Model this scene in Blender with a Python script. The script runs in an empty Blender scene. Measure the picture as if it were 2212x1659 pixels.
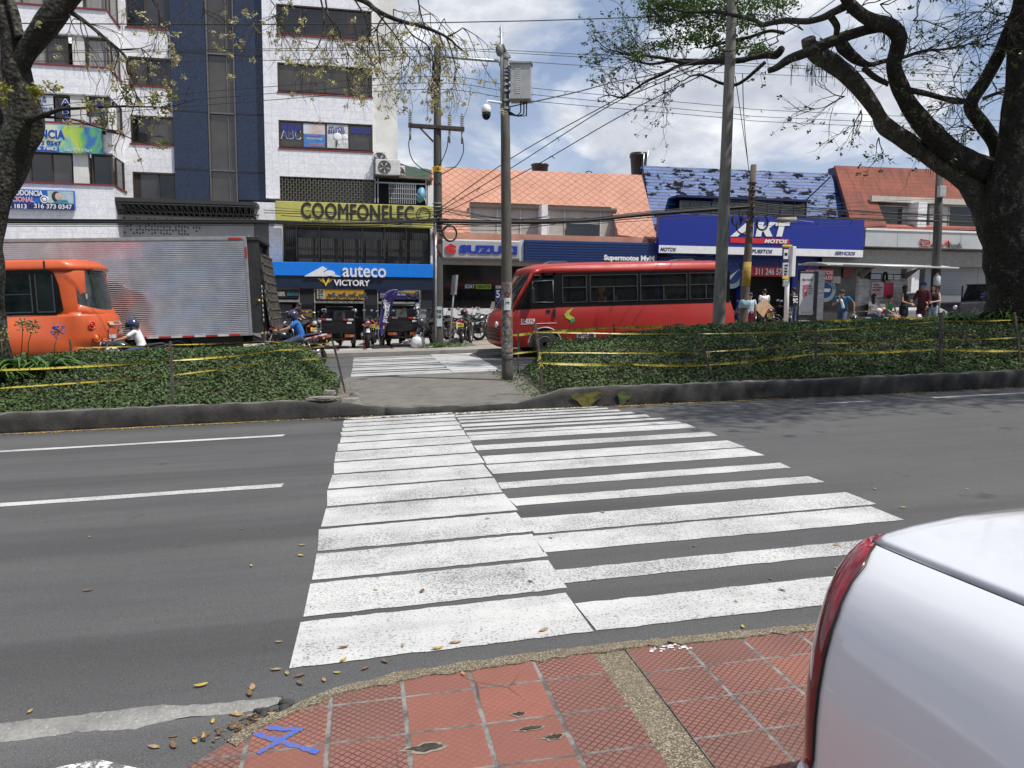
import bpy,bmesh,math,random
from mathutils import Vector,Matrix,noise
R=math.radians
random.seed(7)
SC=bpy.context.scene
COL=SC.collection
# -- camera
FPX,IW,IH=1661.0,2212.0,1659.0
_p=math.atan((IH/2-660)/FPX);_a=R(11);_ro=.009
FW=Vector((math.sin(_a)*math.cos(_p),math.cos(_a)*math.cos(_p),-math.sin(_p)))
_r=Vector((math.cos(_a),-math.sin(_a),0));_u=_r.cross(FW)
RT=_r*math.cos(_ro)+_u*math.sin(_ro);UP=_u*math.cos(_ro)-_r*math.sin(_ro)
EYE=Vector((0,0,1.6))
cam=bpy.data.objects.new('camera',bpy.data.cameras.new('camera'));COL.objects.link(cam)
cam.matrix_world=Matrix(((RT.x,UP.x,-FW.x,0),(RT.y,UP.y,-FW.y,0),(RT.z,UP.z,-FW.z,1.6),(0,0,0,1)))
cam.data.lens=36*FPX/IW;cam.data.clip_end=5000;cam.data.clip_start=.05
SC.camera=cam
# -- light
SUN_DIR=Vector((.45,-.36,1.0)).normalized()
elev=math.asin(SUN_DIR.z);azim=math.atan2(SUN_DIR.x,SUN_DIR.y)
sun=bpy.data.objects.new('sun',bpy.data.lights.new('sun','SUN'));COL.objects.link(sun)
sun.data.energy=4.2;sun.data.angle=R(.6);sun.data.color=(1,.955,.89)
sun.rotation_euler=(-SUN_DIR).to_track_quat('-Z','Y').to_euler()
SC.view_settings.view_transform='Standard';SC.view_settings.look='None'
SC.view_settings.gamma=1;SC.view_settings.exposure=0.22
SC.cycles.use_denoising=True
SC.cycles.max_bounces=6
W=bpy.data.worlds.new("World");SC.world=W;W.use_nodes=True
nt=W.node_tree;nt.nodes.clear()
def wn(t,**k):
 n=nt.nodes.new(t)
 for a,b in k.items():setattr(n,a,b)
 return n
out=wn('ShaderNodeOutputWorld');bg=wn('ShaderNodeBackground')
sky=wn('ShaderNodeTexSky',sky_type='NISHITA',sun_disc=False);sky.sun_elevation=elev;sky.sun_rotation=azim
sky.altitude=1200;sky.dust_density=1.0;sky.air_density=1.0
tc=wn('ShaderNodeTexCoord');sep=wn('ShaderNodeSeparateXYZ');nt.links.new(tc.outputs['Generated'],sep.inputs[0])
def wm(op,a,b=None,clamp=False):
 n=wn('ShaderNodeMath',operation=op,use_clamp=clamp)
 for i,q in enumerate((a,b)):
  if q is None:continue
  if isinstance(q,(int,float)):n.inputs[i].default_value=q
  else:nt.links.new(q,n.inputs[i])
 return n.outputs[0]
zz=wm('ADD',wm('MAXIMUM',sep.outputs[2],0.0),.42)
cx=wm('DIVIDE',sep.outputs[0],zz);cy=wm('DIVIDE',sep.outputs[1],zz)
cmb=wn('ShaderNodeCombineXYZ');nt.links.new(cx,cmb.inputs[0]);nt.links.new(cy,cmb.inputs[1])
n1=wn('ShaderNodeTexNoise');n1.inputs['Scale'].default_value=2.3;n1.inputs['Detail'].default_value=9;n1.inputs['Roughness'].default_value=.58;n1.inputs['Distortion'].default_value=.35
n2=wn('ShaderNodeTexNoise');n2.inputs['Scale'].default_value=4.2;n2.inputs['Detail'].default_value=7;n2.inputs['Roughness'].default_value=.6;n2.inputs['Distortion'].default_value=.5
mp=wn('ShaderNodeMapping');mp.inputs['Location'].default_value=(3.1,7.7,0)
nt.links.new(cmb.outputs[0],n1.inputs['Vector']);nt.links.new(cmb.outputs[0],mp.inputs[0]);nt.links.new(mp.outputs[0],n2.inputs['Vector'])
cr=wn('ShaderNodeValToRGB');cr.color_ramp.elements[0].position=.43;cr.color_ramp.elements[0].color=(.06,.06,.06,1);cr.color_ramp.elements[1].position=.56;cr.color_ramp.elements[1].color=(1,1,1,1)
nt.links.new(n1.outputs['Fac'],cr.inputs[0])
c2=wn('ShaderNodeValToRGB');e=c2.color_ramp.elements
e[0].position=.30;e[0].color=(5.6,6.0,6.9,1);e[1].position=.66;e[1].color=(12.6,12.8,13.0,1)
m_=e.new(.47);m_.color=(7.9,8.2,8.9,1)
nt.links.new(n2.outputs['Fac'],c2.inputs[0])
hz=wm('MULTIPLY',wm('SUBTRACT',.30,sep.outputs[2],True),2.0,True)
cov=wm('MAXIMUM',cr.outputs[0],hz);cov=wm('MULTIPLY',cov,.93)
mx=wn('ShaderNodeMix',data_type='RGBA');hzb=wn('ShaderNodeMix',data_type='RGBA');hzb.inputs[0].default_value=.55;hzb.inputs[7].default_value=(4.3,5.7,8.6,1);nt.links.new(sky.outputs[0],hzb.inputs[6]);nt.links.new(cov,mx.inputs[0]);nt.links.new(hzb.outputs[2],mx.inputs[6]);nt.links.new(c2.outputs[0],mx.inputs[7])
nt.links.new(mx.outputs[2],bg.inputs[0]);bg.inputs[1].default_value=.078
nt.links.new(bg.outputs[0],out.inputs[0])
# -- survey helpers
G_=.033
def gz(x):return G_*x
def ray(x,y):return FW+RT*((x-IW/2)/FPX)-UP*((y-IH/2)/FPX)
def PW(x,y,Y):
 d=ray(x,y);return EYE+d*(Y/d.y)
def GD(x,y,z0=0.0):
 d=ray(x,y);t=(z0-1.6)/(d.z-G_*d.x);return EYE+d*t
def PX(x,Y,y=600):return PW(x,y,Y).x
def PZ(y,Y,x=1106):return PW(x,y,Y).z
# -- materials
MATS={}
def mat(name,c,rough=.6,metal=0,var=.12,scale=6,bump=0,bscale=60,coat=0,spec=.5,c2=None,th=(.35,.65),alpha=1,trans=0,emit=None,stretch=(1,1,1)):
 if name in MATS:return MATS[name]
 m=bpy.data.materials.new(name);m.use_nodes=True;MATS[name]=m
 t=m.node_tree;b=t.nodes['Principled BSDF'];L=t.links
 b.inputs['Roughness'].default_value=rough;b.inputs['Metallic'].default_value=metal
 b.inputs['Coat Weight'].default_value=coat;b.inputs['Specular IOR Level'].default_value=spec
 b.inputs['Alpha'].default_value=alpha;b.inputs['Transmission Weight'].default_value=trans
 c=tuple(c)+(1,)if len(c)==3 else c
 if c2 is None:c2=tuple(min(1,q*(1-var*1.6))for q in c[:3]);c=tuple(min(1,q*(1+var*.6))for q in c[:3])+(1,)
 tcn=t.nodes.new('ShaderNodeTexCoord');mpn=t.nodes.new('ShaderNodeMapping');mpn.inputs['Scale'].default_value=stretch
 L.new(tcn.outputs['Object'],mpn.inputs[0])
 nz=t.nodes.new('ShaderNodeTexNoise');nz.inputs['Scale'].default_value=scale;nz.inputs['Detail'].default_value=6;nz.inputs['Roughness'].default_value=.65
 L.new(mpn.outputs[0],nz.inputs['Vector'])
 r=t.nodes.new('ShaderNodeValToRGB');r.color_ramp.elements[0].position=th[0];r.color_ramp.elements[1].position=th[1]
 r.color_ramp.elements[0].color=c;r.color_ramp.elements[1].color=tuple(c2[:3])+(1,)
 L.new(nz.outputs['Fac'],r.inputs[0]);L.new(r.outputs[0],b.inputs['Base Color'])
 if bump:
  n_=t.nodes.new('ShaderNodeTexNoise');n_.inputs['Scale'].default_value=bscale;n_.inputs['Detail'].default_value=5
  L.new(mpn.outputs[0],n_.inputs['Vector'])
  bp=t.nodes.new('ShaderNodeBump');bp.inputs['Strength'].default_value=bump;bp.inputs['Distance'].default_value=.02
  L.new(n_.outputs['Fac'],bp.inputs['Height']);L.new(bp.outputs[0],b.inputs['Normal'])
 if emit:b.inputs['Emission Color'].default_value=tuple(emit)+(1,);b.inputs['Emission Strength'].default_value=1
 return m
class NT:
 """small node-graph writer for the special materials"""
 def __init__(s,name,rough=.6):
  s.m=bpy.data.materials.new(name);s.m.use_nodes=True;MATS[name]=s.m
  s.t=s.m.node_tree;s.b=s.t.nodes['Principled BSDF'];s.b.inputs['Roughness'].default_value=rough
  s.co=s.t.nodes.new('ShaderNodeTexCoord').outputs['Object']
 def put(s,inp,q):
  if isinstance(q,bpy.types.NodeSocket):s.t.links.new(q,inp)
  elif isinstance(q,(tuple,list))and len(q)==3 and inp.type=='RGBA':inp.default_value=tuple(q)+(1,)
  else:inp.default_value=q
 def math(s,op,a,b=0.0,clamp=False):
  n=s.t.nodes.new('ShaderNodeMath');n.operation=op;n.use_clamp=clamp;s.put(n.inputs[0],a);s.put(n.inputs[1],b);return n.outputs[0]
 def noise(s,scale,detail=5,rough=.6,vec=None,stretch=None,dist=0):
  n=s.t.nodes.new('ShaderNodeTexNoise');n.inputs['Scale'].default_value=scale;n.inputs['Detail'].default_value=detail;n.inputs['Roughness'].default_value=rough;n.inputs['Distortion'].default_value=dist
  v=vec or s.co
  if stretch:
   mp=s.t.nodes.new('ShaderNodeMapping');mp.inputs['Scale'].default_value=stretch;s.t.links.new(v,mp.inputs[0]);v=mp.outputs[0]
  s.t.links.new(v,n.inputs['Vector']);return n.outputs['Fac']
 def vor(s,scale,feature='F1',vec=None,out='Distance',rnd=1):
  n=s.t.nodes.new('ShaderNodeTexVoronoi');n.feature=feature;n.inputs['Scale'].default_value=scale;n.inputs['Randomness'].default_value=rnd
  s.t.links.new(vec or s.co,n.inputs['Vector']);return n.outputs[out]
 def white(s,vec):
  n=s.t.nodes.new('ShaderNodeTexWhiteNoise');s.t.links.new(vec,n.inputs['Vector']);return n.outputs['Value']
 def xyz(s,v=None):
  n=s.t.nodes.new('ShaderNodeSeparateXYZ');s.t.links.new(v or s.co,n.inputs[0]);return n.outputs
 def comb(s,x,y,z=0.0):
  n=s.t.nodes.new('ShaderNodeCombineXYZ');s.put(n.inputs[0],x);s.put(n.inputs[1],y);s.put(n.inputs[2],z);return n.outputs[0]
 def ramp(s,f,*st):
  n=s.t.nodes.new('ShaderNodeValToRGB');e=n.color_ramp.elements
  for i,(p,c)in enumerate(st):
   q=e[i]if i<2 else e.new(p)
   q.position=p;q.color=(c,c,c,1)if isinstance(c,(int,float))else tuple(c)+(1,)
  s.t.links.new(f,n.inputs[0]);return n.outputs[0]
 def mix(s,f,a,b,blend='MIX'):
  n=s.t.nodes.new('ShaderNodeMix');n.data_type='RGBA';n.blend_type=blend
  s.put(n.inputs[0],f);s.put(n.inputs[6],a);s.put(n.inputs[7],b);return n.outputs[2]
 def done(s,col=None,rough=None,height=None,bump=.3,dist=.01):
  if col is not None:s.put(s.b.inputs['Base Color'],col)
  if rough is not None:s.put(s.b.inputs['Roughness'],rough)
  if height is not None:
   n=s.t.nodes.new('ShaderNodeBump');n.inputs['Strength'].default_value=bump;n.inputs['Distance'].default_value=dist
   s.t.links.new(height,n.inputs['Height']);s.t.links.new(n.outputs[0],s.b.inputs['Normal'])
  return s.m
# -- objects
ORG={}
def tag(o,label=None,cat=None,group=None,kind=None):
 if label:o['label']=label
 if cat:o['category']=cat
 if group:o['group']=group
 if kind:o['kind']=kind
 return o
def thing(name,label,cat,loc=(0,0,0),rotz=0,group=None,rot=None):
 o=bpy.data.objects.new(name,None);COL.objects.link(o);o.empty_display_size=.2
 o.location=loc;o.rotation_euler=rot or(0,0,rotz);ORG[o]=Vector(loc)
 return tag(o,label,cat,group)
def rmat(rx=0,ry=0,rz=0):return Matrix.Rotation(rz,3,'Z')@Matrix.Rotation(ry,3,'Y')@Matrix.Rotation(rx,3,'X')
class MB:
 def __init__(s):s.v=[];s.f=[];s.m=[];s.s=[]
 def add(s,V,F,m=0,smooth=False):
  n=len(s.v);s.v+=[Vector(q)for q in V]
  for f in F:s.f.append([i+n for i in f]);s.m.append(m);s.s.append(smooth)
  return s
 def box(s,x0,x1,y0,y1,z0,z1,m=0):
  return s.add([(x,y,z)for z in(z0,z1)for y in(y0,y1)for x in(x0,x1)],[(0,2,3,1),(4,5,7,6),(0,1,5,4),(2,6,7,3),(0,4,6,2),(1,3,7,5)],m)
 def obox(s,c,h,M=None,m=0):
  M=M or Matrix.Identity(3);c=Vector(c)
  return s.add([c+M@Vector((x*h[0],y*h[1],z*h[2]))for z in(-1,1)for y in(-1,1)for x in(-1,1)],[(0,2,3,1),(4,5,7,6),(0,1,5,4),(2,6,7,3),(0,4,6,2),(1,3,7,5)],m)
 def quad(s,a,b,c,d,m=0):return s.add([a,b,c,d],[(0,1,2,3)],m)
 def loft(s,rings,m=0,smooth=True,cap=True,closed=True):
  n=len(rings[0]);V=[p for r in rings for p in r];F=[]
  for i in range(len(rings)-1):
   for j in range(n if closed else n-1):
    k=(j+1)%n;F.append((i*n+j,i*n+k,(i+1)*n+k,(i+1)*n+j))
  if cap and closed:F.append(tuple(range(n-1,-1,-1)));F.append(tuple((len(rings)-1)*n+j for j in range(n)))
  return s.add(V,F,m,smooth)
 def tube(s,pts,r,n=8,m=0,smooth=True,cap=True,jit=0):
  pts=[Vector(p)for p in pts];rings=[];prev=None
  for i,p in enumerate(pts):
   d=(pts[min(i+1,len(pts)-1)]-pts[max(i-1,0)]).normalized()
   if prev is None:
    a=d.orthogonal().normalized()
    if abs(d.z)<.9:a=d.cross(Vector((0,0,1))).normalized()
   else:
    a=prev-d*prev.dot(d);a.normalize()
   prev=a;b=d.cross(a);rr=r[i]if isinstance(r,(list,tuple))else r
   ring=[]
   for k in range(n):
    t=2*math.pi*k/n;q=1
    if jit:q+=jit*noise.noise(p*2.3+Vector((math.cos(t),math.sin(t),0))*1.5)*2
    ring.append(p+(a*math.cos(t)+b*math.sin(t))*rr*q)
   rings.append(ring)
  return s.loft(rings,m,smooth,cap)
 def cyl(s,a,b,r,n=12,m=0,r2=None,smooth=True):return s.tube([a,b],[r,r if r2 is None else r2],n,m,smooth)
 def ball(s,c,r,n=10,m=0,sq=(1,1,1),M=None):
  c=Vector(c);rings=[];M=M or Matrix.Identity(3)
  for i in range(n//2+1):
   t=math.pi*(i/(n//2));z=-math.cos(t);q=max(math.sin(t),.02)
   rings.append([c+M@Vector((math.cos(2*math.pi*k/n)*q*r*sq[0],math.sin(2*math.pi*k/n)*q*r*sq[1],z*r*sq[2]))for k in range(n)])
  return s.loft(rings,m)
 def prism(s,poly,y0,y1,m=0,axis='y',smooth=False):
  """outline in the x-z plane (axis y), y-z plane (axis x) or x-y plane (axis z), extruded"""
  f={'y':lambda p,t:(p[0],t,p[1]),'x':lambda p,t:(t,p[0],p[1]),'z':lambda p,t:(p[0],p[1],t)}[axis]
  n=len(poly);V=[f(p,y0)for p in poly]+[f(p,y1)for p in poly]
  F=[tuple(range(n)),tuple(range(2*n-1,n-1,-1))]+[(i,i+n,(i+1)%n+n,(i+1)%n)for i in range(n)]
  return s.add(V,F,m,smooth)
 def ring(s,c,R0,r,n=24,k=8,M=None,m=0,a0=0,a1=2*math.pi):
  M=M or Matrix.Identity(3);full=abs(a1-a0-2*math.pi)<.01
  pts=[Vector(c)+M@Vector((math.cos(a0+(a1-a0)*i/n)*R0,0,math.sin(a0+(a1-a0)*i/n)*R0))for i in range(n+(0 if full else 1))]
  if full:
   rings=[]
   for i,p in enumerate(pts):
    d=(p-Vector(c)).normalized();w=M@Vector((0,1,0))
    rings.append([p+(d*math.cos(2*math.pi*j/k)+w*math.sin(2*math.pi*j/k))*r for j in range(k)])
   rings.append(rings[0]);return s.loft(rings,m,True,False)
  return s.tube(pts,r,k,m)
 def build(s,name,mats,parent=None,local=False,loc=None,bevel=0,label=None,cat=None,group=None,kind=None,sub=0,seg=2):
  me=bpy.data.meshes.new(name)
  if parent is not None:o0=Vector((0,0,0))if local else ORG[parent]
  else:
   if loc is None:
    xs=[v.x for v in s.v];ys=[v.y for v in s.v];zs=[v.z for v in s.v]
    loc=((min(xs)+max(xs))/2,(min(ys)+max(ys))/2,min(zs))
   o0=Vector(loc)
  me.from_pydata([v-o0 for v in s.v],[],s.f)
  for q in(mats if isinstance(mats,(list,tuple))else[mats]):me.materials.append(q)
  me.polygons.foreach_set('material_index',s.m);me.polygons.foreach_set('use_smooth',s.s)
  bm=bmesh.new();bm.from_mesh(me);bmesh.ops.recalc_face_normals(bm,faces=bm.faces);bm.to_mesh(me);bm.free();me.update()
  o=bpy.data.objects.new(name,me);COL.objects.link(o)
  if parent is not None:o.parent=parent;ORG[o]=ORG[parent]
  else:o.location=o0;ORG[o]=o0
  if bevel:
   b=o.modifiers.new('b','BEVEL');b.width=bevel;b.segments=seg;b.limit_method='ANGLE';b.angle_limit=R(40)
  if sub:
   b=o.modifiers.new('s','SUBSURF');b.levels=sub;b.render_levels=sub
  return tag(o,label,cat,group,kind)
def raw(name,me_v,me_f,mats,mi=None,**k):
 b=MB();b.v=[Vector(v)for v in me_v];b.f=[list(f)for f in me_f];b.m=mi or[0]*len(b.f);b.s=[False]*len(b.f)
 return b
def sheet(pts,step=None):return pts
def clone(root,loc,rotz=None,label=None,group=None):
 r=root.copy();COL.objects.link(r);r.location=loc
 if rotz is not None:r.rotation_euler=(0,0,rotz)
 if label:r['label']=label
 if group:r['group']=group
 for ch in[c for c in root.children]:
  c=ch.copy();COL.objects.link(c);c.parent=r
  for g in ch.children:
   d=g.copy();COL.objects.link(d);d.parent=c
 return r
_FC={}
def text(body,m,parent,x0,x1,zc,h,y,name='lettering',shear=0,bold=0,depth=.01,rot=None,space=1,yaw=0,lean=0):
 """letters facing -Y, fitted between x0 and x1 (world) with height h, centred on zc, at plane y"""
 cu=bpy.data.curves.new('t','FONT');cu.body=body;cu.size=1;cu.shear=shear;cu.offset=bold;cu.extrude=0;cu.space_character=space;cu.resolution_u=3
 o=bpy.data.objects.new('t',cu);COL.objects.link(o)
 dg=bpy.context.evaluated_depsgraph_get();me=bpy.data.meshes.new_from_object(o.evaluated_get(dg))
 bpy.data.objects.remove(o)
 vs=[v.co.copy()for v in me.vertices]
 if not vs:return None
 a=min(v.x for v in vs);b=max(v.x for v in vs);c=min(v.y for v in vs);d=max(v.y for v in vs)
 b_=MB();sx=(x1-x0)/(b-a);sz=h/(d-c)
 V=[Vector(((v.x-a)*sx+x0,y,(v.y-(c+d)/2)*sz+zc))for v in vs]
 if lean:
  for v in V:v.z+=(v.x-(x0+x1)/2)*lean
 b_.add(V,[tuple(p.vertices)for p in me.polygons])
 if rot:
  for v in b_.v:v.xyz=rot(v)
 bpy.data.meshes.remove(me)
 ob=b_.build(name,m,parent)
 if depth:
  s_=ob.modifiers.new('d','SOLIDIFY');s_.thickness=depth;s_.offset=0
 return ob
def struct(b,name,m,**k):return b.build(name,m,kind='structure',loc=(0,0,0),**k)
WHITE=mat('white_paint',(.75,.75,.76),.5,var=.06)
BLACK=mat('black_plastic',(.015,.015,.017),.45,var=.3)
DARK=mat('dark_metal',(.03,.03,.032),.4,metal=.3,var=.3)
RUBBER=mat('rubber',(.018,.018,.018),.85,var=.3)
CHROME=mat('chrome',(.7,.7,.72),.18,metal=1,var=.05)
STEEL=mat('galvanised_steel',(.42,.43,.44),.45,metal=.6,var=.15)
ALU=mat('aluminium',(.55,.55,.56),.35,metal=.7,var=.1)
GLASSD=mat('dark_glass',(.012,.014,.016),.06,var=.3,spec=.4)
REDL=mat('red_lens',(.5,.01,.01),.15,var=.1,coat=1)
ORANGEL=mat('orange_lens',(.8,.18,.02),.2,var=.1,coat=.6)
YELLOWP=mat('yellow_plate',(.75,.5,.03),.5,var=.08)
# -- ground materials
def asphalt(name,base,warm=0):
 n=NT(name,.85)
 big=n.noise(.35,5,.6);mid=n.noise(3,4,.6,stretch=(.35,2.2,1));fine=n.noise(160,3,.8);sp=n.vor(95)
 c=n.mix(n.ramp(big,(.35,0.0),(.65,1.0)),tuple(base*q for q in(1.0,1.0,1.03)),tuple(base*1.35*q for q in(1.0,.99,.99)))
 c=n.mix(.3,c,n.ramp(mid,(.3,base*.8),(.7,base*1.4)))
 tr=n.noise(1.0,3,.5,stretch=(.05,1.5,1));c=n.mix(n.ramp(tr,(.38,.55),(.5,0.0)),c,(base*.62,)*3);c=n.mix(n.ramp(tr,(.55,0.0),(.7,.5)),c,(base*1.5,base*1.47,base*1.42));c=n.mix(n.ramp(n.noise(2.1,3,.5),(.68,0.0),(.74,.55)),c,(base*.4,)*3)
 c=n.mix(.8,c,n.ramp(fine,(.32,.25),(.68,1.25)),'MULTIPLY')
 c=n.mix(n.ramp(sp,(.05,1.0),(.14,0.0)),c,(base*2.6,base*2.5,base*2.35))
 ck=n.vor(1.1,'DISTANCE_TO_EDGE',vec=None)
 c=n.mix(n.math('MULTIPLY',n.ramp(ck,(.0,1.0),(.012,0.0)),n.ramp(n.noise(.8),(.58,0.0),(.7,.3))),c,(base*.5,)*3)
 return n.done(c,height=n.math('ADD',fine,n.math('MULTIPLY',sp,.6)),bump=.35,dist=.006)
ASPH=asphalt('asphalt',.084);ASPH2=asphalt('bay_asphalt',.115)
def roadpaint():
 n=NT('road_paint',.6)
 f=n.noise(75,4,.75);v=n.vor(60);d=n.noise(1.3,5,.65);st=n.noise(2.2,4,.6,stretch=(.4,3,1))
 dirt=n.mix(n.ramp(d,(.4,0.0),(.75,.8)),(.55,.55,.535),(.36,.36,.36))
 dirt=n.mix(n.ramp(st,(.5,0.0),(.75,.45)),dirt,(.33,.33,.34))
 th=n.math('ADD',n.math('ADD',f,n.math('MULTIPLY',n.math('SUBTRACT',d,.5),.26)),n.math('MULTIPLY',n.math('SUBTRACT',n.noise(1.0,3,.5,stretch=(.05,1.5,1)),.5),.22))
 worn=n.ramp(th,(.535,0.0),(.60,.85))
 c=n.mix(worn,dirt,(.10,.10,.10))
 c=n.mix(n.ramp(v,(.03,.65),(.12,0.0)),c,(.3,.3,.29))
 return n.done(c,height=f,bump=.3,dist=.004)
PAINT=roadpaint()
def concrete(name,c1,c2,sc=3,fine=70,sp=.5):
 n=NT(name,.9);a=n.noise(sc,6,.65);f=n.noise(fine,4,.7);v=n.vor(fine*.7)
 c=n.mix(n.ramp(a,(.35,0.0),(.65,1.0)),c1,c2)
 c=n.mix(.55,c,n.ramp(f,(.3,.4),(.7,1.1)),'MULTIPLY')
 c=n.mix(n.ramp(v,(.05,sp),(.2,0.0)),c,tuple(min(1,q*1.9)for q in c1))
 ck=n.vor(2.3,'DISTANCE_TO_EDGE');c=n.mix(n.math('MULTIPLY',n.ramp(ck,(0.0,1.0),(.014,0.0)),n.ramp(n.noise(1.5),(.5,0.0),(.6,.7))),c,tuple(q*.25 for q in c1))
 return n.done(c,height=n.math('ADD',f,a),bump=.5,dist=.012)
CONC=concrete('concrete',(.20,.185,.165),(.13,.12,.105))
KERBM=concrete('sooty_kerb',(.060,.057,.053),(.020,.020,.020),3.2,40,.15)
KERBT=concrete('worn_kerb_top',(.21,.20,.18),(.05,.048,.045),3.5,40,.3)
GRAVEL=None
def gravelm():
 n=NT('washed_gravel',.85);v=n.vor(150,out='Color');d=n.vor(150);e=n.noise(5)
 c=n.ramp(n.xyz(v)[0],(.0,(.10,.075,.045)),(.55,(.26,.21,.13)),(1.0,(.42,.38,.30)))
 c=n.mix(n.ramp(d,(.35,0.0),(.7,.9)),c,(.06,.05,.035));c=n.mix(n.ramp(e,(.4,0.0),(.7,.5)),c,(.16,.13,.09))
 return n.done(c,height=d,bump=-.9,dist=.006)
GRAVEL=gravelm()
DIRT=concrete('dry_earth',(.20,.14,.09),(.11,.08,.055),4,60,.4)
def tilem(name,ox,px,oy,py,smooth=None):
 n=NT(name,.75);X=n.xyz();
 w=n.math('MULTIPLY',n.math('SUBTRACT',n.noise(1.6),.5),.10)
 u=n.math('DIVIDE',n.math('SUBTRACT',X[0],ox),px);v=n.math('DIVIDE',n.math('SUBTRACT',n.math('ADD',X[1],n.math('MULTIPLY',w,.12)),oy),py)
 fu=n.math('FRACT',u);fv=n.math('FRACT',v);cell=n.comb(n.math('FLOOR',u),n.math('FLOOR',v))
 rnd=n.white(cell);rnd2=n.white(n.comb(n.math('FLOOR',v),n.math('FLOOR',u),3.0))
 eu=n.math('MINIMUM',fu,n.math('SUBTRACT',1.0,fu));ev=n.math('MINIMUM',fv,n.math('SUBTRACT',1.0,fv))
 rag=n.math('MULTIPLY',n.math('SUBTRACT',n.noise(28,4),.5),.05)
 edge=n.math('ADD',n.math('MINIMUM',n.math('MULTIPLY',eu,.8),ev),rag)
 grout=n.ramp(edge,(.018,1.0),(.028,0.0))
 def line(q):
  fr=n.math('FRACT',n.math('MULTIPLY',q,8.0));return n.math('MINIMUM',fr,n.math('SUBTRACT',1.0,fr))
 a=line(n.math('ADD',fu,fv));b=line(n.math('ADD',n.math('SUBTRACT',fu,fv),2.0))
 g=n.math('MINIMUM',a,b);plain=n.math('GREATER_THAN',rnd2,.86)
 if smooth:plain=n.math('MAXIMUM',plain,n.math('MULTIPLY',n.math('GREATER_THAN',u,smooth[0]),n.math('LESS_THAN',u,smooth[1])))
 wear=n.ramp(n.noise(3.5,5),(.42,1.0),(.68,.35))
 gl=n.math('MULTIPLY',n.ramp(g,(.055,1.0),(.15,0.0)),wear)
 gl=n.math('MULTIPLY',gl,n.math('SUBTRACT',1.0,n.math('MULTIPLY',plain,.75)))
 c=n.ramp(rnd,(0.0,(.20,.094,.074)),(.5,(.25,.108,.082)),(1.0,(.32,.125,.088)))
 c=n.mix(n.ramp(n.noise(7,6,.7),(.35,0.0),(.7,.55)),c,(.12,.062,.052))
 c=n.mix(n.ramp(n.noise(1.5,5),(.5,0.0),(.7,.3)),c,(.27,.09,.055))
 c=n.mix(n.math('MULTIPLY',n.ramp(n.noise(160,3),(.55,0.0),(.8,.5)),.8),c,(.10,.06,.05))
 c=n.mix(n.math('MULTIPLY',plain,.45),c,(.26,.085,.058));c=n.mix(n.math('MULTIPLY',gl,.9),c,(.05,.03,.028))
 gc=n.mix(n.ramp(n.noise(12),(.4,0.0),(.6,1.0)),(.23,.22,.20),(.09,.085,.08))
 c=n.mix(grout,c,gc)
 ck=n.vor(2.6,'DISTANCE_TO_EDGE');c=n.mix(n.math('MULTIPLY',n.ramp(ck,(0.0,1.0),(.011,0.0)),n.ramp(n.noise(1.9),(.52,0.0),(.6,.9))),c,(.05,.035,.03))
 h=n.math('SUBTRACT',n.math('SUBTRACT',1.0,n.math('MULTIPLY',gl,.7)),n.math('MULTIPLY',grout,.6))
 return n.done(c,height=n.math('ADD',h,n.math('MULTIPLY',n.noise(90),.25)),bump=.55,dist=.006)
def slab(pts,h0,h1,b=None):
 """raised sheet following the street grade: outline (x, y), top at h1 above grade, sides down to h0"""
 b=b or MB();n=len(pts)
 V=[(x,y,gz(x)+h1)for x,y in pts]+[(x,y,gz(x)+h0)for x,y in pts]
 b.add(V,[tuple(range(n))]+[(i,i+n,(i+1)%n+n,(i+1)%n)for i in range(n)]);return b
b=MB();xs=[-900,-60,-20,60,900];
for i in range(4):
 x0,x1=xs[i],xs[i+1];c0=max(-60,min(60,x0));c1=max(-60,min(60,x1))
 b.quad((x0,-60,gz(c0)-.06),(x1,-60,gz(c1)-.06),(x1,1200,gz(c1)-.06),(x0,1200,gz(c0)-.06))
struct(b,'ground',DIRT)
b=MB();slab([(-60,2.2),(60,2.2),(60,11.2),(-60,11.2)],-.05,0,b);struct(b,'near_road',ASPH)
b=MB();slab([(-60,16.3),(60,16.3),(60,26),(-60,26)],-.05,0,b);struct(b,'far_road',ASPH)
mk=.004
b=MB()
Lb=[3.39,3.90,4.44,4.98,5.54,6.12,6.72,7.32,7.90,8.47,8.98,9.42,9.80,10.16,10.50,10.80,11.02]
def quadz(b,p,h):b.add([(x,y,gz(x)+h)for x,y in p],[tuple(range(len(p)))])
def wob():return random.uniform(-.016,.016)
def bar(b,xa,xb,ya,yb,h=mk,sk=0.0,n=26):
 top=[];bot=[]
 for i in range(n+1):
  t=i/n;x=xa+(xb-xa)*t;e=1 if 0<i<n else 0
  bot.append((x+(wob()if not e else 0),ya+sk*(x-xa)+random.uniform(-.007,.007)));top.append((x+(wob()if not e else 0),yb+sk*(x-xa)+random.uniform(-.007,.007)))
 for i in range(n):quadz(b,[bot[i],bot[i+1],top[i+1],top[i]],h)
for i in range(16):
 g=.055 if Lb[i]>3.5 else .0
 xm=1.09+.011*i*1.1
 sk=.035 if i else .028
 bar(b,-.33+.005*i,xm,Lb[i]+g,Lb[i+1]-.005,sk=sk)
rb=[(3.39+.04,3.78),(4.08,4.30),(4.62,4.985),(5.035,5.42),(5.77,6.0),(6.34,6.57),(6.92,7.33),(7.375,7.77),(8.10,8.38),(8.70,9.03),(9.07,9.26),(9.44,9.58),(9.70,9.92),(10.06,10.22),(10.34,10.50),(10.60,10.74),(10.84,11.0)]
re_=[3.6,3.66,3.72,3.80,3.84,3.88,3.93,3.97,4.0,4.0,3.97,3.9,3.8,3.7,3.6,3.5,3.42]
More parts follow.
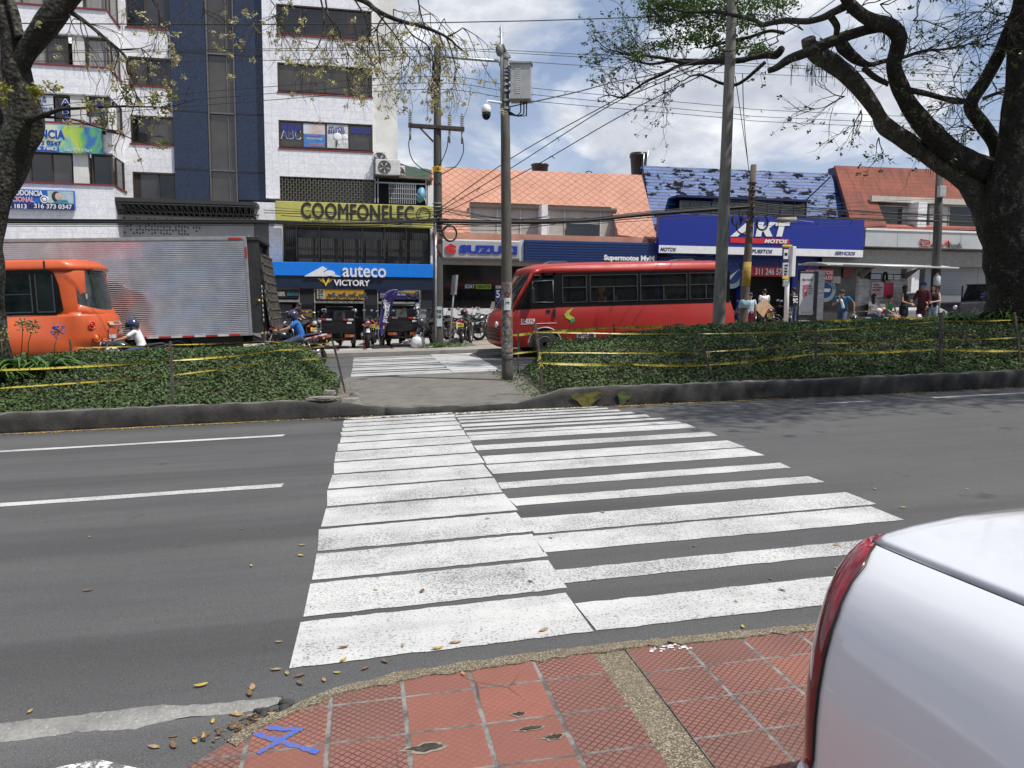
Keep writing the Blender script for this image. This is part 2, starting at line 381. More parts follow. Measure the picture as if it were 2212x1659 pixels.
for(y0,y1),xe in zip(rb,re_):
 xm=1.09+.0125*(y0-3.39)*1.9+.004
 bar(b,xm,xe,y0,y1,sk=(.012 if y0>5 else .016)if y0<8 else 0.0)
struct(b,'crosswalk_paint',PAINT)
b=MB()
ys=[16.75+i*.545 for i in range(13)]
for i,y in enumerate(ys):
 t=(y-16.7)/7.2;xe=3.12+.22*t
 bar(b,2.02,xe,y+(.35 if i==0 else 0),y+.49,sk=0,n=6)
 bar(b,-.27,2.0,y,y+.24,sk=0,n=6)
 if i%3==1:bar(b,-.27,2.0,y+.25,y+.49,sk=0,n=6)
struct(b,'far_crosswalk_paint',PAINT)
b=MB()
bar(b,-7,-.98,9.62,9.74,sk=.02,n=40);bar(b,-9,-.72,6.79,6.93,sk=.02,n=40)
bar(b,8.4,16,10.0,10.1,sk=0,n=30);bar(b,6.5,7.35,10.02,10.09,sk=0,n=5)
struct(b,'lane_markings',PAINT)
YEL=mat('yellow_line',(.42,.27,.06),.8,c2=(.13,.11,.08),th=(.42,.6),scale=14)
b=MB();bar(b,-12,-.4,11.12,11.18,sk=.0,n=40)
bar(b,3.7,14,10.78,10.86,sk=-.02,n=40);struct(b,'yellow_edge_line',YEL)
# -- median
def kerb(path,w,h,name,mats,dh=0,parent=None):
 """rounded rough kerb along path [(x,y)], its body to the left-hand (+y) side"""
 b=MB();rings=[];acc=[]
 P=[]
 for i in range(len(path)-1):
  (x0,y0,h0),(x1,y1,h1)=path[i],path[i+1];n=max(1,int(math.hypot(x1-x0,y1-y0)/.12))
  for k in range(n):t=k/n;P.append((x0+(x1-x0)*t,y0+(y1-y0)*t,h0+(h1-h0)*t))
 P.append(path[-1])
 for i,(x,y,hh)in enumerate(P):
  q=P[min(i+1,len(P)-1)];p=P[max(i-1,0)];d=Vector((q[0]-p[0],q[1]-p[1],0)).normalized();nn=Vector((-d.y,d.x,0))
  z=gz(x);rg=[]
  for(o,zz_)in((0,-.05),(0.0,.03),(.012,hh*.6),(.02,hh*.88),(.055,hh),(w*.6,hh+.006),(w,hh-.01),(w+.02,-.05)):
   jx=noise.noise(Vector((x*3.1,y*3.1+o*9,zz_*7)))*.028+noise.noise(Vector((x*11,o*19,zz_*17)))*.020
   rg.append(Vector((x,y,z+zz_+jx*.8))+nn*(o+jx))
  rings.append(rg)
 b.loft(rings,0,True,True)
 for i,f in enumerate(b.f):
  j=i%8
  if j in(4,5,6):b.m[i]=1
 return struct(b,name,mats)
kerb([(-30,11.22,.26),(-4.8,11.25,.25),(-.9,11.14,.25),(-.2,11.12,.20),(.3,11.1,.10)],.3,.25,'median_kerb',[KERBM,KERBT])
kerb([(.3,11.1,.10),(1.2,11.08,.085),(2.2,11.0,.09),(2.55,10.98,.16),(2.9,10.95,.27),(3.5,10.92,.28),(7,10.72,.27),(14,10.62,.26),(40,10.6,.26)],.28,.25,'median_kerb',[KERBM,KERBT])
kerb([(40,16.45,.12),(3.6,16.45,.12),(3.25,16.7,.05)],.2,.12,'median_far_kerb',[KERBT,KERBT])
kerb([(-.2,16.5,.05),(-.5,16.45,.12),(-30,16.45,.12)],.2,.12,'median_far_kerb',[KERBT,KERBT])
b=MB();slab([(-.75,11.3),(2.9,11.3),(3.5,14.5),(3.3,16.66),(1.5,16.60),(-.3,16.62),(-.65,14.5)],-.04,.075,b);struct(b,'median_walkway',CONC)
b=MB()
for cx_,w,c in((3.25,.20,0),(3.82,.10,1)):
 pts=[]
 for k in range(14):
  a=2*math.pi*k/14;rr=1+.28*math.sin(3*a+c)+.15*random.random()
  pts.append((cx_+math.cos(a)*w*rr,.135+math.sin(a)*.10*rr))
 b.add([(x,10.90-(x-3.5)*.05,gz(x)+z)for x,z in pts],[tuple(range(14))],c)
tag(struct(b,'kerb_spray_mark',[mat('yellow_spray',(.20,.18,.02),.9,c2=(.04,.04,.03),th=(.36,.62),scale=9),mat('green_spray',(.10,.14,.04),.9,c2=(.035,.04,.03),th=(.36,.60),scale=9)]))
# -- near sidewalk
h1=.035
sidL=[(-3.2,-6),(.99,-6),(.99,3.17),(.60,3.16),(.17,3.12),(-.13,3.06),(-.28,2.96),(-.44,2.84),(-.50,2.77),(-.66,2.6),(-.95,2.2),(-1.6,1.2)]
b=slab(sidL,-.05,h1);struct(b,'tiled_sidewalk',tilem('red_tile_field',-.14,.285,2.42,.268,(1,3)))
b=slab([(1.14,-6),(12,-6),(12,3.08),(2.2,3.13),(1.3,3.15),(1.14,3.15)],-.05,h1);struct(b,'tiled_sidewalk',tilem('red_tile_field_right',1.135,.277,2.42,.25))
b=slab([(.98,-6),(1.15,-6),(1.15,3.16),(.98,3.18)],-.05,h1-.006);struct(b,'gravel_band',GRAVEL)
kerb([(-.40,2.86,.03),(-.24,3.0,.035),(.0,3.14,.037),(.35,3.2,.037),(1.1,3.2,.036),(2.2,3.16,.036),(12,3.1,.036)],-.06,.03,'sidewalk_kerb',[GRAVEL,GRAVEL])if False else None
b=MB();P=[(-.50,2.80),(-.42,2.90),(-.26,3.03),(-.10,3.12),(.17,3.19),(.6,3.22),(1.1,3.235),(1.6,3.22),(2.2,3.2),(12,3.14)];Q=[(-.46,2.74),(-.40,2.84),(-.22,2.97),(-.07,3.05),(.19,3.09),(.6,3.12),(1.1,3.15),(1.6,3.13),(2.2,3.11),(12,3.05)]
PP=[];QQ=[]
for i in range(len(P)-1):
 n=max(2,int(abs(P[i+1][0]-P[i][0])/.05));n=min(n,60)
 for k in range(n):
  t=k/n;PP.append((P[i][0]+(P[i+1][0]-P[i][0])*t,P[i][1]+(P[i+1][1]-P[i][1])*t+noise.noise(Vector((i+t*7,k*.8,1)))*.03));QQ.append((Q[i][0]+(Q[i+1][0]-Q[i][0])*t,Q[i][1]+(Q[i+1][1]-Q[i][1])*t+noise.noise(Vector((i+t*5,k*.9,4)))*.035))
for i in range(len(PP)-1):
 a,c=PP[i],PP[i+1];d,e=QQ[i],QQ[i+1]
 b.add([(a[0],a[1],gz(a[0])-.02),(c[0],c[1],gz(c[0])-.02),(c[0],c[1]-.015,gz(c[0])+h1+.003),(a[0],a[1]-.015,gz(a[0])+h1+.003),(e[0],e[1],gz(e[0])+h1+.006),(d[0],d[1],gz(d[0])+h1+.006),(e[0],e[1],gz(e[0])),(d[0],d[1],gz(d[0]))],[(0,1,2,3),(3,2,4,5),(5,4,6,7)])
struct(b,'sidewalk_kerb',GRAVEL)
b=MB();b2=[]
for i in range(160):
 t=i/159;x=-4.2+3.86*t;e_=max(0,(t-.86)/.14);b2.append((x,3.16-.05*e_+noise.noise(Vector((x*4,0,0)))*.025+noise.noise(Vector((x*23,0,0)))*.014+.02*(1-t),3.03+.035*e_+noise.noise(Vector((x*5,3,0)))*.03+noise.noise(Vector((x*27,3,0)))*.016+.01*(1-t)))
for i in range(159):
 (x0,a,c),(x1,d,e)=b2[i],b2[i+1]
 b.add([(x0,c,gz(x0)+.004),(x1,e,gz(x1)+.004),(x1,d-.02,gz(x1)+.022),(x0,a-.02,gz(x0)+.022),(x1,d,gz(x1)),(x0,a,gz(x0))],[(0,1,2,3),(3,2,4,5)],0,True)
struct(b,'gutter_strip',concrete('gutter_concrete',(.33,.325,.305),(.22,.215,.20),4,60,.5))
b=MB();slab([(-4.2,.5),(-1.3,.5),(-.7,2.55),(-.40,2.93),(-.42,3.05),(-4.2,3.06)],-.05,.003,b);struct(b,'parking_bay',ASPH2)
n=NT('worn_bay_paint',.7);f=n.noise(24,5,.75);a=n.ramp(f,(.46,1.0),(.52,0.0));
PATCH=n;c=n.mix(a,(.12,.12,.12),(.72,.72,.70));n.done(c)
b=MB();slab([(-1.75,2.62),(-1.2,2.5),(-.93,2.55),(-.76,2.72),(-.95,2.83),(-1.3,2.76)],0,.0065,b);struct(b,'bay_paint_patch',n.m)
b=MB()
for a,c in(((-.405,2.815),(-.20,2.66)),((-.38,2.68),(-.255,2.80)),((-.37,2.845),(-.235,2.80)),((-.20,2.66),(-.17,2.635))):
 a=Vector(a);c=Vector(c);d=(c-a).normalized();q=Vector((-d.y,d.x))*.012;k_=16;L_1=[a.lerp(c,i/k_)for i in range(k_+1)]
 quadz(b,[tuple(v-q*random.uniform(.7,1.4))for v in L_1]+[tuple(v+q*random.uniform(.7,1.4))for v in reversed(L_1)],h1+.002+.0006*len(b.f))
struct(b,'blue_spray_mark',mat('blue_spray',(.03,.12,.5),.8,c2=(.20,.11,.10),th=(.47,.6),scale=70))
HOLE=mat('hole_dirt',(.05,.04,.03),.95,var=.4,scale=30);RIM=mat('broken_mortar',(.24,.21,.17),.9,var=.3,scale=40)
b=MB()
for hx,hy,s,q in((GD(1118,1563).x,GD(1118,1563).y,.035,.5),(GD(1145,1594).x,GD(1145,1594).y,.06,.35),(GD(915,1637).x,GD(915,1637).y,.085,.4),(GD(1195,1613).x,GD(1195,1613).y,.05,.45)):
 pts=[(hx+math.cos(2*math.pi*k/16)*s*random.uniform(.5,1.25),hy+math.sin(2*math.pi*k/16)*s*q*random.uniform(.5,1.3))for k in range(16)]
 quadz(b,pts,h1+.002);b.m[-1]=1
 quadz(b,[(hx+(x-hx)*.7+.004,hy+(y-hy)*.65)for x,y in pts],h1+.0045);b.m[-1]=0
struct(b,'broken_tile_hole',[HOLE,RIM])
b=MB()
for k in range(34):
 t=random.random();p=GD(1405+t*85+random.uniform(-8,8),1416-t*6+random.uniform(-3,8)*(1 if k%3 else 1.6));s=random.uniform(.002,.008)
 quadz(b,[(p.x+math.cos(q*1.05)*s*1.5,p.y+math.sin(q*1.05)*s)for q in range(6)],h1+.004)
struct(b,'white_paint_spots',mat('paint_spot',(.8,.8,.8),.6))
# -- far sidewalk and forecourts
n=NT('forecourt_paving',.8);X=n.xyz();u=n.math('DIVIDE',X[0],.9);fu=n.math('FRACT',u);v=n.math('FRACT',n.math('DIVIDE',X[1],.45))
c=n.mix(n.math('LESS_THAN',fu,.14),(.42,.40,.375),(.20,.085,.07));c=n.mix(n.math('LESS_THAN',v,.05),c,(.25,.235,.22))
c=n.mix(.4,c,n.ramp(n.noise(2.5,6),(.3,.55),(.7,1.1)),'MULTIPLY');n.done(c)
b=slab([(-30,26.0),(3.9,25.6),(3.9,40),(-30,40)],-.05,.10);struct(b,'forecourt_paving',n.m)
b=slab([(-30,24.6),(-3,24.55),(3.85,23.85),(4.35,23.9),(4.2,25.6),(-30,26)],-.05,.11);struct(b,'far_sidewalk_kerb',concrete('far_kerb_concrete',(.36,.34,.31),(.27,.25,.22)))
b=slab([(3.7,23.95),(60,23.9),(60,40),(3.7,40)],-.05,.09);struct(b,'dusty_forecourt',concrete('dusty_concrete',(.40,.35,.28),(.28,.23,.17),1.2,50,.3))
# -- hills far behind
def hillm():
 n=NT('wooded_hill',.95);f=n.noise(.09,6,.7);c=n.ramp(f,(.35,(.018,.035,.028)),(.65,(.04,.075,.045)));return n.done(c,height=f,bump=1,dist=3)
b=MB();rings=[]
prof=[(700,330),(800,338),(870,352),(905,357),(940,362),(960,357),(985,355),(1010,366),(1060,375),(1200,372),(1400,380),(1700,388),(2000,380),(2212,385),(2500,380)]
nx=260
for j in range(10):
 t=j/9;row=[]
 for i in range(nx):
  x=500+2100*i/(nx-1);k=0
  while k<len(prof)-2 and prof[k+1][0]<x:k+=1
  (a,c),(d,e)=prof[k],prof[k+1];q=max(0,min(1,(x-a)/(d-a)));y=c+(e-c)*q
  top=PW(x,y,700);top.z+=noise.noise(Vector((x*.05,0,0)))*3+noise.noise(Vector((x*.3,0,0)))*1.5
  row.append(Vector((top.x*(1-.25*(1-t)),700-300*(1-t),top.z*(t**.8)-2+noise.noise(Vector((x*.02,t*4,0)))*12*(1-t)*t)))
 rings.append(row)
b.loft(rings,0,True,False,False);struct(b,'wooded_hills',hillm())
# -- building materials
def tilewall(name,c1,c2,grout,px,pz,mott,rough=.35):
 n=NT(name,rough);X=n.xyz();hx=n.math('ADD',X[0],n.math('MULTIPLY',X[1],.7))
 fu=n.math('FRACT',n.math('DIVIDE',hx,px));fv=n.math('FRACT',n.math('DIVIDE',X[2],pz))
 e=n.math('MINIMUM',n.math('MULTIPLY',n.math('MINIMUM',fu,n.math('SUBTRACT',1.0,fu)),px),n.math('MULTIPLY',n.math('MINIMUM',fv,n.math('SUBTRACT',1.0,fv)),pz))
 w=n.noise(mott,2,.5,dist=3.0);big=n.noise(.5,5,.6)
 rn=n.white(n.comb(n.math('FLOOR',n.math('DIVIDE',hx,px)),n.math('FLOOR',n.math('DIVIDE',X[2],pz))))
 c=n.mix(n.ramp(w,(.42,0.0),(.58,1.0)),c1,c2)
 c=n.mix(n.math('MULTIPLY',rn,.16),c,tuple(q*.72 for q in c1))
 c=n.mix(n.ramp(big,(.5,0.0),(.75,.25)),c,tuple(q*.62 for q in c1))
 c=n.mix(n.ramp(n.noise(1.3,4,.6,stretch=(5,5,.35)),(.58,0.0),(.75,.3)),c,tuple(q*.5 for q in c1))
 c=n.mix(n.ramp(e,(.006,.26),(.02,0.0)),c,grout)
 return n.done(c,height=w,bump=.15,dist=.01)
TILEW=tilewall('white_wall_tile',(.86,.86,.88),(.73,.74,.79),(.40,.40,.43),.62,.31,3.2)
TILEB=tilewall('blue_wall_tile',(.030,.047,.095),(.012,.020,.045),(.03,.04,.07),.33,.33,9,.3)
STUC=mat('white_stucco',(.70,.70,.67),.8,var=.16,scale=.7,bump=.2,bscale=30)
BRONZE=mat('bronze_frame',(.075,.055,.038),.45,metal=.3)
GLB=mat('bronze_glass',(.055,.048,.04),.08,var=.25,scale=.8,spec=.9)
GLC=mat('curtained_glass',(.30,.29,.27),.2,c2=(.17,.16,.15),scale=1,stretch=(9,1,.4),spec=.9)
GLK=mat('black_glass',(.010,.011,.012),.07,var=.3,spec=.8)
SILL=mat('oxblood_sill',(.20,.035,.04),.6)
DARKW=mat('dark_interior',(.012,.012,.013),.9)
FLR=mat('grey_concrete_wall',(.33,.33,.32),.85,var=.2,scale=2)
def rc(x0,x1,yt,yb,Y):
 ym=(yt+yb)/2;xm=(x0+x1)/2
 return PX(x0,Y,ym),PX(x1,Y,ym),PZ(yb,Y,xm),PZ(yt,Y,xm)
def window(parent,X0,X1,Z0,Z1,Y,cols=3,fm=BRONZE,gm=GLB,fw=.05,rec=.12,name='window',splits=None,sill=None,rows=1,mixg=None):
 """a window set into the wall plane Y: frame (part) > pane (sub-part)"""
 b=MB();b.box(X0,X1,Y-.01,Y+rec,Z1-fw,Z1);b.box(X0,X1,Y-.01,Y+rec,Z0,Z0+fw)
 b.box(X0,X0+fw,Y-.01,Y+rec,Z0+fw,Z1-fw);b.box(X1-fw,X1,Y-.01,Y+rec,Z0+fw,Z1-fw)
 sp=splits or[i/cols for i in range(1,cols)]
 for t in sp:
  x=X0+(X1-X0)*t;b.box(x-fw*.45,x+fw*.45,Y+.03,Y+rec,Z0+fw,Z1-fw)
 for j in range(1,rows):
  z=Z0+(Z1-Z0)*j/rows
  b.box(X0+fw,X1-fw,Y+.045,Y+rec-.01,z-fw*.4,z+fw*.4)
 if sill:b.box(X0-.05,X1+.05,Y-.06,Y-.012,Z0-.07,Z0-.01,1)
 f=b.build(name,[fm,sill or fm],parent)
 g=MB();ts=[0]+list(sp)+[1]
 for i in range(len(ts)-1):
  k=0 if not mixg else mixg[i%len(mixg)]
  x0=X0+(X1-X0)*ts[i]+fw*.3;x1=X0+(X1-X0)*ts[i+1]-fw*.3
  g.box(x0,x1,Y+.07+.004*(i%2),Y+.085+.004*(i%2),Z0+fw*.6,Z1-fw*.6,k)
 g.build('pane',gm,f);return f
FY=33.0
# tall office block on the left
ob=thing('office_block','tall white tiled office block with navy tiled stair shaft, behind the truck','building',(PX(560,FY),FY,gz(-6)))
# --- right-hand tower
x0=PX(574,FY,400);x1=PX(806,FY,300);xs=PX(859,FY,250);xw0=PX(600,FY,200);xw1=PX(804,FY,200)
def row(yt,yb):return PZ(yb,FY,703),PZ(yt,FY,703)
rows=[row(16,81)[0:2],row(141,204),row(264,324),row(384,432)]
top=PZ(-60,FY,703);bands=[(rows[0][1],top)]
for i in range(3):bands.append((rows[i+1][1],rows[i][0]))
b=MB()
for z0,z1 in bands:b.box(xw0,x1,FY,FY+.3,z0,z1)
zb=PZ(432,FY,703)
b.box(x0,xw0,FY,FY+.3,zb,top);b.box(xw1,x1,FY,FY+.3,rows[3][0],rows[3][1])if False else None
b.box(xw1+.0,x1,FY+.0,FY+.3,rows[0][0],rows[0][1]);b.box(xw1,x1,FY,FY+.3,rows[1][0],rows[1][1]);b.box(xw1,x1,FY,FY+.3,rows[2][0],rows[2][1])
b.build('tile_wall',TILEW,ob)
b=MB();b.box(x1,xs,FY+.12,FY+9,PZ(381,FY,830),top+.2);b.box(PX(370,FY,200),x1,FY+1.2,FY+9,zb-4,top-.3);b.build('side_wall',STUC,ob)
[MB().box(xw0-.02,x1+.02,FY-.03,FY-.004,z1-.05,z1+.012).build('sill',SILL,ob)for z0,z1 in bands[1:]]
for i,(z0,z1)in enumerate(rows[:3]):window(ob,xw0,xw1,z0+.05,z1,FY+.02,4,gm=[GLK if i==0 else GLB])
z0,z1=rows[2];w=xw1-xw0
f3=MB()
for t in(.035,.11,.185,.775,.85,.925):f3.box(xw0+w*t-.03,xw0+w*t+.22-.03,FY+.045,FY+.055,z1-.38,z1-.14,0)
f3.build('window_sticker',mat('navy_sticker',(.03,.035,.22),.5),ob)
text('ABC',WHITE,ob,xw0+w*.022,xw0+w*.233,z0+.72*(z1-z0)*.72,.39,FY+.056,bold=.01);text('ABC',mat('navy_letter',(.03,.04,.3),.5),ob,xw0+w*.03,xw0+w*.225,z0+.72*(z1-z0)*.72,.33,FY+.05)
PST=NT('dental_poster',.5);X=PST.xyz();v=PST.noise(1.9,2,.4)
b=MB();b.box(xw0+w*.26,xw0+w*.488,FY+.04,FY+.055,z0+.08,z1-.08,0);b.box(xw0+w*.26,xw0+w*.488,FY+.036,FY+.039,z0+.08,z0+.62,1)
pc=PST.ramp(v,(.35,(.55,.38,.32)),(.6,(.62,.66,.70)));PST.done(pc)
b.build('window_poster',[PST.m,mat('poster_blue',(.06,.22,.55),.5)],ob)
text('DETARTRAJE',WHITE,ob,xw0+w*.29,xw0+w*.46,z0+.42,.10,FY+.03);text('BLANQUEAMIENTO',mat('pink_letter',(.6,.3,.4),.5),ob,xw0+w*.28,xw0+w*.47,z0+.56,.09,FY+.03)
text('$280.000',mat('orange_letter',(.75,.25,.12),.5),ob,xw0+w*.32,xw0+w*.475,z0+.19,.13,FY+.03)
b=MB();b.box(xw0+w*.51,xw0+w*.735,FY+.04,FY+.055,z0+.06,z1-.06,0)
for t,s in((.62,1),(.70,.7)):
 cx_=xw0+w*t;b.ball((cx_,FY+.035,z0+.55),.17*s,12,1,(1,.12,1.0));b.ball((cx_-.06*s,FY+.035,z0+.36),.06*s,8,1,(1,.12,2.2));b.ball((cx_+.06*s,FY+.035,z0+.36),.06*s,8,1,(1,.12,2.2))
b.tube([(xw0+w*.61,FY+.02,z0+.42),(xw0+w*.61,FY+.02,z0+.14)],[.035,.012],8,2)
b.build('window_poster',[mat('poster_white',(.6,.62,.63),.5),mat('tooth_white',(.82,.82,.8),.4),DARK],ob)
text('IMPLANTES',mat('navy_letter',(0,0,0)),ob,xw0+w*.53,xw0+w*.69,z1-.2,.12,FY+.034);text('$550.000',MATS['navy_letter'],ob,xw0+w*.52,xw0+w*.70,z1-.36,.17,FY+.034,bold=.02)
zt=PZ(378,FY,703);zg=PZ(432,FY,703)
GRIL=mat('grille_bars',(.14,.125,.085),.6,metal=.3)
def grille(parent,X0,X1,Z0,Z1,Y,nx,nz,m,r=.014):
 b=MB();dz=(Z1-Z0)/nz
 for i in range(nx+1):
  x=X0+(X1-X0)*i/nx;b.box(x-r,x+r,Y-r,Y+r,Z0,Z1)
 for i in range(nx):
  xa=X0+(X1-X0)*i/nx;xb=X0+(X1-X0)*(i+1)/nx
  for j in range(nz):
   z=Z0+dz*(j+(.5 if i%2 else .0));b.box(xa+r,xb-r,Y-r*.8,Y+r*.8,z-r,z+r)
 return b.build('window_grille',m,parent)
X1g=PX(806,FY,400)
b=MB();b.box(xw0,X1g,FY+.25,FY+.3,zg-.1,zt);b.build('pane',GLK,ob)
grille(ob,xw0,X1g,zg-.05,zt-.02,FY+.05,34,5,GRIL)
bx0,bx1,bz0,bz1=rc(809,922,384,440,FY)
b=MB();b.box(bx0,bx1,FY+.3,FY+2.5,bz0,bz1-.02);b.build('balcony_back',DARKW,ob)
b=MB();b.prism([(bx0-.02,bz1),(bx1+.25,bz1-.04),(bx1+.25,bz1+.04),(bx0-.02,bz1+.09)],FY-.1,FY+3);b.build('balcony_roof',mat('rusty_sheet',(.10,.075,.06),.8,c2=(.2,.17,.15),scale=3),ob)
b=MB();
for i in range(15):
 x=bx0+(bx1-bx0)*(.28+.5*i/14);b.box(x-.012,x+.012,FY,FY+.02,bz0,bz1-.25)
for z in(.25,.5,.75,.99):b.box(bx0+(bx1-bx0)*.27,bx0+(bx1-bx0)*.8,FY-.01,FY,bz0+(bz1-bz0-.25)*z-.012,bz0+(bz1-bz0-.25)*z+.012)
for x in(bx0,bx0+.12,bx1-.05):b.box(x,x+.04,FY-.02,FY+.05,bz0,bz1-.04)
b.box(bx0,bx1,FY-.02,FY+.05,bz1-.25,bz1-.2);b.build('balcony_bars',mat('pale_bars',(.42,.44,.47),.5),ob)
# --- navy stair shaft
YB=FY+.25
def col(xa,xb,name,m,yy,hgt=(-60,432),hs=True):
 b=MB();X0_,X1_,Z0_,Z1_=rc(xa,xb,hgt[0],hgt[1],yy);b.box(X0_,X1_,yy,yy+.4,Z0_,Z1_);return b,X0_,X1_,Z0_,Z1_
b,a0,a1,sz0,sz1=col(371,446,'',None,YB);b2,a2,a3,_,_=col(509,573,'',None,YB)
for z in(PZ(112,YB,400),PZ(239,YB,400),PZ(365,YB,400)):b.box(a0-.004,a1,YB-.012,YB-.003,z-.03,z+.03,1)
for z in(PZ(120,YB,540),PZ(247,YB,540),PZ(372,YB,540)):b2.box(a2,a3,YB-.012,YB-.003,z-.03,z+.03,1)
DKJ=mat('dark_joint',(.02,.022,.03),.6)
b.build('navy_tile_pier',[TILEB,DKJ],ob);b2.build('navy_tile_pier',[TILEB,DKJ],ob)
b=MB();b.box(a1+.002,a2-.002,YB+.16,YB+.3,sz0,sz1);b.build('pane',GLB,ob)
b=MB()
for x in(a1+.02,a2-.07):b.box(x,x+.05,YB+.02,YB+.158,sz0,sz1)
b.box(a1+.07+(a2-a1)*.62,a1+.1+(a2-a1)*.62,YB+.11,YB+.158,sz0,sz1)
for y in(116,244,368):b.box(a1+.071,a2-.071,YB+.06,YB+.158,PZ(y,YB,480)-.03,PZ(y,YB,480)+.03)
b.build('window_frame',mat('pale_mullion',(.16,.15,.15),.4,metal=.3),ob)
# --- recessed left bay with windows
YR=FY+.35;rx0,rx1=PX(262,YR,200),PX(373,YR,200);wx0=PX(279,YR,200)
b=MB()
wr=[(-30,62),(124,187),(250,312),(372,432)];zs=[(PZ(q,YR,325),PZ(p,YR,325))for p,q in wr]
for i in range(3):b.box(wx0,rx1,YR,YR+.3,zs[i+1][1],zs[i][0])
b.box(rx0-.3,wx0,YR-.002,YR+.3,zs[3][0]-.2,zs[0][1]);b.build('tile_wall',TILEW,ob)
for i,(z0,z1)in enumerate(zs):
 window(ob,wx0,rx1-.005,z0+.03,z1-.02,YR+.02,2,splits=[.42]if i!=3 else[.6],gm=[GLK,GLB],mixg=[1,0]if i%2 else[0,1],sill=SILL)
# --- projecting left bay: front at YP, chamfer back to YR
YP=FY-1.45;px1=PX(237,YP,200);pxl=PX(-260,YP,200);cx1=PX(263,YR,200)
fl=[(-50,18),(77,144),(205,268),(330,399)]
zb_=[(PZ(q,YP,150),PZ(p,YP,150))for p,q in fl]
bandsL=[(zb_[1][1],zb_[0][0]),(zb_[2][1],zb_[1][0]),(zb_[3][1],zb_[2][0]),(PZ(560,YP,150),zb_[3][0])]
b=MB();s=MB()
for i,(z0,z1)in enumerate(bandsL):
 b.box(pxl,px1,YP,YP+.2,z0,z1)
 b.prism([(px1,YP),(cx1,YR),(cx1,YR+.2),(px1-.1,YP+.2)],z0,z1,0,'z')
 s.box(pxl,px1+.03,YP-.05,YP+.1,z1,z1+.06);s.prism([(px1+.02,YP-.05),(cx1+.06,YR-.02),(cx1,YR+.2),(px1-.1,YP+.15)],z1+.003,z1+.063,0,'z')
 s.box(pxl,px1+.02,YP-.03,YP-.003,z0,z0+.05,1)if i<3 else None
b.build('tile_wall',TILEW,ob);s.build('sill',[SILL,FLR],ob)
for i,(z0,z1)in enumerate(zb_):
 b=MB();b.box(PX(160 if i<2 else 147,YP,200),PX(186,YP,200)-(.05 if i>1 else 0),YP+.03,YP+.3,z0,z1);b.box(pxl,px1-.1,YP+.9,YP+1,z0,z1,1);b.build('pier',[STUC,DARKW],ob)
 gl=[[GLC,GLB,GLC],[GLC,GLB,GLC],[GLB,GLK],[GLK,GLB]][i]
 window(ob,PX(-40,YP,200),PX(150,YP,200),z0+.02,z1-.02,YP+.04,4,gm=gl,mixg=[0,0,0,1]if i<2 else[0,1])
 window(ob,PX(190,YP,200),px1-.02,z0+.02,z1-.02,YP+.04,1,gm=gl,splits=[.94])
 f=MB();d=Vector((cx1-px1,YR-YP,0));nn=Vector((d.y,-d.x,0)).normalized();d.normalize();L=(Vector((cx1,YR,0))-Vector((px1,YP,0))).length
 M=Matrix((d,-nn,Vector((0,0,1)))).transposed();c=Vector((px1,YP,0))+d*(L/2)-nn*.06
 f.obox((c.x,c.y,(z0+z1)/2),(L/2-.02,.01,(z1-z0)/2-.05),M,1)
 for t in(-.47,-.15,.47):q=c+d*(L*t)+nn*.02;f.obox((q.x,q.y,(z0+z1)/2),(.03,.03,(z1-z0)/2-.02),M,0)
 f.build('window',[BRONZE,gl[0]],ob)
# --- podium under the left bays
zp=PZ(452,YP,150)
b=MB();b.box(pxl,PX(146,FY,500),FY-.1,FY+.2,gz(-12)-.3,PZ(478,FY,80));b.build('curtained_window',mat('pleated_curtain',(.15,.13,.10),.8,c2=(.06,.05,.04),scale=1.2,stretch=(14,1,.3)),ob)
b=MB();b.prism([(PX(146,YP,520),gz(-11)),(PX(222,YP,520),gz(-11)),(PX(222,YP,460),PZ(452,YP,222)),(PX(158,YP,460),PZ(452,YP,158))],YP+.005,FY+.3);b.build('tile_wall',TILEW,ob)
b=MB();cz=PZ(427,FY-1.0,380);c0,c1=PX(208,FY-1.4,420),PX(554,FY-1.4,440)
b.prism([(c0,PZ(424,FY-1.4,208)),(c1,PZ(437,FY-1.4,554)),(c1,PZ(444,FY-1.4,554)),(c0,PZ(433,FY-1.4,208))],FY-1.4,FY+.3);b.build('canopy_roof',mat('canopy_sheet',(.035,.035,.037),.6),ob)
b=MB()
def lerp(a,c,t):return a+(c-a)*t
ta=(PX(215,FY-1.35,437),PZ(437,FY-1.35,215));tb=(c1,PZ(447,FY-1.35,554));ba=(PX(246,FY-1.0,463),PZ(461,FY-1.0,246));bb_=(c1,PZ(475,FY-1.0,554))
for(p,q,Y)in((ta,tb,FY-1.35),(ba,bb_,FY-1.0),((ta[0]+.3,ta[1]-.2),(tb[0],tb[1]-.25),FY-.8)):b.tube([(p[0],Y,p[1]),(q[0],Y,q[1])],.035,6)
N=26
for i in range(N):
 t0,t1,tm=i/N,(i+1)/N,(i+.5)/N
 P0=(lerp(ta[0],tb[0],t0),FY-1.35,lerp(ta[1],tb[1],t0));P1=(lerp(ta[0],tb[0],t1),FY-1.35,lerp(ta[1],tb[1],t1));Bm=(lerp(ba[0],bb_[0],tm),FY-1.0,lerp(ba[1],bb_[1],tm))
 b.tube([P0,Bm],.018,5);b.tube([Bm,P1],.018,5);b.tube([P0,(P0[0],FY-.1,P0[2]-.02)],.018,5);b.tube([Bm,(P1[0],FY-.4,P1[2]-.1)],.014,5)
b.tube([(ta[0],FY-1.35,ta[1]),(ba[0],FY-1,ba[1])],.04,6)
b.build('canopy_truss',mat('truss_steel',(.09,.09,.09),.5,metal=.4),ob)
gx0,gx1,gz0,gz1=rc(222,551,466,760,FY-.3);gz0=gz(-7)
